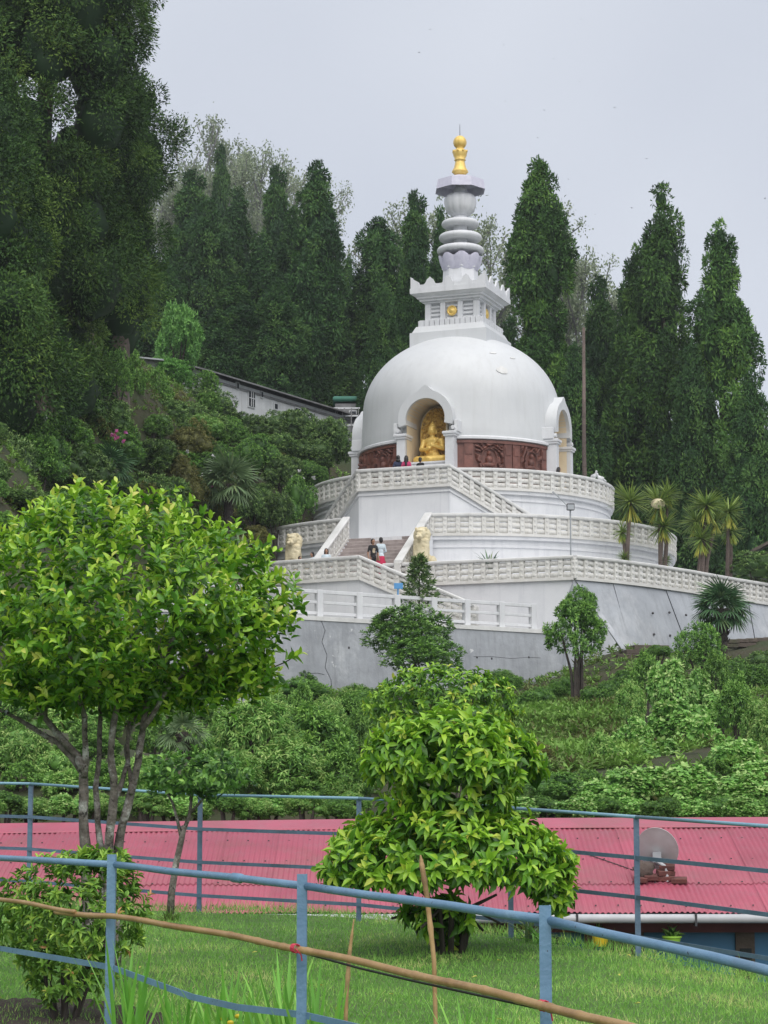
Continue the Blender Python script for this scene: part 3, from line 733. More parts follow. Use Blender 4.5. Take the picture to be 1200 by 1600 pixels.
# carved red-brown band
rl2 = np.random.default_rng(5)
def swirl(u, v, seed):
    r = np.random.default_rng(seed); h = 0
    uu = u + .10 * np.sin(7 * v + seed) + .05 * np.sin(17 * u + 2 * seed); vv = v + .10 * np.sin(6 * u + 1.3 * seed) + .05 * np.sin(15 * v + seed)
    for _ in range(7):
        k = r.normal(size=2); k = k / np.linalg.norm(k) * r.uniform(26, 52); h = h + np.sin(k[0] * uu + k[1] * vv + r.uniform(0, 6.28))
    return np.clip(h * .9, -1, 1)
def relief(a0, a1, z0, z1, r, seed, name='relief_panel', nu=110, nv=90, amp=.13, figure=True):
    u = np.linspace(0, 1, nu); v = np.linspace(0, 1, nv); U, Vv = np.meshgrid(u, v)
    asp = (a1 - a0) * r / (z1 - z0); X = (U - .5) * asp
    H = swirl(X + .5, Vv, seed)
    if figure:
        def e(cx, cz, rx, rz): return np.clip(1 - ((X - cx) / rx) ** 2 - ((Vv - cz) / rz) ** 2, 0, 1) ** .5
        halo = ((X / .21) ** 2 + ((Vv - .60) / .27) ** 2) < 1
        rim = np.abs((X / .21) ** 2 + ((Vv - .60) / .27) ** 2 - 1) < .16
        H = np.where(halo, -.7, H); H = np.where(rim, .4, H)
        fig = np.maximum.reduce([e(0, .74, .06, .08), e(0, .58, .10, .12), e(0, .45, .19, .07)]) * 1.7
        H = np.maximum(H, fig - .7); ped = np.abs(X) < .13 + .05 * np.sin(Vv * 40)
        low = (Vv < .38) & (np.abs(X) < .2); H = np.where(low, .8 * np.cos(((X / .2) ** 2 + ((Vv - .2) / .2) ** 2) * 9), H)
    H = np.where((U < .02) | (U > .98) | (Vv < .02) | (Vv > .98), -1, H)
    R_ = r + amp * H; A = a0 + (a1 - a0) * U
    V = np.c_[(AX.x + R_ * np.sin(A)).ravel(), (AX.y - R_ * np.cos(A)).ravel(), (z0 + (z1 - z0) * Vv).ravel()]
    idx = np.arange(nu * nv).reshape(nv, nu); q = np.stack([idx[:-1, :-1], idx[:-1, 1:], idx[1:, 1:], idx[1:, :-1]], -1).reshape(-1, 4)
    return link(name, npmesh(name, V, q, M['wood'], smooth=False), stupa)
def band(a0, a1, z0, z1, r0, r1, name, n=None):
    n = n or max(2, int((a1 - a0) * r1 / .2)); b = MB(); vs = []
    for i in range(n + 1):
        a = a0 + (a1 - a0) * i / n
        vs += [ringp(a, r0, z0), ringp(a, r1, z0), ringp(a, r1, z1), ringp(a, r0, z1)]
    fs = [(i * 4 + k, i * 4 + (k + 1) % 4, i * 4 + 4 + (k + 1) % 4, i * 4 + 4 + k) for i in range(n) for k in range(4)] + [(0, 1, 2, 3), (n * 4 + 3, n * 4 + 2, n * 4 + 1, n * 4)]
    b.add(vs, fs); return b.build(name, M['wood_frame'], stupa)
def carved_band(c, half, seed):
    a0, a1 = c - half, c + half
    band(a0, a1, 15.42, 18.2, 5.08, 5.14, 'carved_backing')
    band(a0, a1, 18.06, 18.2, 5.14, 5.26, 'carved_rail')
    for z0, z1 in ((15.42, 15.5), (15.68, 15.74), (15.98, 16.1)): band(a0, a1, z0, z1, 5.14, 5.24, 'carved_rail')
    n = 10
    for i in range(n):
        p0 = a0 + (a1 - a0) * i / n; p1 = a0 + (a1 - a0) * (i + 1) / n; w = p1 - p0
        band(p0, p0 + w * .16, 15.5, 15.98, 5.14, 5.235, 'carved_post')
        if i % 3 == 1: relief(p0 + w * .2, p1 - w * .02, 15.5, 15.98, 5.19, seed + 20 + i, 'carved_infill', 34, 20, .04, False)
    W_ = a1 - a0; xs = [.06, .15, .45, .54, .55, .63, .92, 1.0]
    lay = [('s', .07, .155), ('p', .165, .45), ('s', .46, .54), ('s', .55, .63), ('p', .64, .905), ('s', .915, .995)]
    for kind, u0, u1 in lay:
        q0, q1 = a0 + W_ * u0, a0 + W_ * u1
        if kind == 'p': relief(q0, q1, 16.1, 18.06, 5.2, seed + int(u0 * 100))
        else:
            band(q0, q1, 16.1, 18.06, 5.14, 5.21, 'carved_strip')
            for z0, z1 in ((17.5, 17.9), (16.85, 17.0), (16.25, 16.5)):
                band(q0 + W_ * .012, q1 - W_ * .012, z0, z1, 5.21, 5.245, 'carved_boss')
carved_band(AZ0 + rad(45), rad(28.5), 3)
carved_band(AZ0 - rad(45), rad(28.5), 11)
# spire base: square slabs, dentils, louvred box, cornice, merlons
def sq(half, z0, z1, half2=None, name='slab', mat='white', bev=0.02):
    h2 = half if half2 is None else half2
    vs = [ringp(0, 0, 0)] * 0
    def cr(h, z): return [loc(AZ0, t_, r_, z) for t_, r_ in ((-h, h), (h, h), (h, -h), (-h, -h))]
    b = MB(); b.add(cr(half, z0) + cr(h2, z1), [(3, 2, 1, 0), (4, 5, 6, 7), (0, 1, 5, 4), (1, 2, 6, 5), (2, 3, 7, 6), (3, 0, 4, 7)])
    return b.build(name, M[mat], stupa)
z_ = lambda v: ZY(180 + v / 4.21, 109)
sq(2.06, 23.4, z_(1440), name='square_base', mat='dome')
sq(1.98, z_(1440), z_(1395), 1.80, name='sloped_base', mat='dome')
zd0, zd1 = z_(1400), z_(1352)
sq(1.66, zd0, zd1, name='dentil_slab')
for f in range(4):
    a = AZ0 + f * PI / 2
    for k in range(12):
        t_ = -1.66 + 3.32 * (k + .5) / 12
        b = MB(); b.box(loc(a, t_, 1.70, (zd0 + zd1) / 2 + .02), (.235, .09, (zd1 - zd0) * .86), rz=a, bev=.01); b.build('dentil', M['white'], stupa)
zb1 = z_(1235)
sq(1.27, zd1 - .05, zb1 + .1, name='core_box')
for f in range(4):
    a = AZ0 + f * PI / 2
    for t_, w in ((-1.3, .3), (-.47, .26), (.47, .26), (1.3, .3)):
        b = MB(); b.box(loc(a, t_, 1.36 if abs(t_) < 1 else 1.30, (zd1 + zb1) / 2), (w, .24, zb1 - zd1 + .06), rz=a); b.build('pier', M['white'], stupa)
    for t_ in (-.87, 0, .87):
        for k in range(4):
            z0 = zd1 + (zb1 - zd1) * (k + .5) / 4.4
            b = MB(); b.box((0, 0, 0), (.6, .07, .17)); o = b.build('louvre', M['white'], stupa, world=False)
            o.location = wm(stupa).inverted() @ loc(a, t_, 1.30, z0); o.rotation_euler = (rad(-35), 0, a)
    b = MB(); b.lathe([(0, 0), (.27, 0), (.27, .05), (.22, .09), (.17, .06), (.1, .1), (0, .13)], 20)
    o = b.build('medallion', M['gold'], stupa, smooth=True, world=False); o.location = wm(stupa).inverted() @ loc(a, 0, 1.36, (zd1 + zb1) / 2); o.rotation_euler = (rad(90), 0, a)
zc0, zc1 = zb1, z_(1168)
st = [(1.52, 0, .18), (1.66, .18, .4), (1.78, .4, .55)]
for h, u0, u1 in st: sq(h, zc0 + (zc1 - zc0) * u0 - .01, zc0 + (zc1 - zc0) * u1, name='cornice')
sq(1.80, zc0 + (zc1 - zc0) * .55, zc0 + (zc1 - zc0) * .8, 2.0, name='cornice')
sq(2.05, zc0 + (zc1 - zc0) * .8, zc1 + .16, name='cornice')
zm = zc1 + .16
for f in range(4):
    a = AZ0 + f * PI / 2
    b = MB(); b.box(loc(a, 0, 1.94, zm + .09), (3.7, .1, .18), rz=a); b.build('parapet', M['white'], stupa)
    for k in range(4):
        t_ = -1.94 + 3.88 * k / 4; hgt = .62 if k == 0 else .5
        if k == 0:
            b = MB(); b.extrude([loc(a, -2.02, 2.02, zm), loc(a, -1.5, 2.02, zm), loc(a, -1.62, 2.02, zm + .34), loc(a, -1.86, 2.02, zm + .48), loc(a, -2.02, 2.02, zm + .62)], loc(a, 0, 0, 0) - loc(a, 0, .1, 0)); b.build('merlon', M['white'], stupa)
            b = MB(); b.extrude([loc(a, -2.02, 1.92, zm), loc(a, -2.02, 1.5, zm), loc(a, -2.02, 1.62, zm + .34), loc(a, -2.02, 1.86, zm + .48), loc(a, -2.02, 1.92, zm + .58)], loc(a, .1, 0, 0) - loc(a, 0, 0, 0)); b.build('merlon', M['white'], stupa)
        else:
            out = []
            for u, z in ((-.36, 0), (-.36, .16), (-.25, .24), (-.16, .42), (-.06, .5), (0, .56), (.06, .5), (.16, .42), (.25, .24), (.36, .16), (.36, 0)): out.append(loc(a, t_ + u, 2.02, zm + z))
            b = MB(); b.extrude(out, loc(a, 0, 0, 0) - loc(a, 0, .1, 0)); b.build('merlon', M['white'], stupa)
zq = lambda v: ZY(180 + v / 4.21, 110)
b = MB(); b.lathe([(1.0, zq(1130)), (1.0, zq(1108)), (.93, zq(1106)), (.9, zq(1022)), (.97, zq(1018)), (.97, zq(1008))], 8, A3, rot=AZ0 + PI / 8); b.build('octagonal_pedestal', M['white'], stupa)
# lotus of eight petals
MB().lathe([(.3, zq(1030)), (.86, zq(1028)), (1.0, zq(985)), (1.0, zq(945)), (.4, zq(935))], 32, A3).build('lotus_core', M['lavender'], stupa, smooth=True)
for k in range(8):
    a = AZ0 + 2 * PI * (k + .5) / 8; b = MB(); nu, nv = 9, 8; vs = []
    for j in range(nv):
        v = j / (nv - 1)
        for i in range(nu):
            u = -1 + 2 * i / (nu - 1); wdt = .43 * (1 - .25 * (1 - v)) * (1 if v < .6 else math.sqrt(max(0, 1 - ((v - .6) / .42) ** 2)))
            r = .86 + .25 * v ** .8 + .06 * (1 - u * u) * sin(v * PI * .8); ang = a + u * wdt / r
            vs.append(ringp(ang, r, zq(1032) + (zq(928) - zq(1032)) * v))
    fs = [(j * nu + i, j * nu + i + 1, (j + 1) * nu + i + 1, (j + 1) * nu + i) for j in range(nv - 1) for i in range(nu - 1)]
    b.add(vs, fs); vs2 = [Vector(p) + (Vector((AX.x, AX.y, p[2])) - Vector(p)).normalized() * .05 for p in vs]; b.add(vs2, [f[::-1] for f in fs])
    b.build('lotus_petal', M['lavender'], stupa, smooth=True)
MB().lathe([(.35, zq(1000)), (.36, zq(650))], 20, A3).build('neck', M['white'], stupa, smooth=True)
for v, r in ((893, 1.22), (808, 1.12), (718, .98)):
    z0 = zq(v); pr = [(.3, z0 - .12)] + [(r - .24 + .24 * cos(g), z0 + .19 * sin(g)) for g in np.linspace(-PI / 2 + .3, PI / 2, 9)] + [(.36, z0 + .26)]
    MB().lathe(pr, 40, A3).build('ring', M['white'], stupa, smooth=True)
lb = lambda a: 1 - .05 * abs(sin(a * 6)) ** 6
pr = [(.45, zq(664)), (.56, zq(652)), (.74, zq(634)), (.80, zq(606)), (.85, zq(578)), (.83, zq(552)), (.72, zq(532)), (.55, zq(521)), (.3, zq(516))]
MB().lathe(pr, 72, A3, lobes=lb, rot=AZ0).build('melon_bowl', M['white'], stupa, smooth='all')
MB().lathe([(.28, zq(522)), (.36, zq(500)), (.34, zq(486)), (.24, zq(476)), (.22, zq(400))], 20, A3).build('bulb', M['white'], stupa, smooth=True)
um = [(.1, zq(424)), (1.12, zq(462)), (1.22, zq(504)), (1.19, zq(504)), (1.06, zq(470)), (.1, zq(434))]
u0, u1, u2 = zq(398), zq(440), zq(502)
pr = [(.2, u0 + .02), (1.28, u1), (1.37, u2), (1.33, u2), (1.24, u1 - .05), (.2, u0 - .06)]
MB().lathe(pr, 8, A3, rot=AZ0).build('umbrella', M['lavender'], stupa)
for k in range(8):
    a = AZ0 + 2 * PI * k / 8; MB().tube([ringp(a, .2, u0 - .25), ringp(a, 1.1, u1 - .12)], .025, 5).build('umbrella_rib', M['lavender'], stupa)
pr = [(.22, zq(400)), (.42, zq(376)), (.40, zq(366)), (.30, zq(345)), (.25, zq(312)), (.24, zq(302)), (.29, zq(299)), (.29, zq(292)), (.26, zq(288)), (.33, zq(270)), (.36, zq(250)), (.37, zq(242)), (.26, zq(226)), (.20, zq(222)), (.19, zq(218))]
for g in np.linspace(-PI / 2 + .55, PI / 2, 12): pr.append((.34 * cos(g) + 1e-3, zq(180) + .37 * sin(g)))
MB().lathe(pr, 32, A3, lobes=lambda a: 1 + .035 * cos(8 * a)).build('finial', M['gold'], stupa, smooth='all')
for k in range(8): MB().ell(ringp(AZ0 + k * PI / 4, .36, zq(240)), .07, nu=8, nv=5).build('finial_boss', M['gold'], stupa, smooth='all')
MB().tube([(AX.x, AX.y, zq(145)), (AX.x, AX.y, zq(60))], [.02, .012], 5).build('lightning_rod', M['dark'], stupa)
# ---- golden seated statue in the front niche
t = thing('seated_statue', 'golden seated figure with carved golden backplate inside the arched niche', 'statue', ltr(0, 4.4, ZU))
b = MB(); b.box((0, 0, .85), (1.9, 1.5, 1.7), bev=.04); b.box((0, 0, 1.74), (1.98, 1.56, .12), bev=.03)
o = b.build('plinth', M['white'], t, world=False); o.location = (0, 0, 0); o.rotation_euler.z = AZ0
b = MB(); Rx = Matrix.Rotation
b.cap((-.62, -.25, .2), (.05, -.5, .16), .2, .15); b.cap((.62, -.25, .2), (-.05, -.5, .2), .2, .15)      # crossed legs
b.cap((-.2, .1, .22), (-.66, -.22, .2), .25, .2); b.cap((.2, .1, .22), (.66, -.22, .2), .25, .2); b.ell((0, 0, .2), (.42, .35, .2))
b.ell((0, .05, .45), (.34, .26, .3)); b.ell((0, .02, .85), (.33, .22, .36)); b.ell((0, .03, 1.12), (.44, .2, .2))
for s in (-1, 1):
    b.cap((s * .42, .03, 1.12), (s * .52, -.05, .72), .135, .115); b.cap((s * .52, -.05, .72), (s * .12, -.36, .66 if s < 0 else .86), .11, .08)
b.ell((-.05, -.40, .72), (.13, .07, .09)); b.ell((.08, -.38, .88), (.07, .06, .13))
b.cap((0, .02, 1.2), (0, .0, 1.4), .12, .11); b.ell((0, -.03, 1.6), (.19, .20, .25)); b.ell((0, .0, 1.86), (.12, .13, .12)); b.ell((0, -.01, 1.78), (.2, .2, .08)); b.ell((0, 0, 1.98), (.05, .05, .08))
for s in (-1, 1): b.ell((s * .195, .0, 1.54), (.035, .05, .13)); b.ell((s * .075, -.2, 1.62), (.045, .03, .018))
b.ell((0, -.23, 1.57), (.03, .05, .06)); b.ell((0, -.205, 1.475), (.06, .03, .02))
b.cap((.3, -.1, 1.2), (-.25, -.2, .55), .05, .05)
me = remeshed(b, 'body', [M['gold']], .025, 2)
o = link('body', me, t, False); o.location = (0, 0, 1.76); o.scale = (1.08, 1.08, 1.05); o.rotation_euler.z = AZ0
# backplate with carved flames
nu, nv = 60, 90; U, Vv = np.meshgrid(np.linspace(-1, 1, nu), np.linspace(0, 1, nv))
wv = np.where(Vv < .55, .86 - .1 * (Vv < .1), .86 * np.sqrt(np.clip(1 - ((Vv - .55) / .452) ** 2, 0, 1)))
H = swirl(U * .8, Vv * 1.6, 9) * .06; edge = np.abs(U) > .93; H = np.where(edge, .06, H)
pts = []
for j in range(nv):
    for i in range(nu): pts.append(tuple(loc(AZ0, U[j, i] * wv[j, i], 3.72 + H[j, i], ZU + 1.75 + 2.95 * Vv[j, i])))
idx = np.arange(nu * nv).reshape(nv, nu); q = np.stack([idx[:-1, :-1], idx[:-1, 1:], idx[1:, 1:], idx[1:, :-1]], -1).reshape(-1, 4)
back = np.array(pts); sh = np.array(loc(AZ0, 0, 0, 0) - loc(AZ0, 0, .25, 0)); V = np.r_[back, back + sh]
q = np.r_[q, q[:, ::-1] + nu * nv]
link('carved_backplate', npmesh('carved_backplate', V, q, M['gold_dark'], smooth=False), t)
# golden figures in the side niche
t2 = thing('seated_statue', 'golden figure half hidden in the side niche of the dome', 'statue', loc(AZ0 + PI / 2, 0, 4.1, ZU))
o = MB().box((0, 0, .85), (1.8, 1.2, 1.7), bev=.04).build('plinth', M['white'], t2, world=False); o.rotation_euler.z = AZ0 + PI / 2
o = link('body', me, t2, False); o.location = (0, 0, 1.7); o.scale = (1.0, 1.0, .95); o.rotation_euler.z = AZ0 + PI / 2
# little white fence before the statue
t = thing('altar_fence', 'low white altar fence in front of the golden seated statue', 'fence', ltr(0, 5.6, ZU))
for k in range(13):
    o = MB().box((0, 0, .4), (.06, .05, .8)).build('baluster', M['cream_white'], t, world=False); o.location = wm(t).inverted() @ ltr(-.96 + 1.92 * k / 12, 5.6, ZU); o.rotation_euler.z = AZ0
o = MB().box((0, 0, .84), (2.02, .1, .1)).build('rail', M['white'], t, world=False); o.rotation_euler.z = AZ0
# ------------------------------------------------------------------ statues of lions
def lion_mesh():
    b = MB()
    b.ell((0, .35, .42), (.34, .46, .42)); b.ell((0, .1, .8), (.3, .36, .5), Rx(rad(-18), 3, 'X')); b.ell((0, -.1, 1.05), (.34, .3, .36))
    for s in (-1, 1):
        b.cap((s * .2, -.22, .95), (s * .2, -.34, .12), .13, .085); b.ell((s * .2, -.42, .07), (.12, .18, .09))
        b.ell((s * .36, .38, .34), (.17, .36, .3)); b.ell((s * .4, .05, .09), (.12, .26, .1))
        b.ell((s * .2, -.18, 1.72), (.07, .05, .09)); b.ell((s * .1, -.52, 1.5), (.05, .03, .035))
        b.ell((s * .075, -.62, 1.33), (.085, .1, .075))
    b.ell((0, .02, 1.45), (.33, .26, .37)); b.ell((0, -.1, 1.05), (.32, .28, .38))
    b.ell((0, -.30, 1.50), (.21, .2, .25)); b.ell((0, -.50, 1.41), (.12, .13, .10)); b.ell((0, -.5, 1.30), (.1, .1, .06)); b.ell((0, -.62, 1.44), (.06, .04, .035)); b.ell((0, -.47, 1.62), (.15, .05, .03))
    r = random.Random(3)
    for k in range(420):                                          # mane of small curls
        u = r.uniform(-1, 1); g = r.uniform(0, 2 * PI)
        d = Vector((math.sqrt(1 - u * u) * cos(g), math.sqrt(1 - u * u) * sin(g), u))
        p = Vector((0, .02, 1.45)) + Vector((d.x * .33, d.y * .26, d.z * .37))
        if p.y < -.15 and abs(p.x) < .2: continue
        b.ell(p, .042, nu=6, nv=4)
    for k in range(220):
        g = r.uniform(-PI * .95, -.05 * PI); z = r.uniform(.65, 1.25); w = .32
        b.ell((cos(g) * w * .95, -.1 + sin(g) * .28, z), .042, nu=6, nv=4)
    b.tube([(.3, .6, .2), (.5, .5, .12), (.55, .25, .12)], [.05, .05, .08], 6)
    return remeshed(b, 'lion_body', [M['lion']], .03, 1)
lme = lion_mesh()
for (t_, r_), lab in (((2.75, 13.5), 'cream seated lion statue behind the small fir at the stairs'), ((-3.45, 13.55), 'cream seated lion statue against the curved balustrade near the hillside')):
    t = thing('lion_statue', lab, 'statue', ltr(t_, r_, ZP), 'lion statues flanking the stairs')
    o = MB().box((0, 0, .42), (1.05, 1.5, .84), bev=.04).build('plinth', M['bluewhite'], t, world=False); o.rotation_euler.z = AZ0
    o = link('body', lme, t, False); o.location = (0, 0, .82); o.scale = (1.12, 1.1, 1.05); o.rotation_euler.z = AZ0 + rad(8)

# ------------------------------------------------------------------ people
def person_mesh(name, top, legs, skirt=False, arm='down', longs=True, extra=None):
    b = MB()
    for s in (-1, 1):
        st_ = .04 * s
        b.cap((s * .09, st_, .86), (s * .1, st_ * 2, .48), .085, .06); b.cap((s * .1, st_ * 2, .48), (s * .1, st_ * 3, .09), .058, .04)
        b.ell((s * .1, st_ * 3 - .06, .04), (.045, .12, .045))
        b.cap((s * .17, 0, 1.4), (s * .24, .02, 1.13), .055, .043)
        if arm == 'down': hp = Vector((s * .25, -.08, .86))
        elif arm == 'up': hp = Vector((s * .12, -.26, 1.36)) if s > 0 else Vector((s * .22, -.18, .95))
        else: hp = Vector((s * .08, -.24, 1.04))
        b.cap((s * .24, .02, 1.13), hp, .04, .03)
        d = (hp - Vector((s * .24, .02, 1.13))).normalized(); pc = hp + d * .05
        b.ell(pc, (.035, .025, .045))
        for f in range(4):
            o_ = Vector((0, (f - 1.5) * .017, 0)); b.cap(pc + o_ + d * .03, pc + o_ + d * (.085 - .012 * abs(f - 1.3)) + Vector((-s * .012, 0, 0)), .0095, .008, 5)
        b.cap(pc + Vector((0, -.03, 0)), pc + Vector((-s * .01, -.055, 0)) + d * .03, .011, .008, 5)
    b.ell((0, .01, .95), (.16, .115, .14)); b.ell((0, 0, 1.12), (.14, .10, .2)); b.ell((0, 0, 1.32), (.19, .11, .15)); b.cap((-.14, 0, 1.42), (.14, 0, 1.42), .06, .06)
    if skirt: b.lathe([(.14, 1.0), (.2, .8), (.25, .45), (.0, .45)], 14)
    b.cap((0, .01, 1.42), (0, -.005, 1.54), .052, .05)
    b.ell((0, -.01, 1.635), (.075, .092, .112)); b.ell((0, -.1, 1.625), (.014, .02, .02)); b.ell((0, -.03, 1.56), (.045, .06, .04))
    for s in (-1, 1): b.ell((s * .076, .005, 1.63), (.012, .02, .03))
    b.ell((0, -.092, 1.58), (.028, .012, .008))
    for s in (-1, 1): b.ell((s * .03, -.088, 1.645), (.014, .01, .008))
    mats = [M[top], M[legs], M['skin'], M['hair']] + ([M[extra]] if extra else [])
    def mf(c):
        if c.z > 1.475: return 2
        if abs(c.x) > .13 and c.z < 1.36 and c.z > .7:
            if c.z < (1.0 if longs else 1.17) or (c.y < -.12): return 2
            return 0
        if c.y < -.17 and c.z > .9: return 2
        if extra and c.y < -.06 and abs(c.x) < .06 and 1.12 < c.z < 1.33: return 4
        if c.z > .9: return 0
        if c.z < .075: return 3
        return 1
    return remeshed(b, name, mats, .0145, 1, mf)
def hair_mesh(kind):
    b = MB()
    if kind == 'hood': b.ell((0, .02, 1.645), (.1, .115, .135)); b.ell((0, .05, 1.5), (.12, .1, .08))
    else:
        b.ell((0, .02, 1.672), (.094, .102, .102)); b.ell((0, .045, 1.61), (.09, .078, .11))
        if kind == 'long':
            b.cap((0, .07, 1.6), (0, .11, 1.28), .085, .06)
            for s in (-1, 1): b.cap((s * .075, .03, 1.64), (s * .085, .03, 1.42), .035, .03)
    return remeshed(b, 'hair', [M['hair']], .014, 2)
HM = {k: hair_mesh(k) for k in ('short', 'long', 'hood')}
PM = {}
def person(label, p, face, top, legs, hair='short', skirt=False, arm='down', longs=True, extra=None, sc=1.0, group=None, hm=None):
    key = (top, legs, skirt, arm, longs, extra)
    if key not in PM: PM[key] = person_mesh('body', top, legs, skirt, arm, longs, extra)
    t = thing('person', label, 'person', p, group); t.rotation_euler.z = face; t.scale = (sc, sc, sc)
    link('body', PM[key], t, False)
    h = link('hair', HM[hair], t, False)
    return t
def at_ltr(px, D, z): p = P(px, 800, D); return Vector((p.x, D, z))
person('person in navy hooded jacket standing before the golden statue', at_ltr(622, 103.2, ZU), rad(190), 'navy', 'jeans', 'hood')
person('person with ponytail in pink top standing before the golden statue', at_ltr(635, 103.0, ZU), rad(170), 'pinkc', 'blackc', 'long', sc=.98)
person('small dark-haired person raising a hand beside the altar fence', at_ltr(657, 103.0, ZU), rad(150), 'blackc', 'jeans', 'short', arm='up', sc=.93)
person('person with long black hair in blue top at the side niche', at_ltr(874, 106.5, ZU), rad(120), 'sky_c', 'blackc', 'long', arm='fold', sc=.98)
person('person in dark clothes half hidden behind the pilaster of side niche', at_ltr(867, 106.9, ZU), rad(60), 'blackc', 'blackc', 'long', sc=.95)
person('man in black shirt with pale print on the stone stairs', at_ltr(583, 95.9, ZP + .36), rad(25), 'blackc', 'blackc', 'short', longs=False, extra='printc', sc=1.02)
person('woman in white top and red skirt climbing the stone stairs', at_ltr(595, 96.6, ZP + .54), rad(200), 'whitec', 'redc', 'short', skirt=True, arm='fold')
person('girl with long wavy hair looking over the plaza landing balustrade', at_ltr(510, 96.0, ZP + .06), rad(0), 'whitec', 'jeans', 'long', sc=.95)
person('child in pale top whose dark hair shows above the landing balustrade', at_ltr(488, 96.3, ZP + .06), rad(-60), 'whitec', 'jeans', 'short', sc=.88)
person('child whose head just shows beside the lion near the hillside', at_ltr(469, 96.7, ZP + .06), rad(40), 'greyc', 'jeans', 'short', sc=.80)
person('person on the walkway below the plaza landing balustrade', at_ltr(440, 90.5, ZW), rad(-40), 'greyc', 'jeans', 'short')

# ------------------------------------------------------------------ lamp, sign, doves, birds
p = P(892, 870, 93.6); base = Vector((p.x, p.y, ZP))
t = thing('lamp_post', 'thin steel lamp post with box floodlight and solar arm on the plaza', 'lamp post', base)
topz = ZY(797, 93.6)
MB().tube([base, (base.x, base.y, topz)], .035, 8).build('pole', M['steel'], t, smooth=True)
b = MB(); b.box((base.x, base.y - .12, topz + .12), (.34, .2, .3), bev=.03); b.build('floodlight', M['dark'], t)
b = MB(); b.box((base.x, base.y - .235, topz + .10), (.28, .02, .22)); b.build('lens', M['steel'], t)
e = P(868, 772, 93.6)
MB().tube([(base.x - .05, base.y, topz + .1), e], .018, 6).build('arm', M['steel'], t)
b = MB(); d = (e - base); b.box(e, (.34, .14, .05), R=Matrix.Rotation(rad(38), 3, 'Y')); b.build('lamp_head', M['steel'], t)
MB().box((base.x, base.y, ZP + .02), (.25, .25, .04)).build('base_plate', M['steel'], t)

q = rl(622) + Vector((0, .55, 0)); q.z = ZW
t = thing('sign', 'small blue signboard on a post by the white bar railing', 'sign', q)
MB().tube([q, q + Vector((0, 0, 1.55))], .035, 8).build('post', M['blue_sign'], t)
MB().box(q + Vector((.02, -.05, 1.55)), (.36, .04, .24), bev=.008).build('board', M['blue_sign'], t)
q0 = P(622, 915, 93.0)

def dove(px, y, rot, i):
    a = math.asin(((P(px, y, 105.5).x) - AX.x) / 7.6) if abs((P(px, y, 105.5).x) - AX.x) < 7.6 else rad(66)
    b = MB(); b.ell((0, 0, .12), (.09, .17, .1), Rx(rad(-30), 3, 'X')); b.cap((0, -.1, .18), (0, -.15, .28), .05, .04); b.ell((0, -.17, .31), (.045, .06, .05)); b.cap((0, -.2, .31), (0, -.25, .30), .015, .008, 5)
    b.cap((0, .12, .1), (0, .3, .02), .06, .03); b.ell((.07, .03, .13), (.03, .14, .07)); b.ell((-.07, .03, .13), (.03, .14, .07))
    for s in (-1, 1): b.cap((s * .035, 0, .05), (s * .035, -.01, 0), .014, .012, 5)
    return remeshed(b, 'dove_body', [M['white']], .015, 1)
dm = dove(925, 748, 0, 0)
for k, (az, rot, lab) in enumerate(((rad(57), 30, 'white dove facing the shrine on the upper terrace coping'), (rad(62.5), -60, 'white dove facing outward on the upper terrace coping'))):
    o = link('dove', dm); o.location = ringp(az, 7.6, 16.42); o.rotation_euler.z = rad(rot); o.scale = (1.15,) * 3
    tag(o, lab, 'bird', 'doves on the coping')
bm = MB(); bm.ell((0, 0, 0), (.05, .16, .05), nu=8, nv=5)
for s in (-1, 1): bm.add([(0, -.06, .02), (s * .2, -.02, .09), (s * .36, .06, .04), (s * .18, .08, .06), (0, .07, .02), (0, -.06, .0), (s * .2, -.02, .075), (s * .36, .06, .03), (s * .18, .08, .045), (0, .07, .0)], [(0, 1, 2, 3, 4), (5, 9, 8, 7, 6), (0, 5, 6, 1), (1, 6, 7, 2), (2, 7, 8, 3), (3, 8, 9, 4)])
bm.add([(-.03, .12, 0), (.03, .12, 0), (.06, .25, 0), (-.06, .25, 0), (0, .18, .02)], [(0, 1, 4), (1, 2, 4), (2, 3, 4), (3, 0, 4), (0, 3, 2, 1)])
bme = bm.mesh('bird', M['dark'])
rb = random.Random(4)
for x, y in ((787, 70), (908, 30), (790, 158), (852, 188), (960, 168), (905, 128), (850, 172), (1010, 248), (930, 335), (672, 46), (655, 82), (888, 280), (987, 325), (1195, 310), (865, 92), (840, 215)):
    o = link('bird', bme); o.location = P(x, y, 75 + rb.uniform(-15, 15)); o.rotation_euler = (rb.uniform(-.4, .4), rb.uniform(-.4, .4), rb.uniform(0, 6.28)); s = rb.uniform(.10, .17); o.scale = (s, s, s)
    tag(o, 'tiny dark bird flying in the pale sky', 'bird', 'birds flying above the shrine')

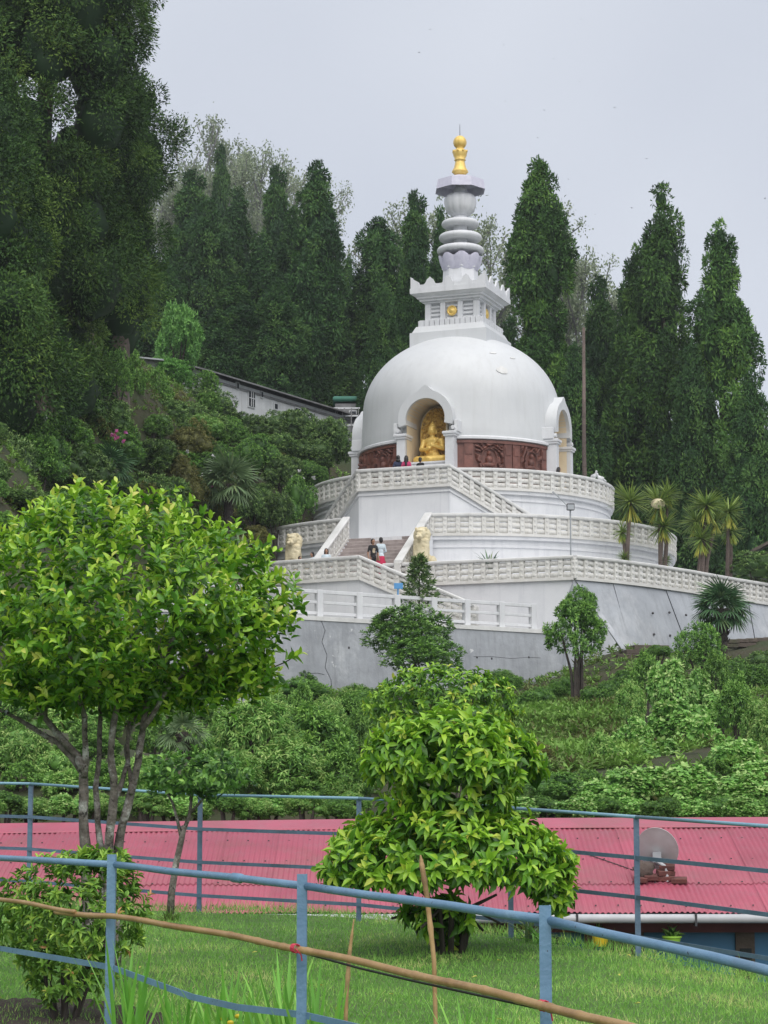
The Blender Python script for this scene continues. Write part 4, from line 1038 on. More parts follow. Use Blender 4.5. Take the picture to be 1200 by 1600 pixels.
# ------------------------------------------------------------------ white house on the hillside
H0, H1 = P(323, 576, 124), P(557, 654, 138.5); zr = H0.z; H1.z = zr
d = (H1 - H0); d.z = 0; ln = d.length; d.normalize(); nb = Vector((-d.y, d.x, 0)); nb = nb if nb.y > 0 else -nb
a = math.atan2(d.y, d.x)
zb = zr - 3.2
t = thing('house', 'long low whitewashed house with dark tin roof on the hillside', 'house', zz(H0, zb))
b = MB(); b.prism([H0, H0 + d * ln, H0 + d * ln + nb * 1.7, H0 + nb * 1.7], zb - 3, zr - .35); b.build('wall', M['house_white'], t)
rf = MB(); e0 = -.5
R0 = [H0 - d * .5 - nb * .55 + Vector((0, 0, -.30)), H0 + d * (ln + .5) - nb * .55 + Vector((0, 0, -.30)), H0 + d * (ln + .5) + nb * .85 + Vector((0, 0, .16)), H0 - d * .5 + nb * .85 + Vector((0, 0, .16)), H0 + d * (ln + .5) + nb * 2.2 + Vector((0, 0, -.30)), H0 - d * .5 + nb * 2.2 + Vector((0, 0, -.30))]
th_ = Vector((0, 0, .09))
rf.add(R0 + [p + th_ for p in R0], [(0, 3, 2, 1), (3, 5, 4, 2), (6, 7, 8, 9), (9, 8, 10, 11), (0, 1, 7, 6), (1, 2, 8, 7), (2, 4, 10, 8), (4, 5, 11, 10), (5, 3, 9, 11), (3, 0, 6, 9)])
roof = rf.build('roof', M['slate'], t)
gt = MB(); gt.add([H0 + Vector((0, 0, -.36)), H0 + nb * 1.7 + Vector((0, 0, -.36)), H0 + nb * .85 + Vector((0, 0, .1)), H0 + d * .12 + Vector((0, 0, -.36)), H0 + d * .12 + nb * 1.7 + Vector((0, 0, -.36)), H0 + d * .12 + nb * .85 + Vector((0, 0, .1))], [(0, 1, 2), (3, 5, 4), (0, 2, 5, 3), (2, 1, 4, 5)]); gt.build('gable', M['house_white'], t)
MB().box(H0 + d * ln / 2 - nb * .05 + Vector((0, 0, -.62)), (ln, .06, .12), rz=a).build('eave_board', M['slate'], t)
def hw_at(px, w, h, zc_, lab=None):
    k = None
    # intersect column px with the front wall
    dirx = P(px, 640, 1.0); tt = (dirx.x * H0.y - H0.x) / (d.x - dirx.x * d.y) if abs(d.x - dirx.x * d.y) > 1e-6 else 0
    c = H0 + d * tt - nb * .02; c.z = zc_
    fr_ = MB(); fr_.box((0, 0, 0), (w + .14, .1, h + .14)); wdw = fr_.build('window', M['house_white'], t, world=False); wdw.location = wm(t).inverted() @ c; wdw.rotation_euler.z = a
    g = MB().box((0, -.045, 0), (w, .05, h)).build('pane', M['window'], wdw, world=False)
    if w > .5:
        for s in (-.165, .165): MB().box((s * w, -.085, 0), (.05, .03, h)).build('mullion', M['house_white'], wdw, world=False)
        MB().box((0, -.085, .05), (w, .028, .05)).build('transom', M['house_white'], wdw, world=False)
hw_at(392, .62, .9, P(392, 624, 128).z); hw_at(370, .16, .32, P(370, 603, 126.7).z); hw_at(408, .16, .3, P(408, 616, 128.8).z); hw_at(430, .3, .3, P(430, 634, 130).z); hw_at(464, .5, .75, P(464, 646, 132).z); hw_at(478, .16, .3, P(478, 641, 133).z)
# green-roofed hut behind
q = P(541, 640, 139); q.z = th(q.x, 139) ; zt = ZY(628, 139)
t = thing('hut', 'small dark hut with green tin roof behind the white house', 'hut', q)
MB().box((q.x, q.y, (q.z + zt) / 2 - 1), (1.4, 2, zt - q.z + 1.4)).build('wall', M['slate'], t)
MB().box((q.x, q.y, zt), (1.7, 2.4, .32), bev=.1).build('roof', M['green_paint'], t)
for dx in (-.45, .45):
    w_ = MB().box((q.x + dx, q.y - 1.0, zt - 1.2), (.5, .08, .9)).build('window', M['house_white'], t); MB().box((q.x + dx, q.y - 1.045, zt - 1.2), (.38, .05, .76)).build('pane', M['window'], w_)
q = P(530, 655, 138); t = thing('veranda', 'dark veranda railing at the end of the white house', 'veranda', (q.x, q.y, q.z - 1))
for k in range(6): MB().box((q.x - 1.0 + k * .45, q.y - 1.2, q.z - .1), (.07, .07, 1.2)).build('post', M['slate'], t)
for dz_ in (-.6, .0, .5): MB().box((q.x + .1, q.y - 1.2, q.z + dz_), (2.5, .05, .09)).build('rail', M['house_white'], t)
# shed with thin roof by the big cedar
q = P(225, 572, 118); t = thing('shed', 'dim shed with thin pale roof edge beneath the tall cedar', 'shed', (q.x, q.y, q.z - 2))
MB().box((q.x, q.y, q.z - 1.1), (2.0, 1.6, 2.6)).build('wall', M['slate'], t)
MB().box((q.x, q.y, q.z + .25), (2.4, 2.2, .08), R=Matrix.Rotation(rad(6), 3, 'Y')).build('roof', M['steel'], t)
b = MB(); b.box((q.x + .5, q.y - .82, q.z - 1.0), (.7, .05, 1.4)); b.build('door', M['blue_wall'], t)
# board fence upper left
q0, q1 = P(-30, 640, 86), P(98, 648, 90)
t = thing('board_fence', 'weathered grey board fence under the tall cedar trees', 'fence', zz(q0, q0.z - 1))
n = 13; dd = q1 - q0
for k in range(n):
    c = q0 + dd * ((k + .5) / n); w = dd.length / n - .02
    MB().box((0, 0, 0), (w, .05, 1.75 + .08 * sin(k * 2.3)), bev=.006).build('board', M['wood_fence'], t, world=False).matrix_basis = wm(t).inverted() @ Matrix.Translation(c + Vector((0, 0, -.2))) @ Matrix.Rotation(math.atan2(dd.y, dd.x), 4, 'Z')
for u in (0, .33, .66, 1): MB().box(q0 + dd * u + Vector((0, .1, -.3)), (.1, .1, 2.2)).build('post', M['wood_fence'], t)
# hut at right edge
q = P(1199, 868, 112); t = thing('hut', 'brown gabled hut peeking out at the end of the plaza', 'hut', (q.x + 1, q.y, q.z - 2))
MB().box((q.x + 1.6, q.y + 1, q.z - 1.2), (4, 3, 2.6)).build('wall', M['brown_step'], t)
b = MB(); b.extrude([(q.x - .9, q.y - .8, q.z + .1), (q.x + 1.6, q.y - .8, q.z + 1.35), (q.x + 4.1, q.y - .8, q.z + .1), (q.x + 4.1, q.y - .8, q.z + .25), (q.x + 1.6, q.y - .8, q.z + 1.52), (q.x - .9, q.y - .8, q.z + .25)], (0, 3.6, 0)); b.build('roof', M['brown_step'], t)
# mossy steps on the slope
t = thing('mossy_steps', 'dark mossy stone steps climbing to the sloping cement wall', 'steps', P(900, 1068, 88))
n = 9
for k in range(n):
    u = k / (n - 1); c = P(905 + 95 * u, 1066 - 57 * u, 89.0 + 1.6 * u)
    MB().box(c + Vector((.3, .5, -.09)), (1.9 - .4 * u, 1.6, .2), bev=.02, rz=rad(12)).build('step', M['brown_step'], t)
t = thing('mossy_steps', 'short dark mossy steps at the foot of the cracked wall', 'steps', P(535, 1086, 86.8))
for k in range(4):
    c = P(534 + k * 3, 1090 - k * 4.5, 86.6 + .25 * k); MB().box(c, (1.6 - .12 * k, .6, .16), bev=.02).build('step', M['brown_step'], t)
t = thing('low_stone_wall', 'low dark stone ledge beside the fan palm', 'wall', P(1170, 1006, 100))
for k in range(9):
    c = P(1142 + 14 * k, 1004 - .8 * k, 98.4 + .5 * k)
    for j in range(2): MB().box(c + Vector((.06 * j, 0, -.16 + .2 * j)), (.52, .5, .19), bev=.03, rz=rad(12)).build('stone', M['brown_step'], t)
# white stair parapets at left
t = thing('garden_stairs', 'stone stairs with white parapets seen under the leafy tree', 'stairs', P(250, 1180, 70))
A_, B_ = P(300, 1098, 78), P(205, 1192, 68)
for k in range(14):
    c = A_.lerp(B_, k / 13); MB().box(c + Vector((-1.0, 0, -.35)), (2.0, 1.0, .22), bev=.02).build('step', M['stone_step'], t)
for off_ in (0, -2.1):
    o_ = Vector((off_, 0, 0)); b = MB(); b.extrude([A_ + o_ + Vector((0, 0, -.6)), A_ + o_ + Vector((0, 0, .5)), B_ + o_ + Vector((0, 0, .5)), B_ + o_ + Vector((0, 0, -.6))], (.28, 0, 0)); b.build('parapet', M['white'], t)
t = thing('white_wall', 'white garden wall glimpsed between the stems of leafy tree', 'wall', P(190, 1130, 76))
b = MB(); b.extrude([P(130, 1060, 80), P(262, 1082, 80), P(262, 1150, 80), P(130, 1160, 80)], (0, .4, 0)); b.build('wall', M['white'], t)
t = thing('white_wall', 'low white wall behind bushes at the blue fence', 'wall', P(60, 1250, 46))
b = MB(); b.extrude([P(-60, 1205, 48), P(150, 1205, 48), P(150, 1300, 48), P(-60, 1300, 48)], (0, .3, 0)); b.build('wall', M['house_white'], t)

# ------------------------------------------------------------------ pink-roofed house below the lawn
xa, xb = -12.5, 12.5
def ridge(x): return Vector((x, 33.6, -.085 + .012 * max(-6, min(6, x)) * (1 if x < 0 else .35)))
def eave(x): return Vector((x, 29.9, -1.27))
t = thing('pink_roofed_house', 'long blue-walled house with pink-red corrugated roof below the lawn', 'house', (0, 31.5, -3.7))
MB().box((0, 33.3, -2.55), (24.2, 5.6, 2.4)).build('wall', M['blue_wall'], t)
MB().box((0, 30.4, -1.47), (24.4, .14, .22)).build('fascia', M['maroon'], t)
MB().box((0, 35.5, -.9), (24.2, .2, 1.2)).build('rear_wall', M['blue_wall'], t)
pitch = .0765; nc = 11; shw = pitch * nc; nsh = int((xb - xa) / shw)
def sheet(x0, u0, u1, lift):
    n = nc * 6; vs = []; rows = 2
    for j in range(rows):
        u = u0 + (u1 - u0) * j
        for i in range(n + 1):
            x = x0 + (shw + .03) * i / n
            p = eave(x).lerp(ridge(x), u); p.z += .011 * cos(2 * PI * (x - xa) / pitch) + lift
            vs.append(p)
    vs2 = [p - Vector((0, 0, .004)) for p in vs]; m = n + 1
    fs = [(i, i + 1, m + i + 1, m + i) for i in range(n)]
    b = MB(); b.add(vs, fs); b.add(vs2, [f[::-1] for f in fs] )
    b.add([vs[0], vs[m], vs2[m], vs2[0]], [(0, 1, 2, 3)]); b.f += [(i, i + 2 * m, i + 1 + 2 * m, i + 1) for i in range(n)]; b.m += [0] * n
    return b
rr_ = random.Random(8)
for k in range(nsh):
    x0 = xa + k * shw
    for u0, u1, lf in ((-.02, .30, 0), (.265, .985, .012)):
        me_ = sheet(x0, u0, u1, lf + (k % 2) * .010).mesh('roof_sheet', M['roof'], smooth='all', fix=False)
        o = link('roof_sheet', me_, t)
sc_ = MB()
for k in range(int((xb - xa) / (pitch * 4))):
    x = xa + pitch * 4 * k + pitch
    for u in (.03, .27, .52, .76):
        p = eave(x).lerp(ridge(x), u + .006 * sin(k * 7.3)); p.z += .028; sc_.box(p, (.022, .022, .016))
o = sc_.build('roofing_screws', M['dark'], t); o['kind'] = 'stuff'
b = MB()
vs = []
for i in range(61):
    x = xa + (xb - xa) * i / 60; rz_ = ridge(x)
    vs += [rz_ + Vector((0, -.42, -.105)), rz_ + Vector((0, -.41, -.085)), rz_ + Vector((0, 0, .045)), rz_ + Vector((0, .4, -.1))]
b.add(vs, [(i * 4 + k, i * 4 + 4 + k, i * 4 + 5 + k, i * 4 + 1 + k) for i in range(60) for k in range(3)]); b.build('ridge_cap', M['roof'], t)
b = MB(); b.add([(xa, 33.62, -.2), (xb, 33.62, -.2), (xb, 37.2, -1.27), (xa, 37.2, -1.27), (xa, 33.62, -.24), (xb, 33.62, -.24), (xb, 37.2, -1.31), (xa, 37.2, -1.31)], [(0, 1, 2, 3), (7, 6, 5, 4), (0, 4, 5, 1), (2, 6, 7, 3)]); b.build('rear_roof', M['roof'], t)
MB().tube([(xa, 29.82, -1.37), (xb, 29.82, -1.37)], .062, 12).build('gutter', M['pvc'], t, smooth='all')
for k in range(16): x = xa + .7 + k * 1.6; MB().box((x, 29.83, -1.39), (.03, .15, .16)).build('gutter_bracket', M['dark'], t)
for px_, w in ((922, .13),): x = P(px_, 1460, 30.2).x; MB().box((x, 30.3, -2.3), (w, .14, 1.7)).build('post', M['maroon'], t)
x = P(975, 1460, 30.4).x; dr_ = MB().box((x, 30.48, -2.45), (.55, .08, 2.0)).build('door', M['brown_step'], t)
for k in range(4): MB().box((x - .2 + k * .135, 30.43, -2.45), (.12, .03, 1.96)).build('plank', M['brown_step'], dr_)
x = P(1165, 1460, 30.4).x; wd = MB().box((x, 30.48, -1.95), (.26, .08, .9)).build('window', M['brown_step'], t)
MB().box((x, 30.425, -1.95), (.16, .03, .3)).build('pane', M['window'], wd)
x = P(820, 1460, 30.4).x; wd = MB().box((x, 30.48, -2.3), (1.1, .08, 1.3)).build('doorway', M['dark'], t)
def hang_pot(px, y, col, lab):
    p = P(px, y, 29.95); t = thing('hanging_pot', lab, 'flower pot', p)
    MB().lathe([(.0, -.09), (.085, -.09), (.12, .07), (.135, .075), (.135, .1), (.105, .09), (.0, .06)], 16, p).build('pot', M[col], t, smooth=True)
    hk = Vector((p.x, 30.1, -1.42))
    for s in (-1, 1): MB().tube([p + Vector((s * .12, 0, .09)), hk], .004, 4).build('wire', M['dark'], t)
    n = 40; dirs = rsph(n); dirs[:, 2] = np.abs(dirs[:, 2]) + .2
    V, T, I = leaves(T_LANCE, np.tile(np.array(p) + (0, 0, .07), (n, 1)), dirs, rsph(n), rng.uniform(.08, .2, n), .03, rng.random(n))
    link('plant', npmesh('plant', V, T, G['shrub'], I), t)
hang_pot(938, 1468, 'yellow', 'yellow pot hanging from the gutter of the blue house')
hang_pot(1050, 1474, 'limepl', 'lime green pot hanging before the blue wall')

# satellite dish
rp = eave(P(1028, 1380, 31.2).x).lerp(ridge(P(1028, 1380, 31.2).x), .30)
t = thing('satellite_dish', 'grey satellite dish on a stub mast on the pink roof', 'satellite dish', rp)
dc = P(1027, 1327, 31.05)
nd = Vector((.30, .82, .45)).normalized(); qd = nd.to_track_quat('Z', 'Y')
b = MB(); pr = [(.0, 0)] + [(r, .32 * r * r) for r in (.06, .12, .18, .24, .285)] + [(.30, .027), (.30, .015), (.28, .015)] + [(r, .32 * r * r - .012) for r in (.24, .18, .12, .06)] + [(0, -.012)]
b.lathe(pr, 36); b.v = [tuple(qd @ Vector((v[0], v[1] * 1.1, v[2])) + dc) for v in b.v]; b.build('dish', M['rust'], t, smooth=True)
bd = dc - nd * .02
MB().tube([rp + Vector((.10, -.1, 0)), rp + Vector((.08, -.1, .2)), dc - nd * .08 + Vector((.0, 0, -.12))], .028, 8).build('mast', M['pvc'], t)
MB().box(dc - nd * .06 + Vector((0, 0, -.08)), (.12, .1, .14)).build('bracket', M['steel'], t)
MB().tube([dc + Vector((-.02, 0, -.22)), dc + nd * .26 + Vector((0, 0, -.16))], .012, 6).build('feed_arm', M['steel'], t)
MB().cap(dc + nd * .26 + Vector((0, 0, -.17)), dc + nd * .2 + Vector((0, 0, -.10)), .035, .03).build('feed_horn', M['pvc'], t)
for k, (dx, dy, dz_, s_) in enumerate(((.08, -.06, .05, 1), (.08, -.06, .125, 1), (.10, -.06, .2, .9), (-.14, -.1, .06, .8), (.26, -.12, .02, .9), (-.28, -.12, .03, .8))):
    o = MB().box((0, 0, 0), (.24 * s_, .14, .07), bev=.008).build('brick', M['brick']); o.location = rp + Vector((dx, dy, dz_)); o.rotation_euler = (rad(14), 0, rad(rr_.uniform(-12, 12)))
    tag(o, 'dark red brick weighing down the satellite dish base', 'brick', 'bricks at the foot of the dish')
b = MB(); b.ell((0, 0, 0), (.15, .1, .13)); me_ = b.mesh('rock', M['trunk'], smooth='all')
for v in me_.vertices: v.co *= 1 + .18 * sin(v.co.x * 40 + v.co.z * 31)
o = link('rock', me_); o.location = rp + Vector((-.22, -.05, .16)); tag(o, 'grey rounded rock beside the satellite dish mast', 'rock')
b = MB(); pts = [rp + Vector((-.1, -.08, .05))]
for k in range(1, 13):
    u = k / 12; p = P(1010 - 110 * u, 1368 - 45 * u ** 1.8 + 2 * sin(u * 9), 31.2 + 1.0 * u); q = eave(p.x).lerp(ridge(p.x), max(0, min(1, (p.y - 29.9) / 3.7))); p = Vector((p.x, q.y, q.z + .025)); pts.append(p)
o = link('cable', MB().tube(pts, .008, 5).mesh('cable', M['cable'])); tag(o, 'thin black cable trailing over the pink roof from the dish', 'cable')

# ------------------------------------------------------------------ blue pipe fence at the back of the lawn
bp = [(-190, 28.0), (52, 26.4), (315, 24.9), (561, 23.4), (795, 21.9), (990, 20.4), (1235, 18.2)]
posts = []
for x, D in bp:
    X = (x - 600) / F * D; posts.append(Vector((X, D, float(zl(X, D)))))
t = thing('pipe_fence', 'slate blue metal fence along the far edge of the lawn', 'fence', posts[2])
ht = [1.34, 1.34, 1.30, 1.29, 1.28, 1.27, 1.27]
for p, h in zip(posts, ht):
    b = MB(); b.box(p + Vector((0, .0, h / 2 - .15)), (.05, .012, h + .3)); b.box(p + Vector((.022, .025, h / 2 - .15)), (.012, .05, h + .3)); b.build('post', M['blue_fence_d'], t)
for fr_, kind in ((1.0, 'pipe'), (.705, 'bar'), (.42, 'bar'), (.135, 'bar')):
    for i in range(len(posts) - 1):
        p, q = posts[i] + Vector((0, -.02, ht[i] * fr_)), posts[i + 1] + Vector((0, -.02, ht[i + 1] * fr_))
        if kind == 'pipe': MB().tube([p, q], .017, 8).build('rail', M['blue_fence_l'], t, smooth='all')
        else:
            dd = q - p; m = (p + q) / 2
            MB().box(m, (.009, dd.length, .038), R=dd.to_track_quat('Y', 'Z').to_matrix()).build('rail', M['blue_fence_d'], t)

# ------------------------------------------------------------------ blue fence in front with bamboo
fp = [(-330, 1318, 19.4), (175, 1343, 13.2), (473, 1375, 11.2), (853, 1426, 9.3), (1450, 1560, 7.3)]
FPp = [P(*q) for q in fp]
t = thing('front_fence', 'blue angle-iron fence with round top pipe beside the lawn', 'fence', zz(FPp[2], -1.55))
for i, p in enumerate(FPp):
    g = float(zl(p.x, p.y)) - .2; h = p.z + .03 - g; c = Vector((p.x, p.y, (p.z + .03 + g) / 2)); w = .05
    b = MB(); b.box(c + Vector((-.004, 0, 0)), (w, .006, h)); b.box(c + Vector((w / 2 - .006, .028, 0)), (.006, .05, h)); pst = b.build('post', M['blue_fence'], t)
def wob(p, q, n, amp, seed):
    r = random.Random(seed); return [p.lerp(q, k / n) + Vector((0, 0, amp * math.sin(k * 1.7 + seed) * (0 < k < n))) for k in range(n + 1)]
for i in range(len(FPp) - 1):
    p, q = FPp[i] + Vector((0, .045, -.03)), FPp[i + 1] + Vector((0, .045, -.03))
    MB().tube(wob(p, q, 6, .003, i), .0205, 10).build('top_rail', M['blue_fence'], t, smooth='all')
cpl = P(383, 1370, 11.86); cdir = (FPp[2] - FPp[1]).normalized(); cpl = FPp[1].lerp(FPp[2], .69) + Vector((0, .045, -.028))
MB().cap(cpl - cdir * .045, cpl + cdir * .045, .026, .026, 10).build('coupling', M['blue_fence'], t, smooth='all')
low = [P(-330, 1432, 19.4), P(0, 1482, 15.0), P(175, 1512, 13.22), P(300, 1558, 12.2), P(370, 1574, 11.8), P(473, 1586, 11.22), P(600, 1615, 10.5), P(853, 1660, 9.32)]
for p, q in zip(low[:-1], low[1:]):
    dd = q - p; MB().box((p + q) / 2 + Vector((0, .012, 0)), (.008, dd.length + .01, .034), R=dd.to_track_quat('Y', 'Z').to_matrix()).build('lower_bar', M['blue_fence'], t)

def bamboo(pts, r0, r1, seed, label):
    r = random.Random(seed); b = MB(); path = []; rads = []
    tot = sum((q - p).length for p, q in zip(pts[:-1], pts[1:])); acc = 0; nextn = .12
    for p, q in zip(pts[:-1], pts[1:]):
        l = (q - p).length; n = max(2, int(l / .028))
        for k in range(n):
            s = acc + l * k / n; base_r = r0 + (r1 - r0) * s / tot
            node = abs((s + .05 * sin(s * 3 + seed)) % .27 - .135) > .127
            path.append(p.lerp(q, k / n) + Vector((0, 0, .004 * sin(s * 5 + seed)))); rads.append(base_r * (1.16 if node else 1.0))
        acc += l
    path.append(pts[-1]); rads.append(r1)
    o = b.tube(path, rads, 10).build('bamboo_pole', M['bamboo'], None, smooth='all'); tag(o, label, 'bamboo pole'); return o
zf = Vector((0, -.04, 0))
bamboo([P(-260, 1360, 17.6) + zf, P(0, 1404, 14.8) + zf, P(118, 1424, 13.55) + zf], .019, .014, 1, 'short bamboo pole tied across the fence in front of the bushy azalea')
bamboo([P(90, 1425, 13.9) + zf * 2, P(175, 1431, 13.1) + zf, P(300, 1450, 12.2) + zf, P(473, 1483, 11.1) + zf, P(660, 1524, 10.15) + zf, P(853, 1571, 9.2) + zf, P(960, 1598, 8.75) + zf, P(1080, 1632, 8.3) + zf], .0165, .020, 2, 'long bamboo pole tied along the blue fence above the sword leaves')
def tie(p, label, seed):
    r = random.Random(seed); b = MB(); d_ = (FPp[3] - FPp[2]).normalized(); u = Vector((0, 0, 1)); nrm_ = d_.cross(u)
    for k in range(5):
        c = p + d_ * (-.016 + .008 * k); pts = [c + (u * cos(g) + nrm_ * sin(g)) * (.0205 + .002 * r.random()) for g in np.linspace(0, 2 * PI, 10)]
        b.tube(pts, .0028, 4)
    b.tube([p + Vector((0, -.025, 0)), p + Vector((.03, -.03, -.03)), p + Vector((.035, -.03, -.06))], .0035, 4)
    o = b.build('string_tie', M['red_string']); tag(o, label, 'string')
tie(P(462, 1481, 11.12) + zf, 'red string tying bamboo pole to the slim blue post', 1); tie(P(848, 1570, 9.24) + zf, 'red string tying bamboo pole near its drooping end', 2)
o = MB().tube([P(x, y, D) + zf * .4 for x, y, D in ((90, 1424, 13.8), (175, 1428, 13.15), (300, 1448, 12.25), (480, 1490, 11.1), (560, 1512, 10.7), (640, 1531, 10.3), (740, 1553, 9.8), (850, 1577, 9.25))], .0065, 6).build('cable', M['cable'])
tag(o, 'black cable slung under the long bamboo pole', 'cable')
def stake(pts, rads, lab):
    b = MB(); path = []; rr = []
    for i in range(len(pts) - 1):
        for k in range(8): path.append(pts[i].lerp(pts[i + 1], k / 8)); rr.append((rads[i] + (rads[i + 1] - rads[i]) * k / 8) * (1.25 if (k == 4) else 1))
    path.append(pts[-1]); rr.append(rads[-1]); o = b.tube(path, rr, 7).build('stake', M['stick'], None, smooth='all'); tag(o, lab, 'stake')
def gz(x, D): X = (x - 600) / F * D; return Vector((X, D, float(zl(X, D)) - .15))
stake([gz(683, 11.8), P(678, 1500, 11.8), P(667, 1400, 11.8), P(659, 1352, 11.8), P(657, 1336, 11.8)], [.011, .013, .014, .015, .004], 'tall thin bamboo stake standing before the yellow-green shrub')
stake([gz(538, 12.0), P(541, 1560, 12.0), P(546, 1490, 12.0), P(553, 1436, 12.0)], [.010, .012, .012, .003], 'short broken stake between the sword leaves and the lawn')
# ------------------------------------------------------------------ vegetation helpers
UP = np.array([0, 0, 1.0])
def sphere_tm(nu=6, nv=4):
    b = MB(); b.ell((0, 0, 0), 1, nu=nu, nv=nv); V = np.array(b.v); T = []
    for f in b.f: T += [(f[0], f[1], f[2]), (f[0], f[2], f[3])]
    return V, np.array(T)
SPH = sphere_tm()
def cores(cs, rs, tint, squash=.85, tm=SPH):
    V, T = tm; N_ = len(cs)
    X = cs[:, None, :] + V[None] * rs[:, None, None] * np.array([1, 1, squash])
    return X.reshape(-1, 3), (T[None] + (np.arange(N_) * len(V))[:, None, None]).reshape(-1, 3), np.repeat(np.broadcast_to(tint, (N_,)), len(V))
T_DIA = (np.array([(0, 0, 0), (.5, .45, .08), (0, 1, 0), (-.5, .45, .08)], float), np.array([(0, 1, 2), (0, 2, 3)]))

SPH5 = sphere_tm(5, 3)
def cedar_mesh(name, H, prof, csize, lsize, per, seed, mat, cull=True, gaps=0.0, tb=.4, sub=10, cullx=None, cullz=1e9, dens=.68):
    r = np.random.default_rng(seed); ts = [p[0] for p in prof]; rs_ = [p[1] for p in prof]; rmax = max(rs_)
    cs, crs = [], []; z = ts[0] * H
    while z < H * ts[-1]:
        R = float(np.interp(z / H, ts, rs_)); loc_c = csize * (.5 + .5 * min(1, R / rmax))
        n = 1 if R < loc_c * .8 else max(2, int(2 * PI * R * dens / loc_c)); ph = r.uniform(0, 6.28)
        for k in range(n):
            if gaps and r.random() < gaps: continue
            a = ph + 2 * PI * k / n + r.normal() * .25; rr = max(0, R - loc_c * .62) * r.uniform(.6, 1.25)
            cs.append((rr * cos(a), rr * sin(a), z + r.normal() * loc_c * .25)); crs.append(loc_c * r.uniform(.6, 1.2))
        z += loc_c * .78 * r.uniform(.8, 1.2)
    cs.append((0, 0, H * ts[-1])); crs.append(csize * .38)
    cs = np.array(cs); crs = np.array(crs)
    nsub = np.where(crs > csize * .5, sub, sub // 2 + 2)
    if cull: nsub = np.where(cs[:, 1] > rmax * .3, 2, nsub)
    far = np.zeros(len(cs), bool)
    if cullx is not None: far = (cs[:, 0] < cullx) | (cs[:, 2] > cullz); nsub = np.where(far, 4, nsub)
    ids = np.repeat(np.arange(len(cs)), nsub); n = len(ids)
    out = nrm(np.c_[cs[ids, :2], np.full(n, .5 * csize)])
    dr = nrm(rsph(n, r) + out * .7 + UP * .25)
    sc = cs[ids] + dr * (crs[ids] * r.uniform(.5, .9, n))[:, None] * np.array([1, 1, 1.2]); sr = crs[ids] * r.uniform(.28, .5, n)
    stint = np.clip(tb + r.normal(size=len(cs))[ids] * .16 + r.normal(size=n) * .16, 0, 1)
    fc = ~(far | (cs[:, 1] > rmax * .3)); parts = [cores(cs[fc], crs[fc] * .55, np.full(fc.sum(), .02), 1.15)]  # near-black clump cores: shade of the crown's gaps painted into their colour
    num = np.maximum(8, (per * (sr / (csize * .4)) ** 2 * np.where(far[ids], .35, 1)).astype(int)); i2 = np.repeat(np.arange(n), num); m = len(i2)
    d2 = nrm(rsph(m, r) + dr[i2] * .7 + UP * .15)
    pos = sc[i2] + d2 * (sr[i2] * r.uniform(.55, 1.05, m))[:, None] * np.array([1, 1, 1.2])
    tang = nrm(np.cross(d2, rsph(m, r)))
    d = tang * .6 + d2 * r.uniform(.3, 1.3, m)[:, None] - UP * r.uniform(-.2, .7, m)[:, None] + r.normal(size=(m, 3)) * .2
    Ln = lsize * r.uniform(.6, 1.3, m)
    cd = nrm(pos - cs[ids][i2])
    parts.append(leaves(T_DIA, pos, d, cd * .9 + d2 * .5 + r.normal(size=(m, 3)) * .3, Ln, Ln * .36, np.clip(stint[i2] + r.normal(size=m) * .15, 0, 1)))
    V, T, I = cat(parts)
    return npmesh(name, V, T, G[mat], I, smooth=True)
def trunk_mesh(H, r0, r1, seed, sway=.15, n=8):
    r = random.Random(seed); pts = [Vector((0, 0, -.8))]; k = 9
    for i in range(k): u = i / (k - 1); pts.append(Vector((r.uniform(-1, 1) * sway * u, r.uniform(-1, 1) * sway * u, H * u)))
    return MB().tube(pts, [r0 * 1.25] + [r0 + (r1 - r0) * (i / (k - 1)) for i in range(k)], n).mesh('trunk', M['trunk'], smooth='all')

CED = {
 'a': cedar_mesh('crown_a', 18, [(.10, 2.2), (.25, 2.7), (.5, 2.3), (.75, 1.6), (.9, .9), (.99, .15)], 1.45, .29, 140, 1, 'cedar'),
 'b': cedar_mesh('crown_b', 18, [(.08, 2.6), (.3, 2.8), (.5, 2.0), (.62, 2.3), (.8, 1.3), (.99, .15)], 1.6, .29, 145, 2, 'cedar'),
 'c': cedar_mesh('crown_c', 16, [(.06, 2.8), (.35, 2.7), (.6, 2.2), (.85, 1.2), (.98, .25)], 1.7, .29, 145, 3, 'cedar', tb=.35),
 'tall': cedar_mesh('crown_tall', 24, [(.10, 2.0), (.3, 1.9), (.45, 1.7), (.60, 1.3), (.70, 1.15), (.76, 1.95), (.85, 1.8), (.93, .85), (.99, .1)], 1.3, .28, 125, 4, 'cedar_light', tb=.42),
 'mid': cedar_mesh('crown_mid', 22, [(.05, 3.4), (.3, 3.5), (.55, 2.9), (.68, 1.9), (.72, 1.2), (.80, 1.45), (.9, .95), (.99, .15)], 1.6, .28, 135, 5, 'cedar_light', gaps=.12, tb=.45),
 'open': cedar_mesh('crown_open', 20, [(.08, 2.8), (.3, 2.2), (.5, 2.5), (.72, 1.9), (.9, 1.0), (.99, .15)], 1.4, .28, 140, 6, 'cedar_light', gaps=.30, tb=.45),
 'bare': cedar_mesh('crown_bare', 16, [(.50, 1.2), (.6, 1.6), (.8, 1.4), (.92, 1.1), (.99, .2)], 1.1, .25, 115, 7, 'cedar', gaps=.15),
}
CH = {'a': 18, 'b': 18, 'c': 16, 'tall': 24, 'mid': 22, 'open': 20, 'bare': 16}; CRm = {'a': 2.7, 'b': 2.8, 'c': 2.8, 'tall': 1.95, 'mid': 3.5, 'open': 2.7, 'bare': 1.6}
TRK = {k: trunk_mesh(CH[k] * .93, .32, .07, i) for i, k in enumerate(CED)}
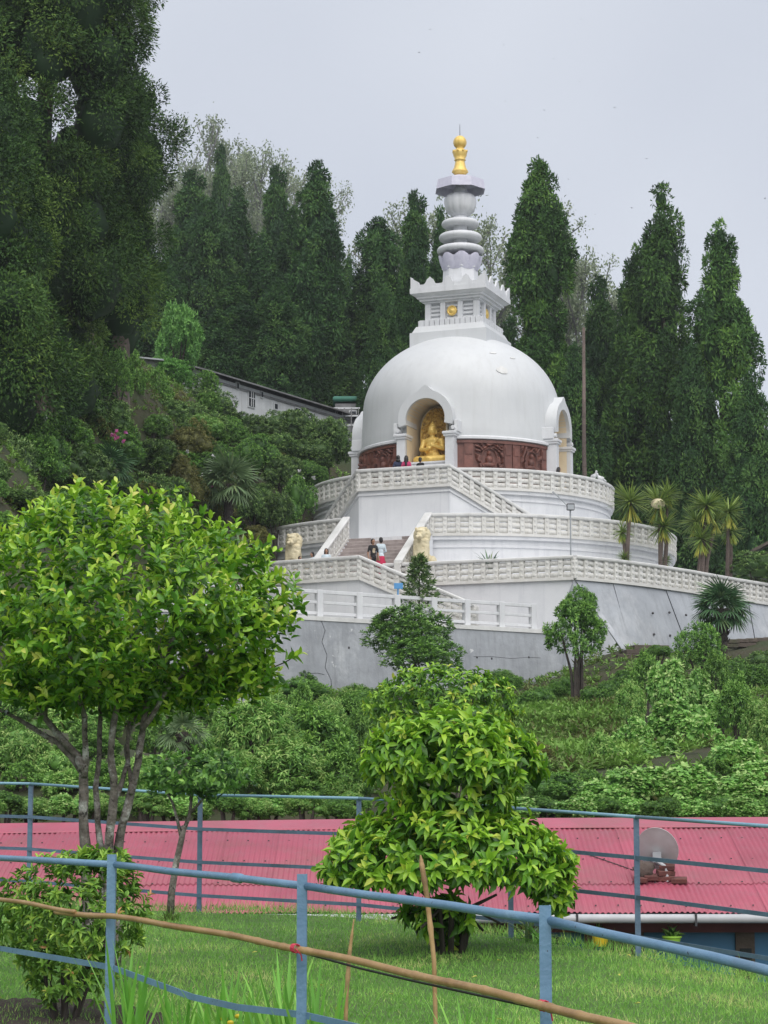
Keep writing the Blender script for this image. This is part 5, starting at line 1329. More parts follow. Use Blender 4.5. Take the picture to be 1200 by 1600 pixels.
def cedar(x, ytop, hwpx, D, var, label, rz=0.0, base=None, group=None):
    X = (x - 600) / F * D; zg = th(X, D) if base is None else base
    H = ZY(ytop, D) - zg; s = H / CH[var]; w = .88 * hwpx * D / F / CRm[var]
    t = thing('cedar_tree', label, 'tree', (X, D, zg - .1), group, .35 * sin(rz * 3), (w * (1 if int(x) % 2 else -1), w, s))
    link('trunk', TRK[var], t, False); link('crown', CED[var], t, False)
    return t
GL = 'cedars on the slope behind the house'; GR = 'cedars beyond the plaza'
lb_ = 'dark cedar in the dense stand behind the white house'
for x, yt_, hw_, D, var, rz in ((290, 283, 62, 172, 'a', 0), (362, 302, 62, 165, 'b', 1), (426, 278, 46, 172, 'a', 2), (318, 330, 62, 152, 'c', 3), (405, 372, 66, 150, 'b', 4.2), (455, 345, 60, 153, 'c', 5), (255, 428, 52, 148, 'c', .6), (360, 440, 60, 143, 'a', 2.4), (430, 450, 58, 142, 'c', 1.2), (520, 470, 50, 148, 'b', 3.3), (225, 400, 60, 150, 'a', 1.9), (175, 330, 70, 150, 'b', .3)):
    cedar(x, yt_, hw_, D, var, lb_, rz, group=GL)
cedar(492, 272, 62, 149, 'a', 'tallest pointed cedar rising behind the white house', .5)
cedar(545, 420, 30, 176, 'c', 'misty cedar far behind in the gap beside the stupa', 1.0)
cedar(337, 246, 30, 200, 'a', 'misty pointed cedar on the far hilltop', 2.0)
cedar(590, 346, 44, 152, 'bare', 'cedar with bare lower trunk against the sky beside the dome', 0)
cedar(650, 318, 48, 142, 'a', 'cedar just behind the dome beside the ringed spire', 1.5)
cedar(690, 334, 36, 147, 'b', 'cedar half hidden behind the ringed spire', 3)
cedar(600, 470, 42, 138, 'c', 'low cedar touching the dome edge on the hill side', 2)
cedar(850, 262, 50, 134, 'tall', 'tall cedar with top-heavy crown right beside the spire', .8, base=11)
cedar(945, 455, 52, 142, 'a', 'dark cedar behind the bare dead trunk', 4, base=11)
cedar(985, 470, 50, 140, 'c', 'shaded cedar filling the gap behind the bushy forked cedar', 4.4, base=11)
cedar(800, 520, 55, 140, 'c', 'dark cedar behind the dome on the plaza side', 5, base=12)
cedar(905, 560, 60, 128, 'c', 'shorter cedar behind the side niche', 1, base=10.5)
cedar(1046, 308, 98, 136, 'mid', 'broad bushy cedar with slim pointed top above the plaza', 0, base=9.5)
cedar(1005, 398, 55, 138, 'open', 'cedar leaning into the broad bushy one', 2, base=10)
cedar(1138, 361, 72, 131, 'open', 'open crowned cedar showing its brown trunk past the plaza', 1.1, base=9)
cedar(1185, 600, 60, 124, 'c', 'low bushy cedar at the end of the plaza', .4, base=8.5)
cedar(1090, 560, 60, 130, 'c', 'low cedar below the broad bushy one', 3.1, base=9.5)
b = MB(); p = P(913, 760, 124); tp = P(912, 512, 124); p.z = 9.5
o = b.tube([p, p.lerp(tp, .3) + Vector((.05, 0, 0)), p.lerp(tp, .6) - Vector((.04, 0, 0)), tp], [.2, .17, .13, .09], 8).build('dead_trunk', M['trunk'], None, smooth='all'); tag(o, 'tall bare dead tree trunk behind the side niche', 'tree trunk')
b = MB(); p = P(1124, 745, 128.4); tp = P(1128, 515, 128.4); p.z = 9.0
# huge near cedars at the left
def big_cedar(px, D, ytop, prof, label, seed, csize=2.3, lsize=.185, per=320, base=None, cullx=None):
    X = (px - 600) / F * D; zg = th(X, D) if base is None else base; H = ZY(ytop, D) - zg
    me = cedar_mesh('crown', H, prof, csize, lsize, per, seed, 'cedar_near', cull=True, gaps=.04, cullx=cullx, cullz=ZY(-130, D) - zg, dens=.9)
    t = thing('cedar_tree', label, 'tree', (X, D, zg - .1))
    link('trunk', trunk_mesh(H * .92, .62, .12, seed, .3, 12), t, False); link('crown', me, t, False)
big_cedar(52, 88, -260, [(.04, 2.4), (.16, 3.0), (.38, 3.3), (.6, 3.8), (.72, 3.5), (.9, 1.9), (.99, .3)], 'huge billowing dark cedar above the grey board fence', 31, cullx=-2.7)
big_cedar(176, 96, 50, [(.20, .7), (.29, 1.2), (.37, 1.7), (.5, 1.5), (.59, 1.8), (.70, 2.0), (.78, 1.7), (.87, 1.0), (.94, .7), (.99, .2)], 'huge cedar whose lowest billows hang over its pale trunk', 33, 1.9, .185, 300)
big_cedar(-120, 80, -150, [(.05, 3.4), (.3, 4.0), (.6, 3.2), (.99, .3)], 'huge cedar mostly outside the view beside the board fence', 35, per=300, cullx=1.3)

# ------------------------------------------------------------------ sparse broadleaf trees on the skyline
def airy_mesh(H, R, seed, nleaf, lsize=.14, levels=5):
    r = random.Random(seed); b = MB(); tips = []
    def grow(p, d, l, rad_, lev):
        q = p + d * l; mid = p.lerp(q, .5) + Vector((r.uniform(-1, 1), r.uniform(-1, 1), r.uniform(-.5, 1))) * l * .06
        b.tube([p, mid, q], [rad_, rad_ * .85, rad_ * .7], 5 if lev < 3 else 3, cap=False)
        if lev >= levels - 2: tips.append((q, d)); tips.append((mid, d))
        if lev == levels: return
        for k in range(3 if lev < 3 else 2 + (r.random() < .5)):
            nd_ = (d + Vector((r.uniform(-1, 1), r.uniform(-1, 1), r.uniform(-.25, .6))) * .85).normalized(); grow(q, nd_, l * r.uniform(.62, .82), rad_ * .66, lev + 1)
    grow(Vector((0, 0, -.5)), Vector((.03, 0, 1)), H * .34, H * .02, 0)
    tr = b.mesh('trunk', M['wood_fence'])
    rr = np.random.default_rng(seed); n = nleaf; ti = rr.integers(0, len(tips), n); base = np.array([tuple(t[0]) for t in tips])[ti]
    pos = base + rr.normal(size=(n, 3)) * H * .012
    V, T, I = leaves(T_DIA, pos, rsph(n, rr), rsph(n, rr), lsize * rr.uniform(.6, 1.3, n), lsize * .5, rr.random(n))
    return tr, npmesh('crown', V, T, G['airy'], I)
AIR = [airy_mesh(14, 4, 3, 26000), airy_mesh(14, 4, 9, 26000)]
def airy(x, ytop, D, k, label, rz, w=1.0, base=None):
    X = (x - 600) / F * D; zg = th(X, D) if base is None else base; s = (ZY(ytop, D) - zg) / 15.5
    t = thing('sparse_tree', label, 'tree', (X, D, zg), None, rz, (s * w, s * w, s)); link('trunk', AIR[k][0], t, False); link('crown', AIR[k][1], t, False)
airy(282, 152, 260, 0, 'misty thin-leaved tree on the far hilltop behind the huge cedars', .4, .8); airy(352, 236, 250, 1, 'low misty thin-leaved tree beside the far pointed cedar', 2, .7)
airy(462, 288, 190, 0, 'thin-leaved tree peeping between the cedars behind the house', 4, .6); airy(770, 305, 180, 1, 'fine-branched tree just behind the ringed spire', 1, .75, 12)
airy(922, 352, 190, 0, 'fine-branched domed tree between the two tall cedars', 3, .85, 10); airy(215, 250, 250, 1, 'thin-leaved tree glimpsed behind the huge cedar', 5, .8)

# ------------------------------------------------------------------ broad-leaved bushes
def twigs(tip, A, nl, tl, LL, WW, spread=1.0, t0=.25, dt=.5, r=rng, droop=0.0):
    n = len(tip); A = nrm(A); j = np.arange(nl); al = j / max(1, nl - 1)
    ref = nrm(np.cross(A, rsph(n, r))); ref2 = np.cross(A, ref)
    ph = r.uniform(0, 6.28, n)[:, None] + j[None] * 2.4 + r.normal(size=(n, nl)) * .25
    radv = ref[:, None] * np.cos(ph)[..., None] + ref2[:, None] * np.sin(ph)[..., None]
    d = A[:, None] * (.35 + .5 * al)[None, :, None] + radv * (spread * (1.05 - .5 * al))[None, :, None] - UP * droop + r.normal(size=(n, nl, 3)) * .12
    pos = tip[:, None] - A[:, None] * (tl * (1 - al))[None, :, None]
    nn = A[:, None] + UP * .35 + r.normal(size=(n, nl, 3)) * .25
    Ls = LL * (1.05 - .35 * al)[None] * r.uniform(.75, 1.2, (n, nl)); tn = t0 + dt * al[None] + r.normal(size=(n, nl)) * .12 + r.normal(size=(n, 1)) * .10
    return pos.reshape(-1, 3), d.reshape(-1, 3), nn.reshape(-1, 3), Ls.ravel(), Ls.ravel() * WW, np.clip(tn, 0, 1).ravel()
def bush_mesh(name, seed, mat, nlobe=14, nt=60, nl=6, LL=.12, WW=.36, tl=.06, tm=T_SIMPLE, spread=1.1, droop=0.0, lobe=.46, t0=.2, dt=.5, flat=1.0, core=True):
    r = np.random.default_rng(seed)
    dirs = rsph(nlobe * 3, r); dirs = dirs[dirs[:, 2] > -.45][:nlobe]; k = len(dirs)
    c = dirs * (1 - lobe) * r.uniform(.75, 1.05, k)[:, None]; cr_ = lobe * r.uniform(.75, 1.15, k)
    c = np.r_[c, [[0, 0, 0]]]; cr_ = np.r_[cr_, .62]
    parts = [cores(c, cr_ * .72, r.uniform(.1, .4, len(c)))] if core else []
    ids = r.integers(0, len(c), nt * nlobe); n = len(ids)
    dr = nrm(rsph(n, r) + nrm(c[ids] + 1e-6) * .6 + UP * .2)
    tip = c[ids] + dr * (cr_[ids] * r.uniform(.82, 1.04, n))[:, None]
    A = dr * .7 + UP * .35 + r.normal(size=(n, 3)) * .3
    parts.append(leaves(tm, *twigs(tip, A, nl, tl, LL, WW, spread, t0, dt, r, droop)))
    V, T, I = cat(parts)
    return npmesh(name, V, T, G[mat], I)
BU = {
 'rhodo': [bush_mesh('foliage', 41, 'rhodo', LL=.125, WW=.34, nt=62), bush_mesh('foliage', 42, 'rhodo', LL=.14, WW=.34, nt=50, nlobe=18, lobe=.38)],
 'olive': [bush_mesh('foliage', 43, 'olive', LL=.12, WW=.38)],
 'shrub': [bush_mesh('foliage', 44, 'shrub', LL=.11, WW=.42, nt=75), bush_mesh('foliage', 45, 'shrub', LL=.10, WW=.42, nt=70, nlobe=20, lobe=.36)],
 'fine': [bush_mesh('foliage', 46, 'shrub', LL=.075, WW=.4, nt=90, nlobe=24, lobe=.38, t0=.3)],
 'leafy': [bush_mesh('foliage', 55, 'shrub', nlobe=30, nt=26, nl=7, LL=.115, WW=.42, tl=.09, lobe=.36, core=False, t0=.25), bush_mesh('foliage', 56, 'shrub', nlobe=30, nt=24, nl=7, LL=.13, WW=.42, tl=.09, lobe=.3, core=False, t0=.25)],
 'loose': [bush_mesh('foliage', 57, 'droop', nlobe=34, nt=16, nl=9, LL=.19, WW=.27, tl=.2, lobe=.34, core=False, droop=.7, spread=.9, t0=.2), bush_mesh('foliage', 58, 'shrub', nlobe=34, nt=16, nl=8, LL=.17, WW=.36, tl=.18, lobe=.34, core=False, droop=.3, t0=.25)],
 'bright': [bush_mesh('foliage', 47, 'bright', nlobe=40, nt=20, nl=7, LL=.13, WW=.42, tl=.1, lobe=.3, core=False)],
 'tan': [bush_mesh('foliage', 59, 'olive', nlobe=30, nt=10, nl=6, LL=.13, WW=.42, tl=.1, lobe=.34, core=False)],
 'droop': [bush_mesh('foliage', 48, 'droop', nlobe=16, nt=36, nl=9, LL=.20, WW=.26, tl=.16, droop=.75, spread=.9, lobe=.42, core=True), bush_mesh('foliage', 49, 'droop', nlobe=20, nt=30, nl=9, LL=.18, WW=.28, tl=.15, droop=.8, spread=.9, lobe=.36)],
 'heart': [bush_mesh('foliage', 50, 'heart', nlobe=16, nt=36, nl=5, LL=.19, WW=.82, tl=.12, tm=T_HEART, droop=.6, spread=.7, lobe=.42), bush_mesh('foliage', 51, 'heart', nlobe=20, nt=30, nl=5, LL=.175, WW=.85, tl=.12, tm=T_HEART, droop=.6, spread=.7, lobe=.36)],
}
stem_me = {}
def bush(name, label, x, y, rx, ry, D, kind, group=None, var=0, rz=None, stem='trunk_d', stemr=.06, depth=.9, cat_='bush'):
    c = P(x, y, D); s = D / F * 1.0; g = th(c.x, D); g = min(g, c.z - ry * s * .5)
    t = thing(name, label, cat_, (c.x, D, g), group)
    o = link('foliage', BU[kind][var % len(BU[kind])], t, False); o.location = (0, 0, c.z - g); o.scale = (rx * s, rx * s * depth, ry * s); o.rotation_euler.z = (x * 1.37 + y * .73) % 6.28 if rz is None else rz
    hgt = c.z - g
    b = MB()
    for k in range(3):
        a = k * 2.1 + x; b.tube([(0.05 * cos(a), .05 * sin(a), -.3), (.1 * rx * s * cos(a), .1 * rx * s * sin(a), hgt * .5), (.4 * rx * s * cos(a), .4 * rx * s * sin(a), hgt + .1 * ry * s)], [stemr, stemr * .8, stemr * .4], 5)
    b.build('stem', M[stem], t, world=False)
    return t
GB = 'rhododendrons on the slope below the house'
lr_ = 'dark green rhododendron bush on the slope below the white house'
for i, (x, y, rx, ry, D) in enumerate(((450, 674, 52, 44, 122), (512, 694, 48, 54, 120), (328, 640, 48, 40, 119), (385, 672, 40, 36, 120), (480, 715, 50, 36, 118), (430, 705, 45, 36, 117), (300, 660, 44, 36, 112), (250, 650, 50, 40, 108))):
    bush('rhododendron_bush', lr_, x, y, rx, ry, D, 'rhodo', GB, i)
lr2 = 'leafy dark bush on the wooded slope between fence and fan palm'
for i, (x, y, rx, ry, D, k) in enumerate(((140, 600, 50, 56, 98, 'leafy'), (205, 600, 30, 60, 104, 'leafy'), (245, 620, 30, 50, 108, 'leafy'), (100, 690, 50, 44, 88, 'leafy'), (184, 596, 34, 56, 93, 'leafy'), (120, 640, 44, 40, 91, 'leafy'), (160, 660, 62, 46, 92, 'rhodo'), (60, 715, 60, 60, 80, 'shrub'), (10, 740, 70, 75, 76, 'rhodo'), (120, 740, 65, 60, 84, 'rhodo'), (180, 700, 50, 44, 92, 'shrub'), (230, 720, 60, 46, 94, 'rhodo'),
      (300, 700, 48, 36, 104, 'olive'), (330, 730, 50, 42, 104, 'shrub'), (400, 720, 42, 44, 110, 'shrub'), (440, 740, 36, 40, 110, 'rhodo'), (465, 790, 36, 50, 106, 'shrub'), (430, 800, 34, 42, 104, 'rhodo'), (290, 770, 50, 50, 98, 'olive'), (240, 780, 60, 55, 92, 'rhodo'), (330, 800, 40, 36, 100, 'olive'), (395, 790, 34, 40, 104, 'rhodo'), (30, 810, 80, 60, 72, 'rhodo'), (130, 820, 80, 60, 78, 'shrub'), (-20, 690, 50, 40, 84, 'shrub'), (490, 745, 30, 30, 114, 'shrub'), (395, 845, 36, 26, 98, 'olive'))):
    bush('leafy_bush', lr2, x, y, rx, ry, D, k, 'bushes on the wooded slope', i)
bush('leafy_bush', 'pale leaved bush among dark rhododendrons on the slope', 320, 672, 36, 30, 110, 'droop', None, 1)
bush('flowering_bush', 'reddish brown bush on the slope above the leafy tree', 262, 740, 50, 40, 95, 'olive', None, 0)
bush('young_tree', 'bright green young tree before the shed at the white house', 280, 536, 42, 74, 119, 'bright', None, 0, cat_='tree', stemr=.09)
bush('leafy_bush', 'bright green bush under the young tree by the white house', 264, 588, 44, 34, 118, 'bright', None, 0, rz=2.0)
bush('leafy_bush', 'rounded green bush hiding the gable of the white house', 318, 606, 36, 30, 121, 'leafy', None, 0)
# blossoms on the slope
def blossoms(name, label, x, y, D, n, spread, mat, size):
    c = P(x, y, D); t = np.array(c) + rng.normal(size=(n, 3)) * spread
    m_ = 7; tip = np.repeat(t, m_, 0); A = rsph(len(tip)); V, T, I = leaves(T_HEART, tip, A, rsph(len(tip)), size, size * .9, rng.random(len(tip)))
    o = link(name, npmesh(name, V, T, G[mat], I)); tag(o, label, 'flowers', None)
blossoms('blossom_cluster', 'bright pink blossom cluster on the wooded slope', 188, 684, 89.5, 7, .22, 'flower_r', .12)
blossoms('blossom_cluster', 'small red blossoms beside the fan palm on the slope', 300, 745, 97, 6, .5, 'flower_r', .10)
blossoms('blossom_cluster', 'white blossoms on the bush below the terrace', 478, 748, 107, 5, .25, 'flower_w', .14)
blossoms('blossom_cluster', 'white blossoms scattered above the fan palm', 318, 722, 101, 7, .6, 'flower_w', .14)
blossoms('blossom_cluster', 'single white blossoms near the grey board fence', 75, 665, 84, 3, .5, 'flower_w', .18)

# hillside in front of the walls
lw_ = 'pale green tree with drooping leaflets behind the pink roof'
for i, (x, y, rx, ry, D) in enumerate(((400, 1150, 66, 62, 47), (495, 1165, 66, 62, 49), (455, 1215, 75, 60, 44), (540, 1225, 55, 55, 44), (360, 1225, 60, 50, 43), (545, 1130, 44, 44, 58), (300, 1180, 50, 50, 50))):
    bush('drooping_tree', lw_, x, y, rx, ry * 1.1, D, 'loose', 'drooping trees behind the pink roof', i, cat_='tree', stemr=.045)
for i, (x, y, rx, ry, D) in enumerate(((30, 1190, 60, 60, 45), (95, 1215, 50, 50, 44), (20, 1120, 60, 50, 52), (110, 1140, 60, 50, 54), (215, 1220, 50, 45, 43))):
    bush('drooping_tree', 'leafy pale green tree behind the stems of the leafy tree', x, y, rx, ry, D, 'droop', 'trees behind the stems', i, cat_='tree', stemr=.045)
lv_ = 'mound of heart-leaved vine on the slope above the pink roof'
for i, (x, y, rx, ry, D) in enumerate(((1045, 1075, 36, 56, 62), (1085, 1085, 32, 50, 63), (1060, 1130, 52, 46, 58), (1030, 1190, 60, 44, 52), (1095, 1160, 50, 50, 55), (990, 1150, 36, 36, 56), (1000, 1230, 55, 40, 46), (1075, 1230, 60, 44, 46), (1150, 1190, 55, 45, 50), (1170, 1240, 60, 40, 45), (940, 1250, 50, 34, 44), (1125, 1110, 40, 36, 60), (965, 1195, 40, 34, 52))):
    bush('vine_mound', lv_, x, y, rx, ry, D, 'heart', 'vine mounds on the slope', i, cat_='vine')
bush('round_topiary', 'round spreading shrub against the cracked grey wall', 642, 992, 84, 52, 80, 'leafy', None, 0, stemr=.05)
bush('leafy_bush', 'small leafy outgrowth under the round spreading shrub', 664, 1028, 78, 36, 78, 'leafy', None, 0)
bush('garden_tree', 'small upright garden tree with dark stem before the grey walls', 897, 995, 54, 64, 77, 'leafy', None, 1, cat_='tree', stemr=.07, rz=.4)
bush('leafy_bush', 'narrow leafy top of the garden tree crown', 906, 950, 32, 38, 77.2, 'leafy', None, 0)
bush('leafy_bush', 'bright green rounded bush in front of the fan palm', 1092, 1020, 50, 52, 80, 'leafy', None, 0)
lh_ = 'low green bush at the foot of the retaining walls'
for i, (x, y, rx, ry, D, k) in enumerate(((790, 1068, 38, 24, 80, 'fine'), (838, 1095, 34, 26, 76, 'shrub'), (880, 1082, 32, 26, 80, 'fine'), (935, 1092, 34, 30, 74, 'shrub'), (975, 1075, 36, 28, 76, 'shrub'), (1165, 1060, 48, 36, 82, 'shrub'), (1195, 1040, 40, 30, 86, 'rhodo'), (1030, 1020, 26, 14, 86, 'fine'), (560, 1100, 40, 24, 78, 'fine'), (470, 1085, 60, 26, 80, 'fine'))):
    bush('low_bush', lh_, x, y, rx, ry, D, k, 'low bushes at the walls', i)
lsp = 'slender light green sapling standing on the slope above the pink roof'
for i, (x, y, rx, ry, D) in enumerate(((425, 1130, 34, 62, 56), (470, 1120, 30, 56, 60), (520, 1150, 36, 60, 52), (560, 1165, 30, 56, 50), (385, 1170, 32, 60, 50), (350, 1150, 30, 50, 56), (790, 1160, 28, 44, 56), (1150, 1110, 36, 60, 56), (1185, 1150, 34, 60, 52), (1120, 1060, 26, 44, 64), (985, 1105, 28, 44, 60), (1010, 1060, 26, 46, 66), (940, 1180, 30, 40, 52), (245, 1150, 30, 50, 56))):
    bush('sapling', lsp, x, y, rx, ry, D, 'loose', 'saplings on the slope', i, cat_='tree', stemr=.035)
bush('hedge', 'dense dark hedge at the end of the plaza balustrade', 1185, 890, 52, 36, 104.5, 'rhodo', None, 0)
for i, (x, y, rx, ry, D) in enumerate(((870, 1240, 60, 34, 45), (820, 1190, 60, 36, 50), (760, 1240, 50, 40, 46))):
    bush('scrub', 'dull scrubby bush on the open slope above the pink roof', x, y, rx, ry, D, 'olive' if i else 'shrub', 'scrub on the open slope', i)

# more growth, set where the sight line through the photo meets the slope
def hit(x, y, D0=38.0, D1=135.0):
    D = D0
    while D < D1:
        p = P(x, y, D)
        if th(p.x, D) > p.z: return D
        D += .5
    return None
def fill(name, label, group, regions, kinds, seed, cat_='bush'):
    r = random.Random(seed); i = 0
    for x0, x1, y0, y1, dx, dy, rx in regions:
        y = y0
        while y < y1:
            x = x0 + (i % 2) * dx / 2
            while x < x1:
                px_, py_ = x + r.uniform(-.3, .3) * dx, y + r.uniform(-.3, .3) * dy; D = hit(px_, py_)
                if D: bush(name, label, px_, py_ - rx * .25, rx * r.uniform(.8, 1.25), rx * r.uniform(.6, 1.0), D - .4, kinds[i % len(kinds)], group, i, cat_=cat_)
                i += 1; x += dx
            y += dy
fill('slope_bush', 'low dark bush filling the wooded slope among taller ones', 'low bushes on the wooded slope', [(-30, 420, 690, 850, 68, 44, 34), (250, 470, 640, 700, 60, 34, 28), (420, 520, 720, 800, 44, 36, 24)], ['rhodo', 'leafy', 'rhodo', 'tan', 'leafy'], 70)
fill('slope_bush', 'leafy green bush below the retaining walls behind the pink roof', 'low bushes behind the pink roof', [(160, 600, 1090, 1275, 64, 42, 36), (-40, 160, 1100, 1275, 66, 44, 38)], ['loose', 'loose', 'leafy'], 71)
for i, x in enumerate(list(range(-30, 570, 42)) + list(range(770, 1260, 44))):
    bush('hedge_bush', 'low leafy bush right behind the ridge of the pink roof', x + 9 * sin(x), 1262 + 5 * sin(x * 2.0), 36, 24, 39.5 + (i % 3) * .6, ('droop', 'shrub', 'droop', 'heart')[i % 4] if x < 600 else ('heart', 'shrub')[i % 2], 'bushes right behind the pink roof', i)
fill('slope_bush', 'dull green bush along the foot of the slope above the pink roof', 'bushes along the slope foot', [(770, 1260, 1225, 1275, 70, 30, 34)], ['heart', 'loose', 'leafy'], 72)
# ground cover on the slopes
def scatter(name, label, regions, n, LL, WW, seed, mat, tlo=.0, nl=6):
    r = np.random.default_rng(seed); xs, ys = [], []
    for x0, x1, D0, D1 in regions:
        D = np.sqrt(r.uniform(D0 ** 2, D1 ** 2, n)); px_ = r.uniform(x0, x1, n); xs.append((px_ - 600) / F * D); ys.append(D)
    X, Y = np.concatenate(xs), np.concatenate(ys); Z = terr(X, Y)
    tip = np.c_[X, Y, Z + r.uniform(.02, .25, len(X))]
    pat = .5 + .5 * np.sin(X * .9 + 1.3 * np.sin(Y * .35)) * np.cos(Y * .28 + X * .2)
    A = rsph(len(X), r) * .7 + UP
    a = twigs(tip, A, nl, .12, LL, WW, 1.2, 0, 0, r)
    tint = np.clip(np.repeat(pat, nl) * .8 + r.normal(size=len(a[5])) * .2, 0, 1)
    V, T, I = leaves(T_SIMPLE, a[0], a[1], a[2], a[3], a[4], tint)
    o = link(name, npmesh(name, V, T, G[mat], I)); tag(o, label, 'ground cover', None, 'stuff')
scatter('ground_cover', 'weeds and low growth covering the slope below the walls', [(560, 1400, 44, 96), (780, 1000, 50, 84)], 5400, .26, .4, 61, 'weeds')
scatter('ground_cover', 'weeds and low growth covering the wooded slope', [(-160, 560, 66, 126)], 9000, .24, .4, 62, 'weeds')

# ------------------------------------------------------------------ palms, cordylines, fir
def frond_mesh(seed, mat, nseg=20, R=.9, pet=.75, droop=.35):
    r = np.random.default_rng(seed); g = np.linspace(-2.1, 2.1, nseg); d = np.c_[np.sin(g), np.cos(g), -.15 - .25 * np.abs(g) / 2 + r.normal(size=nseg) * .08]
    pos = np.tile([0, pet, 0.0], (nseg, 1)); L_ = R * (1 - .14 * np.abs(g)) * r.uniform(.9, 1.08, nseg)
    tm = leaf_tmpl([0, .4, .75, 1], [.5, 1, .6, 0], .035, droop)
    V, T, I = leaves(tm, pos, d, np.tile(UP, (nseg, 1)), L_, .085, np.clip(.4 + r.normal(size=nseg) * .2, 0, 1))
    b = MB(); b.tube([(0, 0, 0), (0, pet * .5, .03), (0, pet, 0)], [.022, .016, .012], 4); tv_ = np.array(b.v); tt = []
    for f in b.f:
        for k in range(1, len(f) - 1): tt.append((f[0], f[k], f[k + 1]))
    V, T, I = cat([(V, T, I), (tv_, np.array(tt), np.full(len(tv_), .7))])
    return npmesh('frond', V, T, G[mat], I)
FR = {'palm': [frond_mesh(i, 'palm') for i in range(3)], 'palm_pale': [frond_mesh(10 + i, 'palm_pale') for i in range(3)]}
def palm(label, x, ybase, ytop, D, Rpx, mat, n=30, trunk_r=.2, seed=0):
    r = random.Random(seed); g = P(x, ybase, D); H = ZY(ytop, D) - g.z; s = Rpx * D / F / 1.5
    t = thing('fan_palm', label, 'palm', g); zc_ = H - 1.0 * s
    b = MB(); path = [Vector((0, 0, -.5 + (zc_ + .6) * k / 12)) for k in range(13)]; b.tube(path, [trunk_r * (.8 + .35 * k / 12 + r.uniform(-.08, .08)) for k in range(13)], 10)
    for k in range(90):
        z = r.uniform(0, zc_); a = r.uniform(0, 6.28); rr = trunk_r * .95; c = Vector((rr * cos(a), rr * sin(a), z)); b.tube([c, c + Vector((cos(a) * .1, sin(a) * .1, r.uniform(.02, .16)))], [.03, .008], 4)
    b.build('trunk', M['trunk_d'], t, world=False)
    for k in range(n):
        u = (k + .5) / n; el = rad(82 - 112 * u); az = k * 2.4
        o = link('frond', FR[mat][k % 3], t, False); o.location = (0, 0, zc_); o.rotation_euler = (el + r.uniform(-.1, .1), r.uniform(-.2, .2), az); q = s * r.uniform(.85, 1.1); o.scale = (q, q, q)
palm('dark green fan palm with shaggy trunk before the sloping cement wall', 1128, 1004, 918, 93.5, 56, 'palm', 34, .28, 1)
palm('pale green fan palm growing on the wooded slope beside the terrace', 356, 852, 722, 98, 58, 'palm_pale', 34, .2, 2)
palm('dark fan palm hidden among the bushes above the leafy tree', 172, 800, 705, 86, 48, 'palm', 26, .2, 3)
palm('fan palm behind the small garden tree at the blue fence', 286, 1215, 1120, 48, 46, 'palm_pale', 18, .1, 4)
def cordy_head(seed):
    r = np.random.default_rng(seed); n = 150; d = rsph(n, r); d[:, 2] = d[:, 2] * .85 + .22; nh = 36; g = r.uniform(0, 6.28, nh)
    dh = np.c_[np.cos(g) * .45, np.sin(g) * .45, np.full(nh, -1.0)]
    tm = leaf_tmpl([0, .4, .8, 1], [.6, 1, .6, 0], .025, .12)
    a = leaves(tm, np.zeros((n, 3)), d, np.tile(UP, (n, 1)) + r.normal(size=(n, 3)) * .2, r.uniform(.6, .85, n), .05, np.clip(.30 + r.normal(size=n) * .18, 0, .6))
    c_ = leaves(tm, np.zeros((nh, 3)) - UP * .05, dh, rsph(nh, r), r.uniform(.5, .75, nh), .05, np.clip(.8 + r.normal(size=nh) * .15, .6, 1))
    return npmesh('leaf_rosette', *cat([a, c_])[:2], G['cordy'], cat([a, c_])[2])
CHD = [cordy_head(i) for i in range(3)]
def cordy(label, x, D, heads, flower=None):
    X = (x - 600) / F * D; g = Vector((X, D, ZP)); t = thing('cordyline', label, 'plant', g); b = MB()
    for k, (hx, hy, s) in enumerate(heads):
        e = P(hx, hy, D + .3 * (k % 2)); b.tube([g - Vector((0, 0, .2)) + Vector((.05 * k, 0, 0)), g.lerp(e, .5) + Vector((.12 * sin(k * 2), 0, 0)), e], [.13, .1, .07], 7)
        o = link('leaf_rosette', CHD[k % 3], t); o.matrix_parent_inverse = Matrix(); o.location = e - g; o.scale = (s * 1.35,) * 3; o.rotation_euler.z = k * 1.3 + x
        if flower == k: MB().ell(e - g + Vector((-.1, -.3, -.1)), (.35, .2, .25), nu=9, nv=6).build('flower_head', M['lion'], t, world=False)
    b.build('trunk', M['trunk'], t)
cordy('cordyline with single tall spiky head at the plaza balustrade', 978, 99.0, ((985, 784, 1.15), (973, 832, .6), (975, 872, .45)))
cordy('cordyline with dry flower cluster above spiky leaves', 1035, 101.0, ((1030, 785, 1.1), (1042, 772, .85), (1036, 822, .95), (1040, 876, .4)), 0)
cordy('multi-headed cordyline with orange hanging leaves', 1096, 102.5, ((1104, 790, 1.1), (1088, 815, .95), (1096, 842, .95), (1118, 815, .7)))
cordy('cordyline with brownish crown at the end of the plaza', 1138, 104.0, ((1138, 800, 1.0), (1142, 830, .8)))
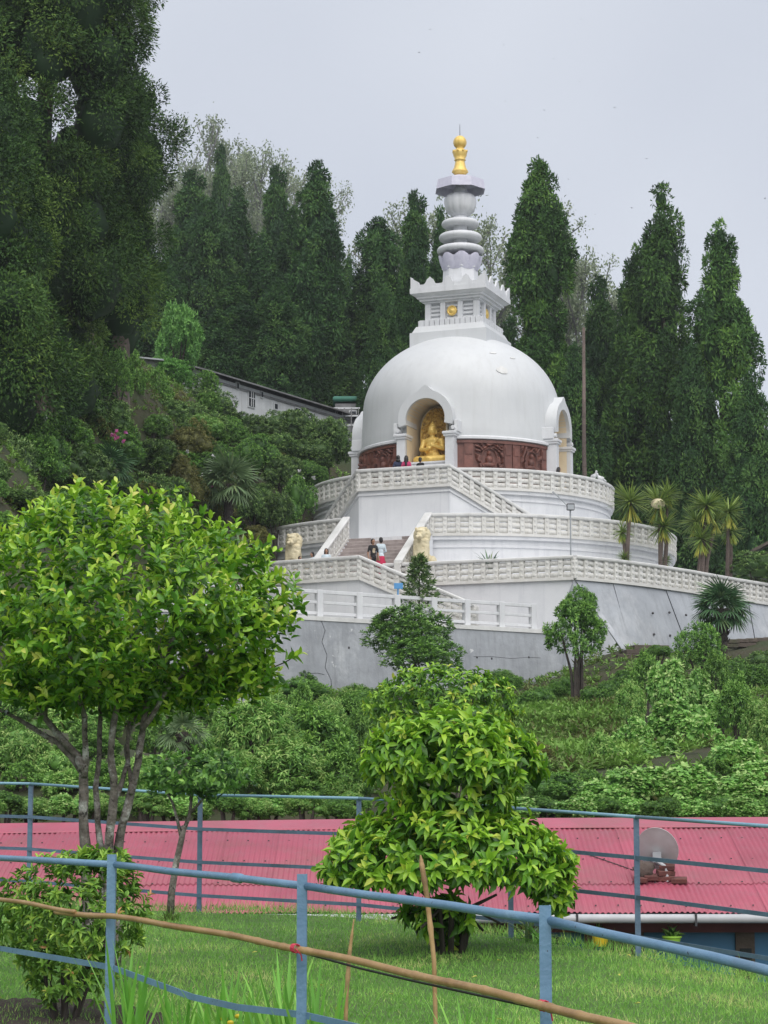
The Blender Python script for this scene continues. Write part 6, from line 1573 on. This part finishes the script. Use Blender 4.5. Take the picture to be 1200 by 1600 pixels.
# small fir by the railing
q = P(655, 938, 89.5); q.z = ZW
t = thing('small_fir', 'small dark fir tree with tiered branches by the blue sign', 'tree', q); Hf = ZY(866, 89.5) - ZW
MB().tube([q, q + Vector((0, 0, Hf * .97))], [.06, .015], 6).build('trunk', M['trunk_d'], t)
r = np.random.default_rng(77); parts = []
for k in range(46):
    u = .30 + .68 * k / 46; z = Hf * u; R = 1.05 * (1 - u) ** .75 * 1.2 * r.uniform(.75, 1.1); a = k * 2.4; n = 40; s = r.uniform(.1, 1, n) ** .7
    base_ = np.array([cos(a), sin(a), .12]); pos = np.array(q) + np.array([0, 0, z]) + base_ * (s * R)[:, None] + r.normal(size=(n, 3)) * .05
    d = base_ + r.normal(size=(n, 3)) * .55 + UP * .15; parts.append(leaves(T_DIA, pos, d, rsph(n, r), .2, .06, np.clip(.45 + r.normal(size=n) * .2, 0, 1)))
link('crown', npmesh('crown', *cat(parts)[:2], G['rhodo'], cat(parts)[2]), t)
def spiky(name, label, p, n, L_, W_, mat, cat_='plant', el=.5):
    r = np.random.default_rng(int(abs(p.x * 100)) + 5); d = rsph(n, r); d[:, 2] = np.abs(d[:, 2]) + el; V, T, I = leaves(T_SWORD, np.tile(np.array(p), (n, 1)) + r.normal(size=(n, 3)) * .03, d, np.tile(UP, (n, 1)) + r.normal(size=(n, 3)) * .4, r.uniform(.6, 1.1, n) * L_, W_, np.clip(.35 + r.normal(size=n) * .25, 0, 1))
    o = link(name, npmesh(name, V, T, G[mat], I)); tag(o, label, cat_)
spiky('agave', 'dark spiky agave above the round spreading shrub', Pz(682, 978, 7.8) + Vector((0, -.1, -.3)), 40, 1.1, .09, 'palm')
spiky('agave', 'spiky plant on the plaza behind the straight balustrade', P(765, 868, 95) + Vector((0, 0, -.6)), 36, 1.0, .08, 'palm')
spiky('agave', 'pale blue-green agave at the foot of the wooded slope', P(375, 862, 95), 26, 1.0, .14, 'palm_pale')

# ------------------------------------------------------------------ foreground plants
LEAFOBJ = {}
def leaf_objs(tm, key, mat, t, pos, d, n, Ls, Ws, tint, count=300, big='foliage', score=None):
    sc = (-pos[:, 1] if score is None else score); order = np.argsort(-sc); pick = order[:count]; rest = order[count:]
    k5 = [.1, .3, .5, .7, .9]
    if key not in LEAFOBJ: LEAFOBJ[key] = [npmesh('leaf', tm[0], tm[1], G[mat], np.full(len(tm[0]), v), smooth=True) for v in k5]
    s_, d_, n_ = basis(d, n); g = np.array(t.location)
    for i in pick:
        o = bpy.data.objects.new('leaf', LEAFOBJ[key][int(np.clip(round((tint[i] - .1) / .2), 0, 4))]); C.objects.link(o); o.parent = t
        p = pos[i] - g; S_, D_, N_ = s_[i] * Ws[i], d_[i] * Ls[i], n_[i] * Ls[i]
        o.matrix_basis = Matrix(((S_[0], D_[0], N_[0], p[0]), (S_[1], D_[1], N_[1], p[1]), (S_[2], D_[2], N_[2], p[2]), (0, 0, 0, 1)))
    V, T, I = leaves(tm, pos[rest], d[rest], n[rest], Ls[rest], Ws[rest], tint[rest])
    o = link(big, npmesh(big, V, T, G[mat], I, smooth=True), t); o['kind'] = 'stuff'

# leafy tree at left
DT = 17.0; sT = DT / F
g0 = Vector(((160 - 600) * sT, DT, float(zl((160 - 600) * sT, DT)) - .1))
tree = thing('leafy_tree', 'many-stemmed tree with domed crown of glossy bright green leaves', 'tree', g0)
stems = [([(136, 1510), (134, 1330), (131, 1215), (120, 1180), (70, 1120), (20, 1050), (-20, 980)], .075, .02, 0), ([(155, 1510), (160, 1340), (150, 1230), (156, 1120), (160, 1020), (150, 930)], .05, .015, .1),
         ([(172, 1510), (170, 1345), (178, 1250), (172, 1180), (188, 1080), (215, 980), (225, 900)], .07, .018, -.05), ([(180, 1510), (184, 1330), (205, 1240), (222, 1140), (245, 1040), (290, 960), (320, 900)], .065, .018, .08),
         ([(128, 1205), (90, 1160), (40, 1130), (-20, 1100), (-60, 1040)], .045, .015, .1), ([(222, 1140), (262, 1075), (330, 1020), (370, 1000), (395, 985)], .035, .01, -.15),
         ([(131, 1215), (132, 1120), (110, 1020), (100, 920)], .045, .015, -.2), ([(178, 1250), (200, 1190), (205, 1100), (180, 1000)], .035, .012, .2), ([(245, 1040), (270, 1010), (350, 950), (380, 880)], .03, .01, .25), ([(70, 1120), (60, 1030), (50, 930)], .035, .012, -.25), ([(205, 1240), (196, 1170), (228, 1080), (260, 960)], .03, .01, .3)]
for pts, r0, r1, dy in stems:
    path = []
    for i in range(len(pts) - 1):
        for k in range(4):
            u = k / 4; w = (i + u) / (len(pts) - 1); x = pts[i][0] + (pts[i + 1][0] - pts[i][0]) * u; y = pts[i][1] + (pts[i + 1][1] - pts[i][1]) * u
            path.append(P(x + 2.5 * sin(i * 3 + k), y, DT + dy * 2.2 * w + .03 * sin(i + k)))
    path.append(P(pts[-1][0], pts[-1][1], DT + dy * 2.2)); m = len(path)
    MB().tube(path, [.68 * (r0 + (r1 - r0) * (k / (m - 1)) ** .8) * (1 + .08 * sin(k * 1.9)) for k in range(m)], 10).build('stem', M['bark'], tree, smooth='all')
r = np.random.default_rng(100)
def crown_pts(n, cx, cy, rx, ry_up, ry_dn, D, depth, r, rlo=.78, rhi=1.04, zmin=-.75):
    dr = rsph(n * 2, r); dr = dr[dr[:, 2] > zmin][:n]; n = len(dr)
    k = r.uniform(rlo, rhi, n) * (1 + .07 * np.sin(5 * dr[:, 0] + 3 * dr[:, 2]) * np.cos(4 * dr[:, 1] + 2))
    s = D / F; c = np.array(P(cx, cy, D)); rz_ = np.where(dr[:, 2] > 0, ry_up, ry_dn) * s
    return c + np.c_[dr[:, 0] * rx * s, dr[:, 1] * depth, dr[:, 2] * rz_] * k[:, None], dr
sets = []
for n, cx, cy, rx, ru, rd, dep, lo, hi, zm_, dd_ in ((760, 185, 945, 262, 178, 104, 1.25, .80, 1.08, -.5, 0), (180, 185, 945, 225, 150, 80, 1.05, .5, .85, -.6, 0), (90, 360, 985, 90, 70, 85, .5, .7, 1.0, -1, -.1), (70, 130, 1010, 120, 45, 45, .35, .7, 1.0, -.9, -.95), (60, 20, 960, 110, 90, 60, .6, .7, 1, -.8, -.3), (190, 200, 1035, 220, 60, 62, .8, .4, 1.0, -1, .15), (60, 380, 1050, 62, 40, 46, .4, .6, 1.0, -1, 0), (80, 200, 1085, 130, 34, 40, .4, .3, 1.0, -1, .4), (150, 90, 1065, 150, 52, 52, .6, .4, 1.0, -1, -.2), (90, 300, 1070, 130, 40, 44, .5, .4, 1.0, -1, 0), (60, 60, 1050, 90, 40, 40, .5, .5, 1.0, -1, .2)):
    tp, dr = crown_pts(n, cx, cy, rx, ru, rd, DT + dd_, dep, r, lo, hi, zm_)
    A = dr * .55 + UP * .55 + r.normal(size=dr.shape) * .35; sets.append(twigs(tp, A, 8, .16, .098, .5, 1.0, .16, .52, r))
for x, y, ax, az_ in ((120, 752, .1, 1), (58, 800, -.2, 1), (48, 788, -.1, 1), (150, 760, .2, 1), (205, 772, .2, 1), (262, 790, .2, 1), (285, 800, .3, 1), (470, 1020, 1, .5), (445, 930, .8, .6), (452, 960, 1, .4), (430, 900, .6, .8), (380, 850, .5, .8), (90, 765, 0, 1), (20, 810, -.1, 1)):
    tp = np.array([P(x, y, DT - .1), P(x - ax * 12, y + az_ * 14, DT - .1)]); sets.append(twigs(tp, np.tile([ax, -.1, az_], (2, 1)) + r.normal(size=(2, 3)) * .15, 5, .09, .105, .52, .8, .4, .5, r))
    MB().tube([P(x - ax * 60, y + az_ * 60, DT), P(x - ax * 25, y + az_ * 30, DT - .05), P(x, y, DT - .1)], [.006, .005, .003], 5).build('twig', M['trunk_d'], tree)
A_ = [np.concatenate([s[i] for s in sets]) for i in range(6)]
leaf_objs(T_OVATE, 'camellia', 'camellia', tree, *A_)
# yellow-green shrub in two tiers
def tier_shrub(label, cx, D, tiers, base_y, LL, seed, key, count, px=1.0, stemx=None, t0=.12, dt=.52):
    r = np.random.default_rng(seed); X = (cx - 600) / F * D
    gz_ = float(zl(X, D)) - .05 if D < 25 else th(X, D) - .1
    t = thing('yellow_green_shrub', label, 'shrub', (X, D, gz_)); sets = []
    for n, x, y, rx, ru, rd, lo, hi, zm_ in tiers:
        tp, dr = crown_pts(n, x, y, rx, ru, rd, D, rx * D / F * .92, r, lo, hi, zm_)
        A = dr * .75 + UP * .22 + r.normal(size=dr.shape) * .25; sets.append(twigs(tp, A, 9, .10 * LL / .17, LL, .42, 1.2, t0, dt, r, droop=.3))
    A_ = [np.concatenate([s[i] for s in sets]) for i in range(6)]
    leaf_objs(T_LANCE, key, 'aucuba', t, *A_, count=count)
    for k in range(9):
        a = k * 2.4; e = P(cx + 90 * cos(a) * px, tiers[-1][2] + 30 * px * sin(a * 2), D + .4 * sin(a))
        MB().tube([Vector((X + .12 * cos(a), D + .12 * sin(a), gz_)), Vector((X + .2 * cos(a), D + .2 * sin(a), gz_ + .45)), e], [.03, .026, .012], 6).build('stem', M['trunk_d'], t, smooth='all')
    return t
tier_shrub('yellow-green shrub clipped in two tiers standing on the lawn', 700, 20.2, [(250, 708, 1192, 138, 80, 42, .88, 1.02, -.5), (110, 705, 1245, 108, 50, 50, .75, 1.0, -.9), (400, 698, 1352, 192, 92, 46, .88, 1.02, -.5), (90, 700, 1345, 150, 80, 60, .5, .85, -.7), (30, 865, 1385, 40, 30, 45, .6, 1, -1), (34, 690, 1425, 62, 30, 50, .6, 1.0, -1)], 1480, .150, 200, 'aucuba', 300)
tier_shrub('broad yellow-green shrub rising behind the two-tiered one', 695, 41.0, [(300, 690, 1100, 122, 62, 60, .82, 1.03, -.8), (60, 690, 1100, 100, 50, 40, .5, .8, -.8)], 1300, .16, 201, 'aucuba', 120, .6, t0=.12, dt=.52)
# azalea at left
r = np.random.default_rng(300); DA = 15.1; XA = (112 - 600) / F * DA
t = thing('azalea_bush', 'rounded azalea bush with whorled leaves behind the blue fence', 'bush', (XA, DA, float(zl(XA, DA)) - .05)); sets = []
for n, cx, cy, rx, ru, rd, lo, hi, zm_ in ((260, 112, 1425, 118, 92, 95, .84, 1.04, -.9), (60, 150, 1350, 60, 24, 30, .7, 1, -.5), (90, 112, 1430, 95, 75, 90, .5, .85, -.9), (70, 105, 1520, 75, 60, 60, .7, 1, -1)):
    tp, dr = crown_pts(n, cx, cy, rx, ru, rd, DA, rx * DA / F * .95, r, lo, hi, zm_); A = dr * .7 + UP * .35 + r.normal(size=dr.shape) * .3; sets.append(twigs(tp, A, 9, .05, .075, .34, 1.15, .2, .5, r))
leaf_objs(T_LANCE, 'azalea', 'azalea', t, *[np.concatenate([s[i] for s in sets]) for i in range(6)])
for k in range(7):
    a = k * 2.4; MB().tube([Vector((XA + .06 * cos(a), DA + .06 * sin(a), float(zl(XA, DA)) - .05)), P(112 + 60 * cos(a), 1440 + 20 * sin(a), DA + .2 * sin(a))], [.016, .007], 6).build('stem', M['trunk_d'], t)
# small pale-stemmed tree at the edge of the lawn
DS = 23.6; XS = (268 - 600) / F * DS; gs = Vector((XS, DS, float(zl(XS, DS)) - .05)); r = np.random.default_rng(400)
t = thing('small_tree', 'small crooked tree with pale stem at the lawn edge', 'tree', gs); sets = []
for pts, r0, r1 in (([(266, 1428), (268, 1395), (275, 1350), (284, 1310), (288, 1290)], .045, .03), ([(284, 1312), (278, 1285), (270, 1255), (255, 1230)], .022, .01), ([(286, 1300), (296, 1275), (300, 1240), (300, 1210)], .026, .01), ([(298, 1270), (325, 1240), (345, 1215)], .016, .008)):
    MB().tube([P(x, y, DS) for x, y in pts], list(np.linspace(r0, r1, len(pts))), 8).build('stem', M['bark'], t, smooth='all')
for n, cx, cy, rx, ru, rd, lo, hi, zm_ in ((130, 305, 1212, 84, 42, 34, .75, 1.04, -.9), (50, 300, 1225, 60, 30, 30, .4, .8, -.9)):
    tp, dr = crown_pts(n, cx, cy, rx, ru, rd, DS, rx * DS / F * .8, r, lo, hi, zm_); A = dr * .6 + UP * .3 + r.normal(size=dr.shape) * .4; sets.append(twigs(tp, A, 7, .1, .10, .5, 1.1, .1, .5, r))
a = [np.concatenate([s[i] for s in sets]) for i in range(6)]; V, T, I = leaves(T_OVATE, *a); o = link('foliage', npmesh('foliage', V, T, G['shrub'], I, smooth=True), t); o['kind'] = 'stuff'
spiky('grass_tuft', 'tuft of weeds at the foot of the small crooked tree', gs + Vector((.03, -.1, .03)), 120, .16, .012, 'weeds', 'grass', .4)
# sword-leaved plants along the fence
ir = random.Random(12); SW = [npmesh('leaf', T_[0], T_[1], G['iris'], np.full(len(T_[0]), tv2), smooth=True) for T_, tv2 in ((leaf_tmpl([0, .3, .65, .9, 1], [.8, 1, .9, .4, 0], .012, .10), .45), (leaf_tmpl([0, .3, .65, .9, 1], [.8, 1, .9, .4, 0], .012, .24), .7), (leaf_tmpl([0, .3, .65, .9, 1], [.8, 1, .9, .4, 0], .012, .03), .25))]
for x, D, n, ytop in ((208, 13.0, 9, 1452), (225, 13.2, 7, 1470), (290, 12.6, 9, 1500), (330, 12.4, 8, 1515), (362, 12.3, 9, 1495), (385, 12.2, 8, 1530), (430, 11.9, 9, 1500), (452, 11.8, 10, 1478), (500, 11.6, 8, 1520), (520, 11.5, 6, 1535), (745, 11.0, 6, 1540), (720, 11.2, 4, 1560), (280, 12.9, 6, 1540), (475, 11.4, 8, 1500), (410, 12.6, 6, 1540)):
    X = (x - 600) / F * D; g = Vector((X, D, float(zl(X, D)) - .02)); Hh = ZY(ytop, D) - g.z
    n += 5
    t = thing('sword_leaved_plant', 'clump of tall upright sword-shaped leaves beside the blue fence', 'plant', g, 'sword-leaved plants along the fence')
    for k in range(n):
        o = link('leaf', SW[ir.randrange(3)], t, False); tilt = ir.gauss(0, .13); az = ir.uniform(0, 6.28); l = Hh * ir.uniform(.65, 1.05)
        o.location = (ir.uniform(-.05, .05), ir.uniform(-.05, .05), 0); o.rotation_euler = (rad(90) - abs(tilt) - .04, 0, az); o.scale = (ir.uniform(.022, .034), l, l)
for k, (x, y, D) in enumerate(((350, 1592, 12.3), (372, 1588, 12.35), (360, 1598, 12.2))):
    o = MB().ell(P(x, y, D), (.02, .02, .014), nu=8, nv=5).build('marigold', M['yellow']); tag(o, 'tiny yellow flower among the sword leaves', 'flower', 'yellow flowers by the fence')
spiky('edge_plant', 'spiky plant at the lawn edge under the yellow-green shrub', Vector(((826 - 600) / F * 21.6, 21.6, float(zl(1.4, 21.6)))), 26, .32, .03, 'palm_pale')
spiky('edge_plant', 'slim spiky plant hanging at the lawn edge by the gutter', Vector(((840 - 600) / F * 21.4, 21.4, float(zl(1.5, 21.4)))), 18, .28, .02, 'iris')
# soil bed
b = MB(); ring = []
sg = [(-60, 1566), (120, 1560), (230, 1578), (262, 1592), (260, 1640), (-60, 1640)]
pts = []
for x, y in sg:
    D = None
    lo_, hi_ = 8.0, 30.0
    for _ in range(40):
        md = (lo_ + hi_) / 2; q = P(x, y, md)
        if q.z > float(zl(q.x, md)): lo_ = md
        else: hi_ = md
    pts.append(P(x, y, lo_))
n = 14; V = []; 
u = np.linspace(0, 1, 30); q0, q1, q2, q3 = pts[0], pts[3], pts[4], pts[5]
for i in range(30):
    for j in range(16):
        e0 = Vector((np.interp(u[i], [0, .55, .9, 1], [pts[k].x for k in (0, 1, 2, 3)]), np.interp(u[i], [0, .55, .9, 1], [pts[k].y for k in (0, 1, 2, 3)]), 0)); e1 = q3.lerp(q2, u[i]); w = e0.lerp(e1, j / 15)
        ed = min(i, 29 - i, j, 15 - j); V.append((w.x, w.y, float(zl(w.x, w.y)) + (.012 + .03 * rng.random() if ed > 0 else -.02)))
idx = np.arange(480).reshape(30, 16); quads = np.stack([idx[:-1, :-1], idx[1:, :-1], idx[1:, 1:], idx[:-1, 1:]], -1).reshape(-1, 4)
o = link('flower_bed_soil', npmesh('flower_bed_soil', V, quads, M['soil'])); o['kind'] = 'structure'
# lawn grass
r = np.random.default_rng(500); n = 210000
Y = 12.2 + (27.0 - 12.2) * r.random(n) ** 1.15; X = (r.uniform(-300, 1560, n) - 600) / F * Y; ok = Y < ledge(X) + .1
X, Y = X[ok], Y[ok]; n = len(X); Z = zl(X, Y) - .005
longer = 1 + 1.3 * np.clip(1 - (ledge(X) - Y) / .5, 0, 1); pat = np.sin(X * 2.3 + np.sin(Y * 1.1) * 2) * np.sin(Y * 1.7 + X * .6)
d = r.normal(size=(n, 3)) * .5 + UP; Ln = r.uniform(.022, .065, n) * (1 + .8 * (r.random(n) < .03)) * longer * (1 + .25 * pat)
V, T, I = leaves(T_TRI, np.c_[X, Y, Z], d, rsph(n, r), Ln, .007, np.clip(0.45 + .28 * pat + .18 * np.sin(X * 7 + 3 * np.sin(Y * 5)) * np.sin(Y * 6.1) + r.normal(size=n) * .2, 0, 1))
o = link('lawn_grass', npmesh('lawn_grass', V, T, G['grass'], I)); tag(o, 'short green grass growing all over the lawn', 'grass', None, 'stuff')

# a few fallen leaves on the lawn
r = np.random.default_rng(520); n = 26; Y = r.uniform(14, 24, n); X = (r.uniform(0, 1200, n) - 600) / F * Y; ok = Y < ledge(X) - .2; X, Y = X[ok], Y[ok]; n = len(X)
V, T, I = leaves(T_OVATE, np.c_[X, Y, zl(X, Y) + .05], np.c_[r.normal(size=(n, 2)), np.zeros(n)], UP + r.normal(size=(n, 3)) * .3, .05, .024, r.uniform(.85, 1, n))
o = link('fallen_leaves', npmesh('fallen_leaves', V, T, G['cordy'], I)); tag(o, 'dry yellow-brown leaves scattered on the lawn', 'leaves', None, 'stuff')
# ------------------------------------------------------------------ thin mist
hz = bpy.data.materials.new('haze'); hz.use_nodes = True; t_ = hz.node_tree; t_.nodes.clear()
ho = t_.nodes.new('ShaderNodeOutputMaterial'); pv = t_.nodes.new('ShaderNodeVolumePrincipled')
pv.inputs['Color'].default_value = (.86, .89, .94, 1); pv.inputs['Density'].default_value = HAZE; pv.inputs['Anisotropy'].default_value = .2
t_.links.new(pv.outputs[0], ho.inputs['Volume'])
o = MB().box((0, 192, 37), (290, 430, 96)).build('haze', hz); o['kind'] = 'stuff'; o['label'] = 'thin pale mist filling the valley air'; o['category'] = 'haze'
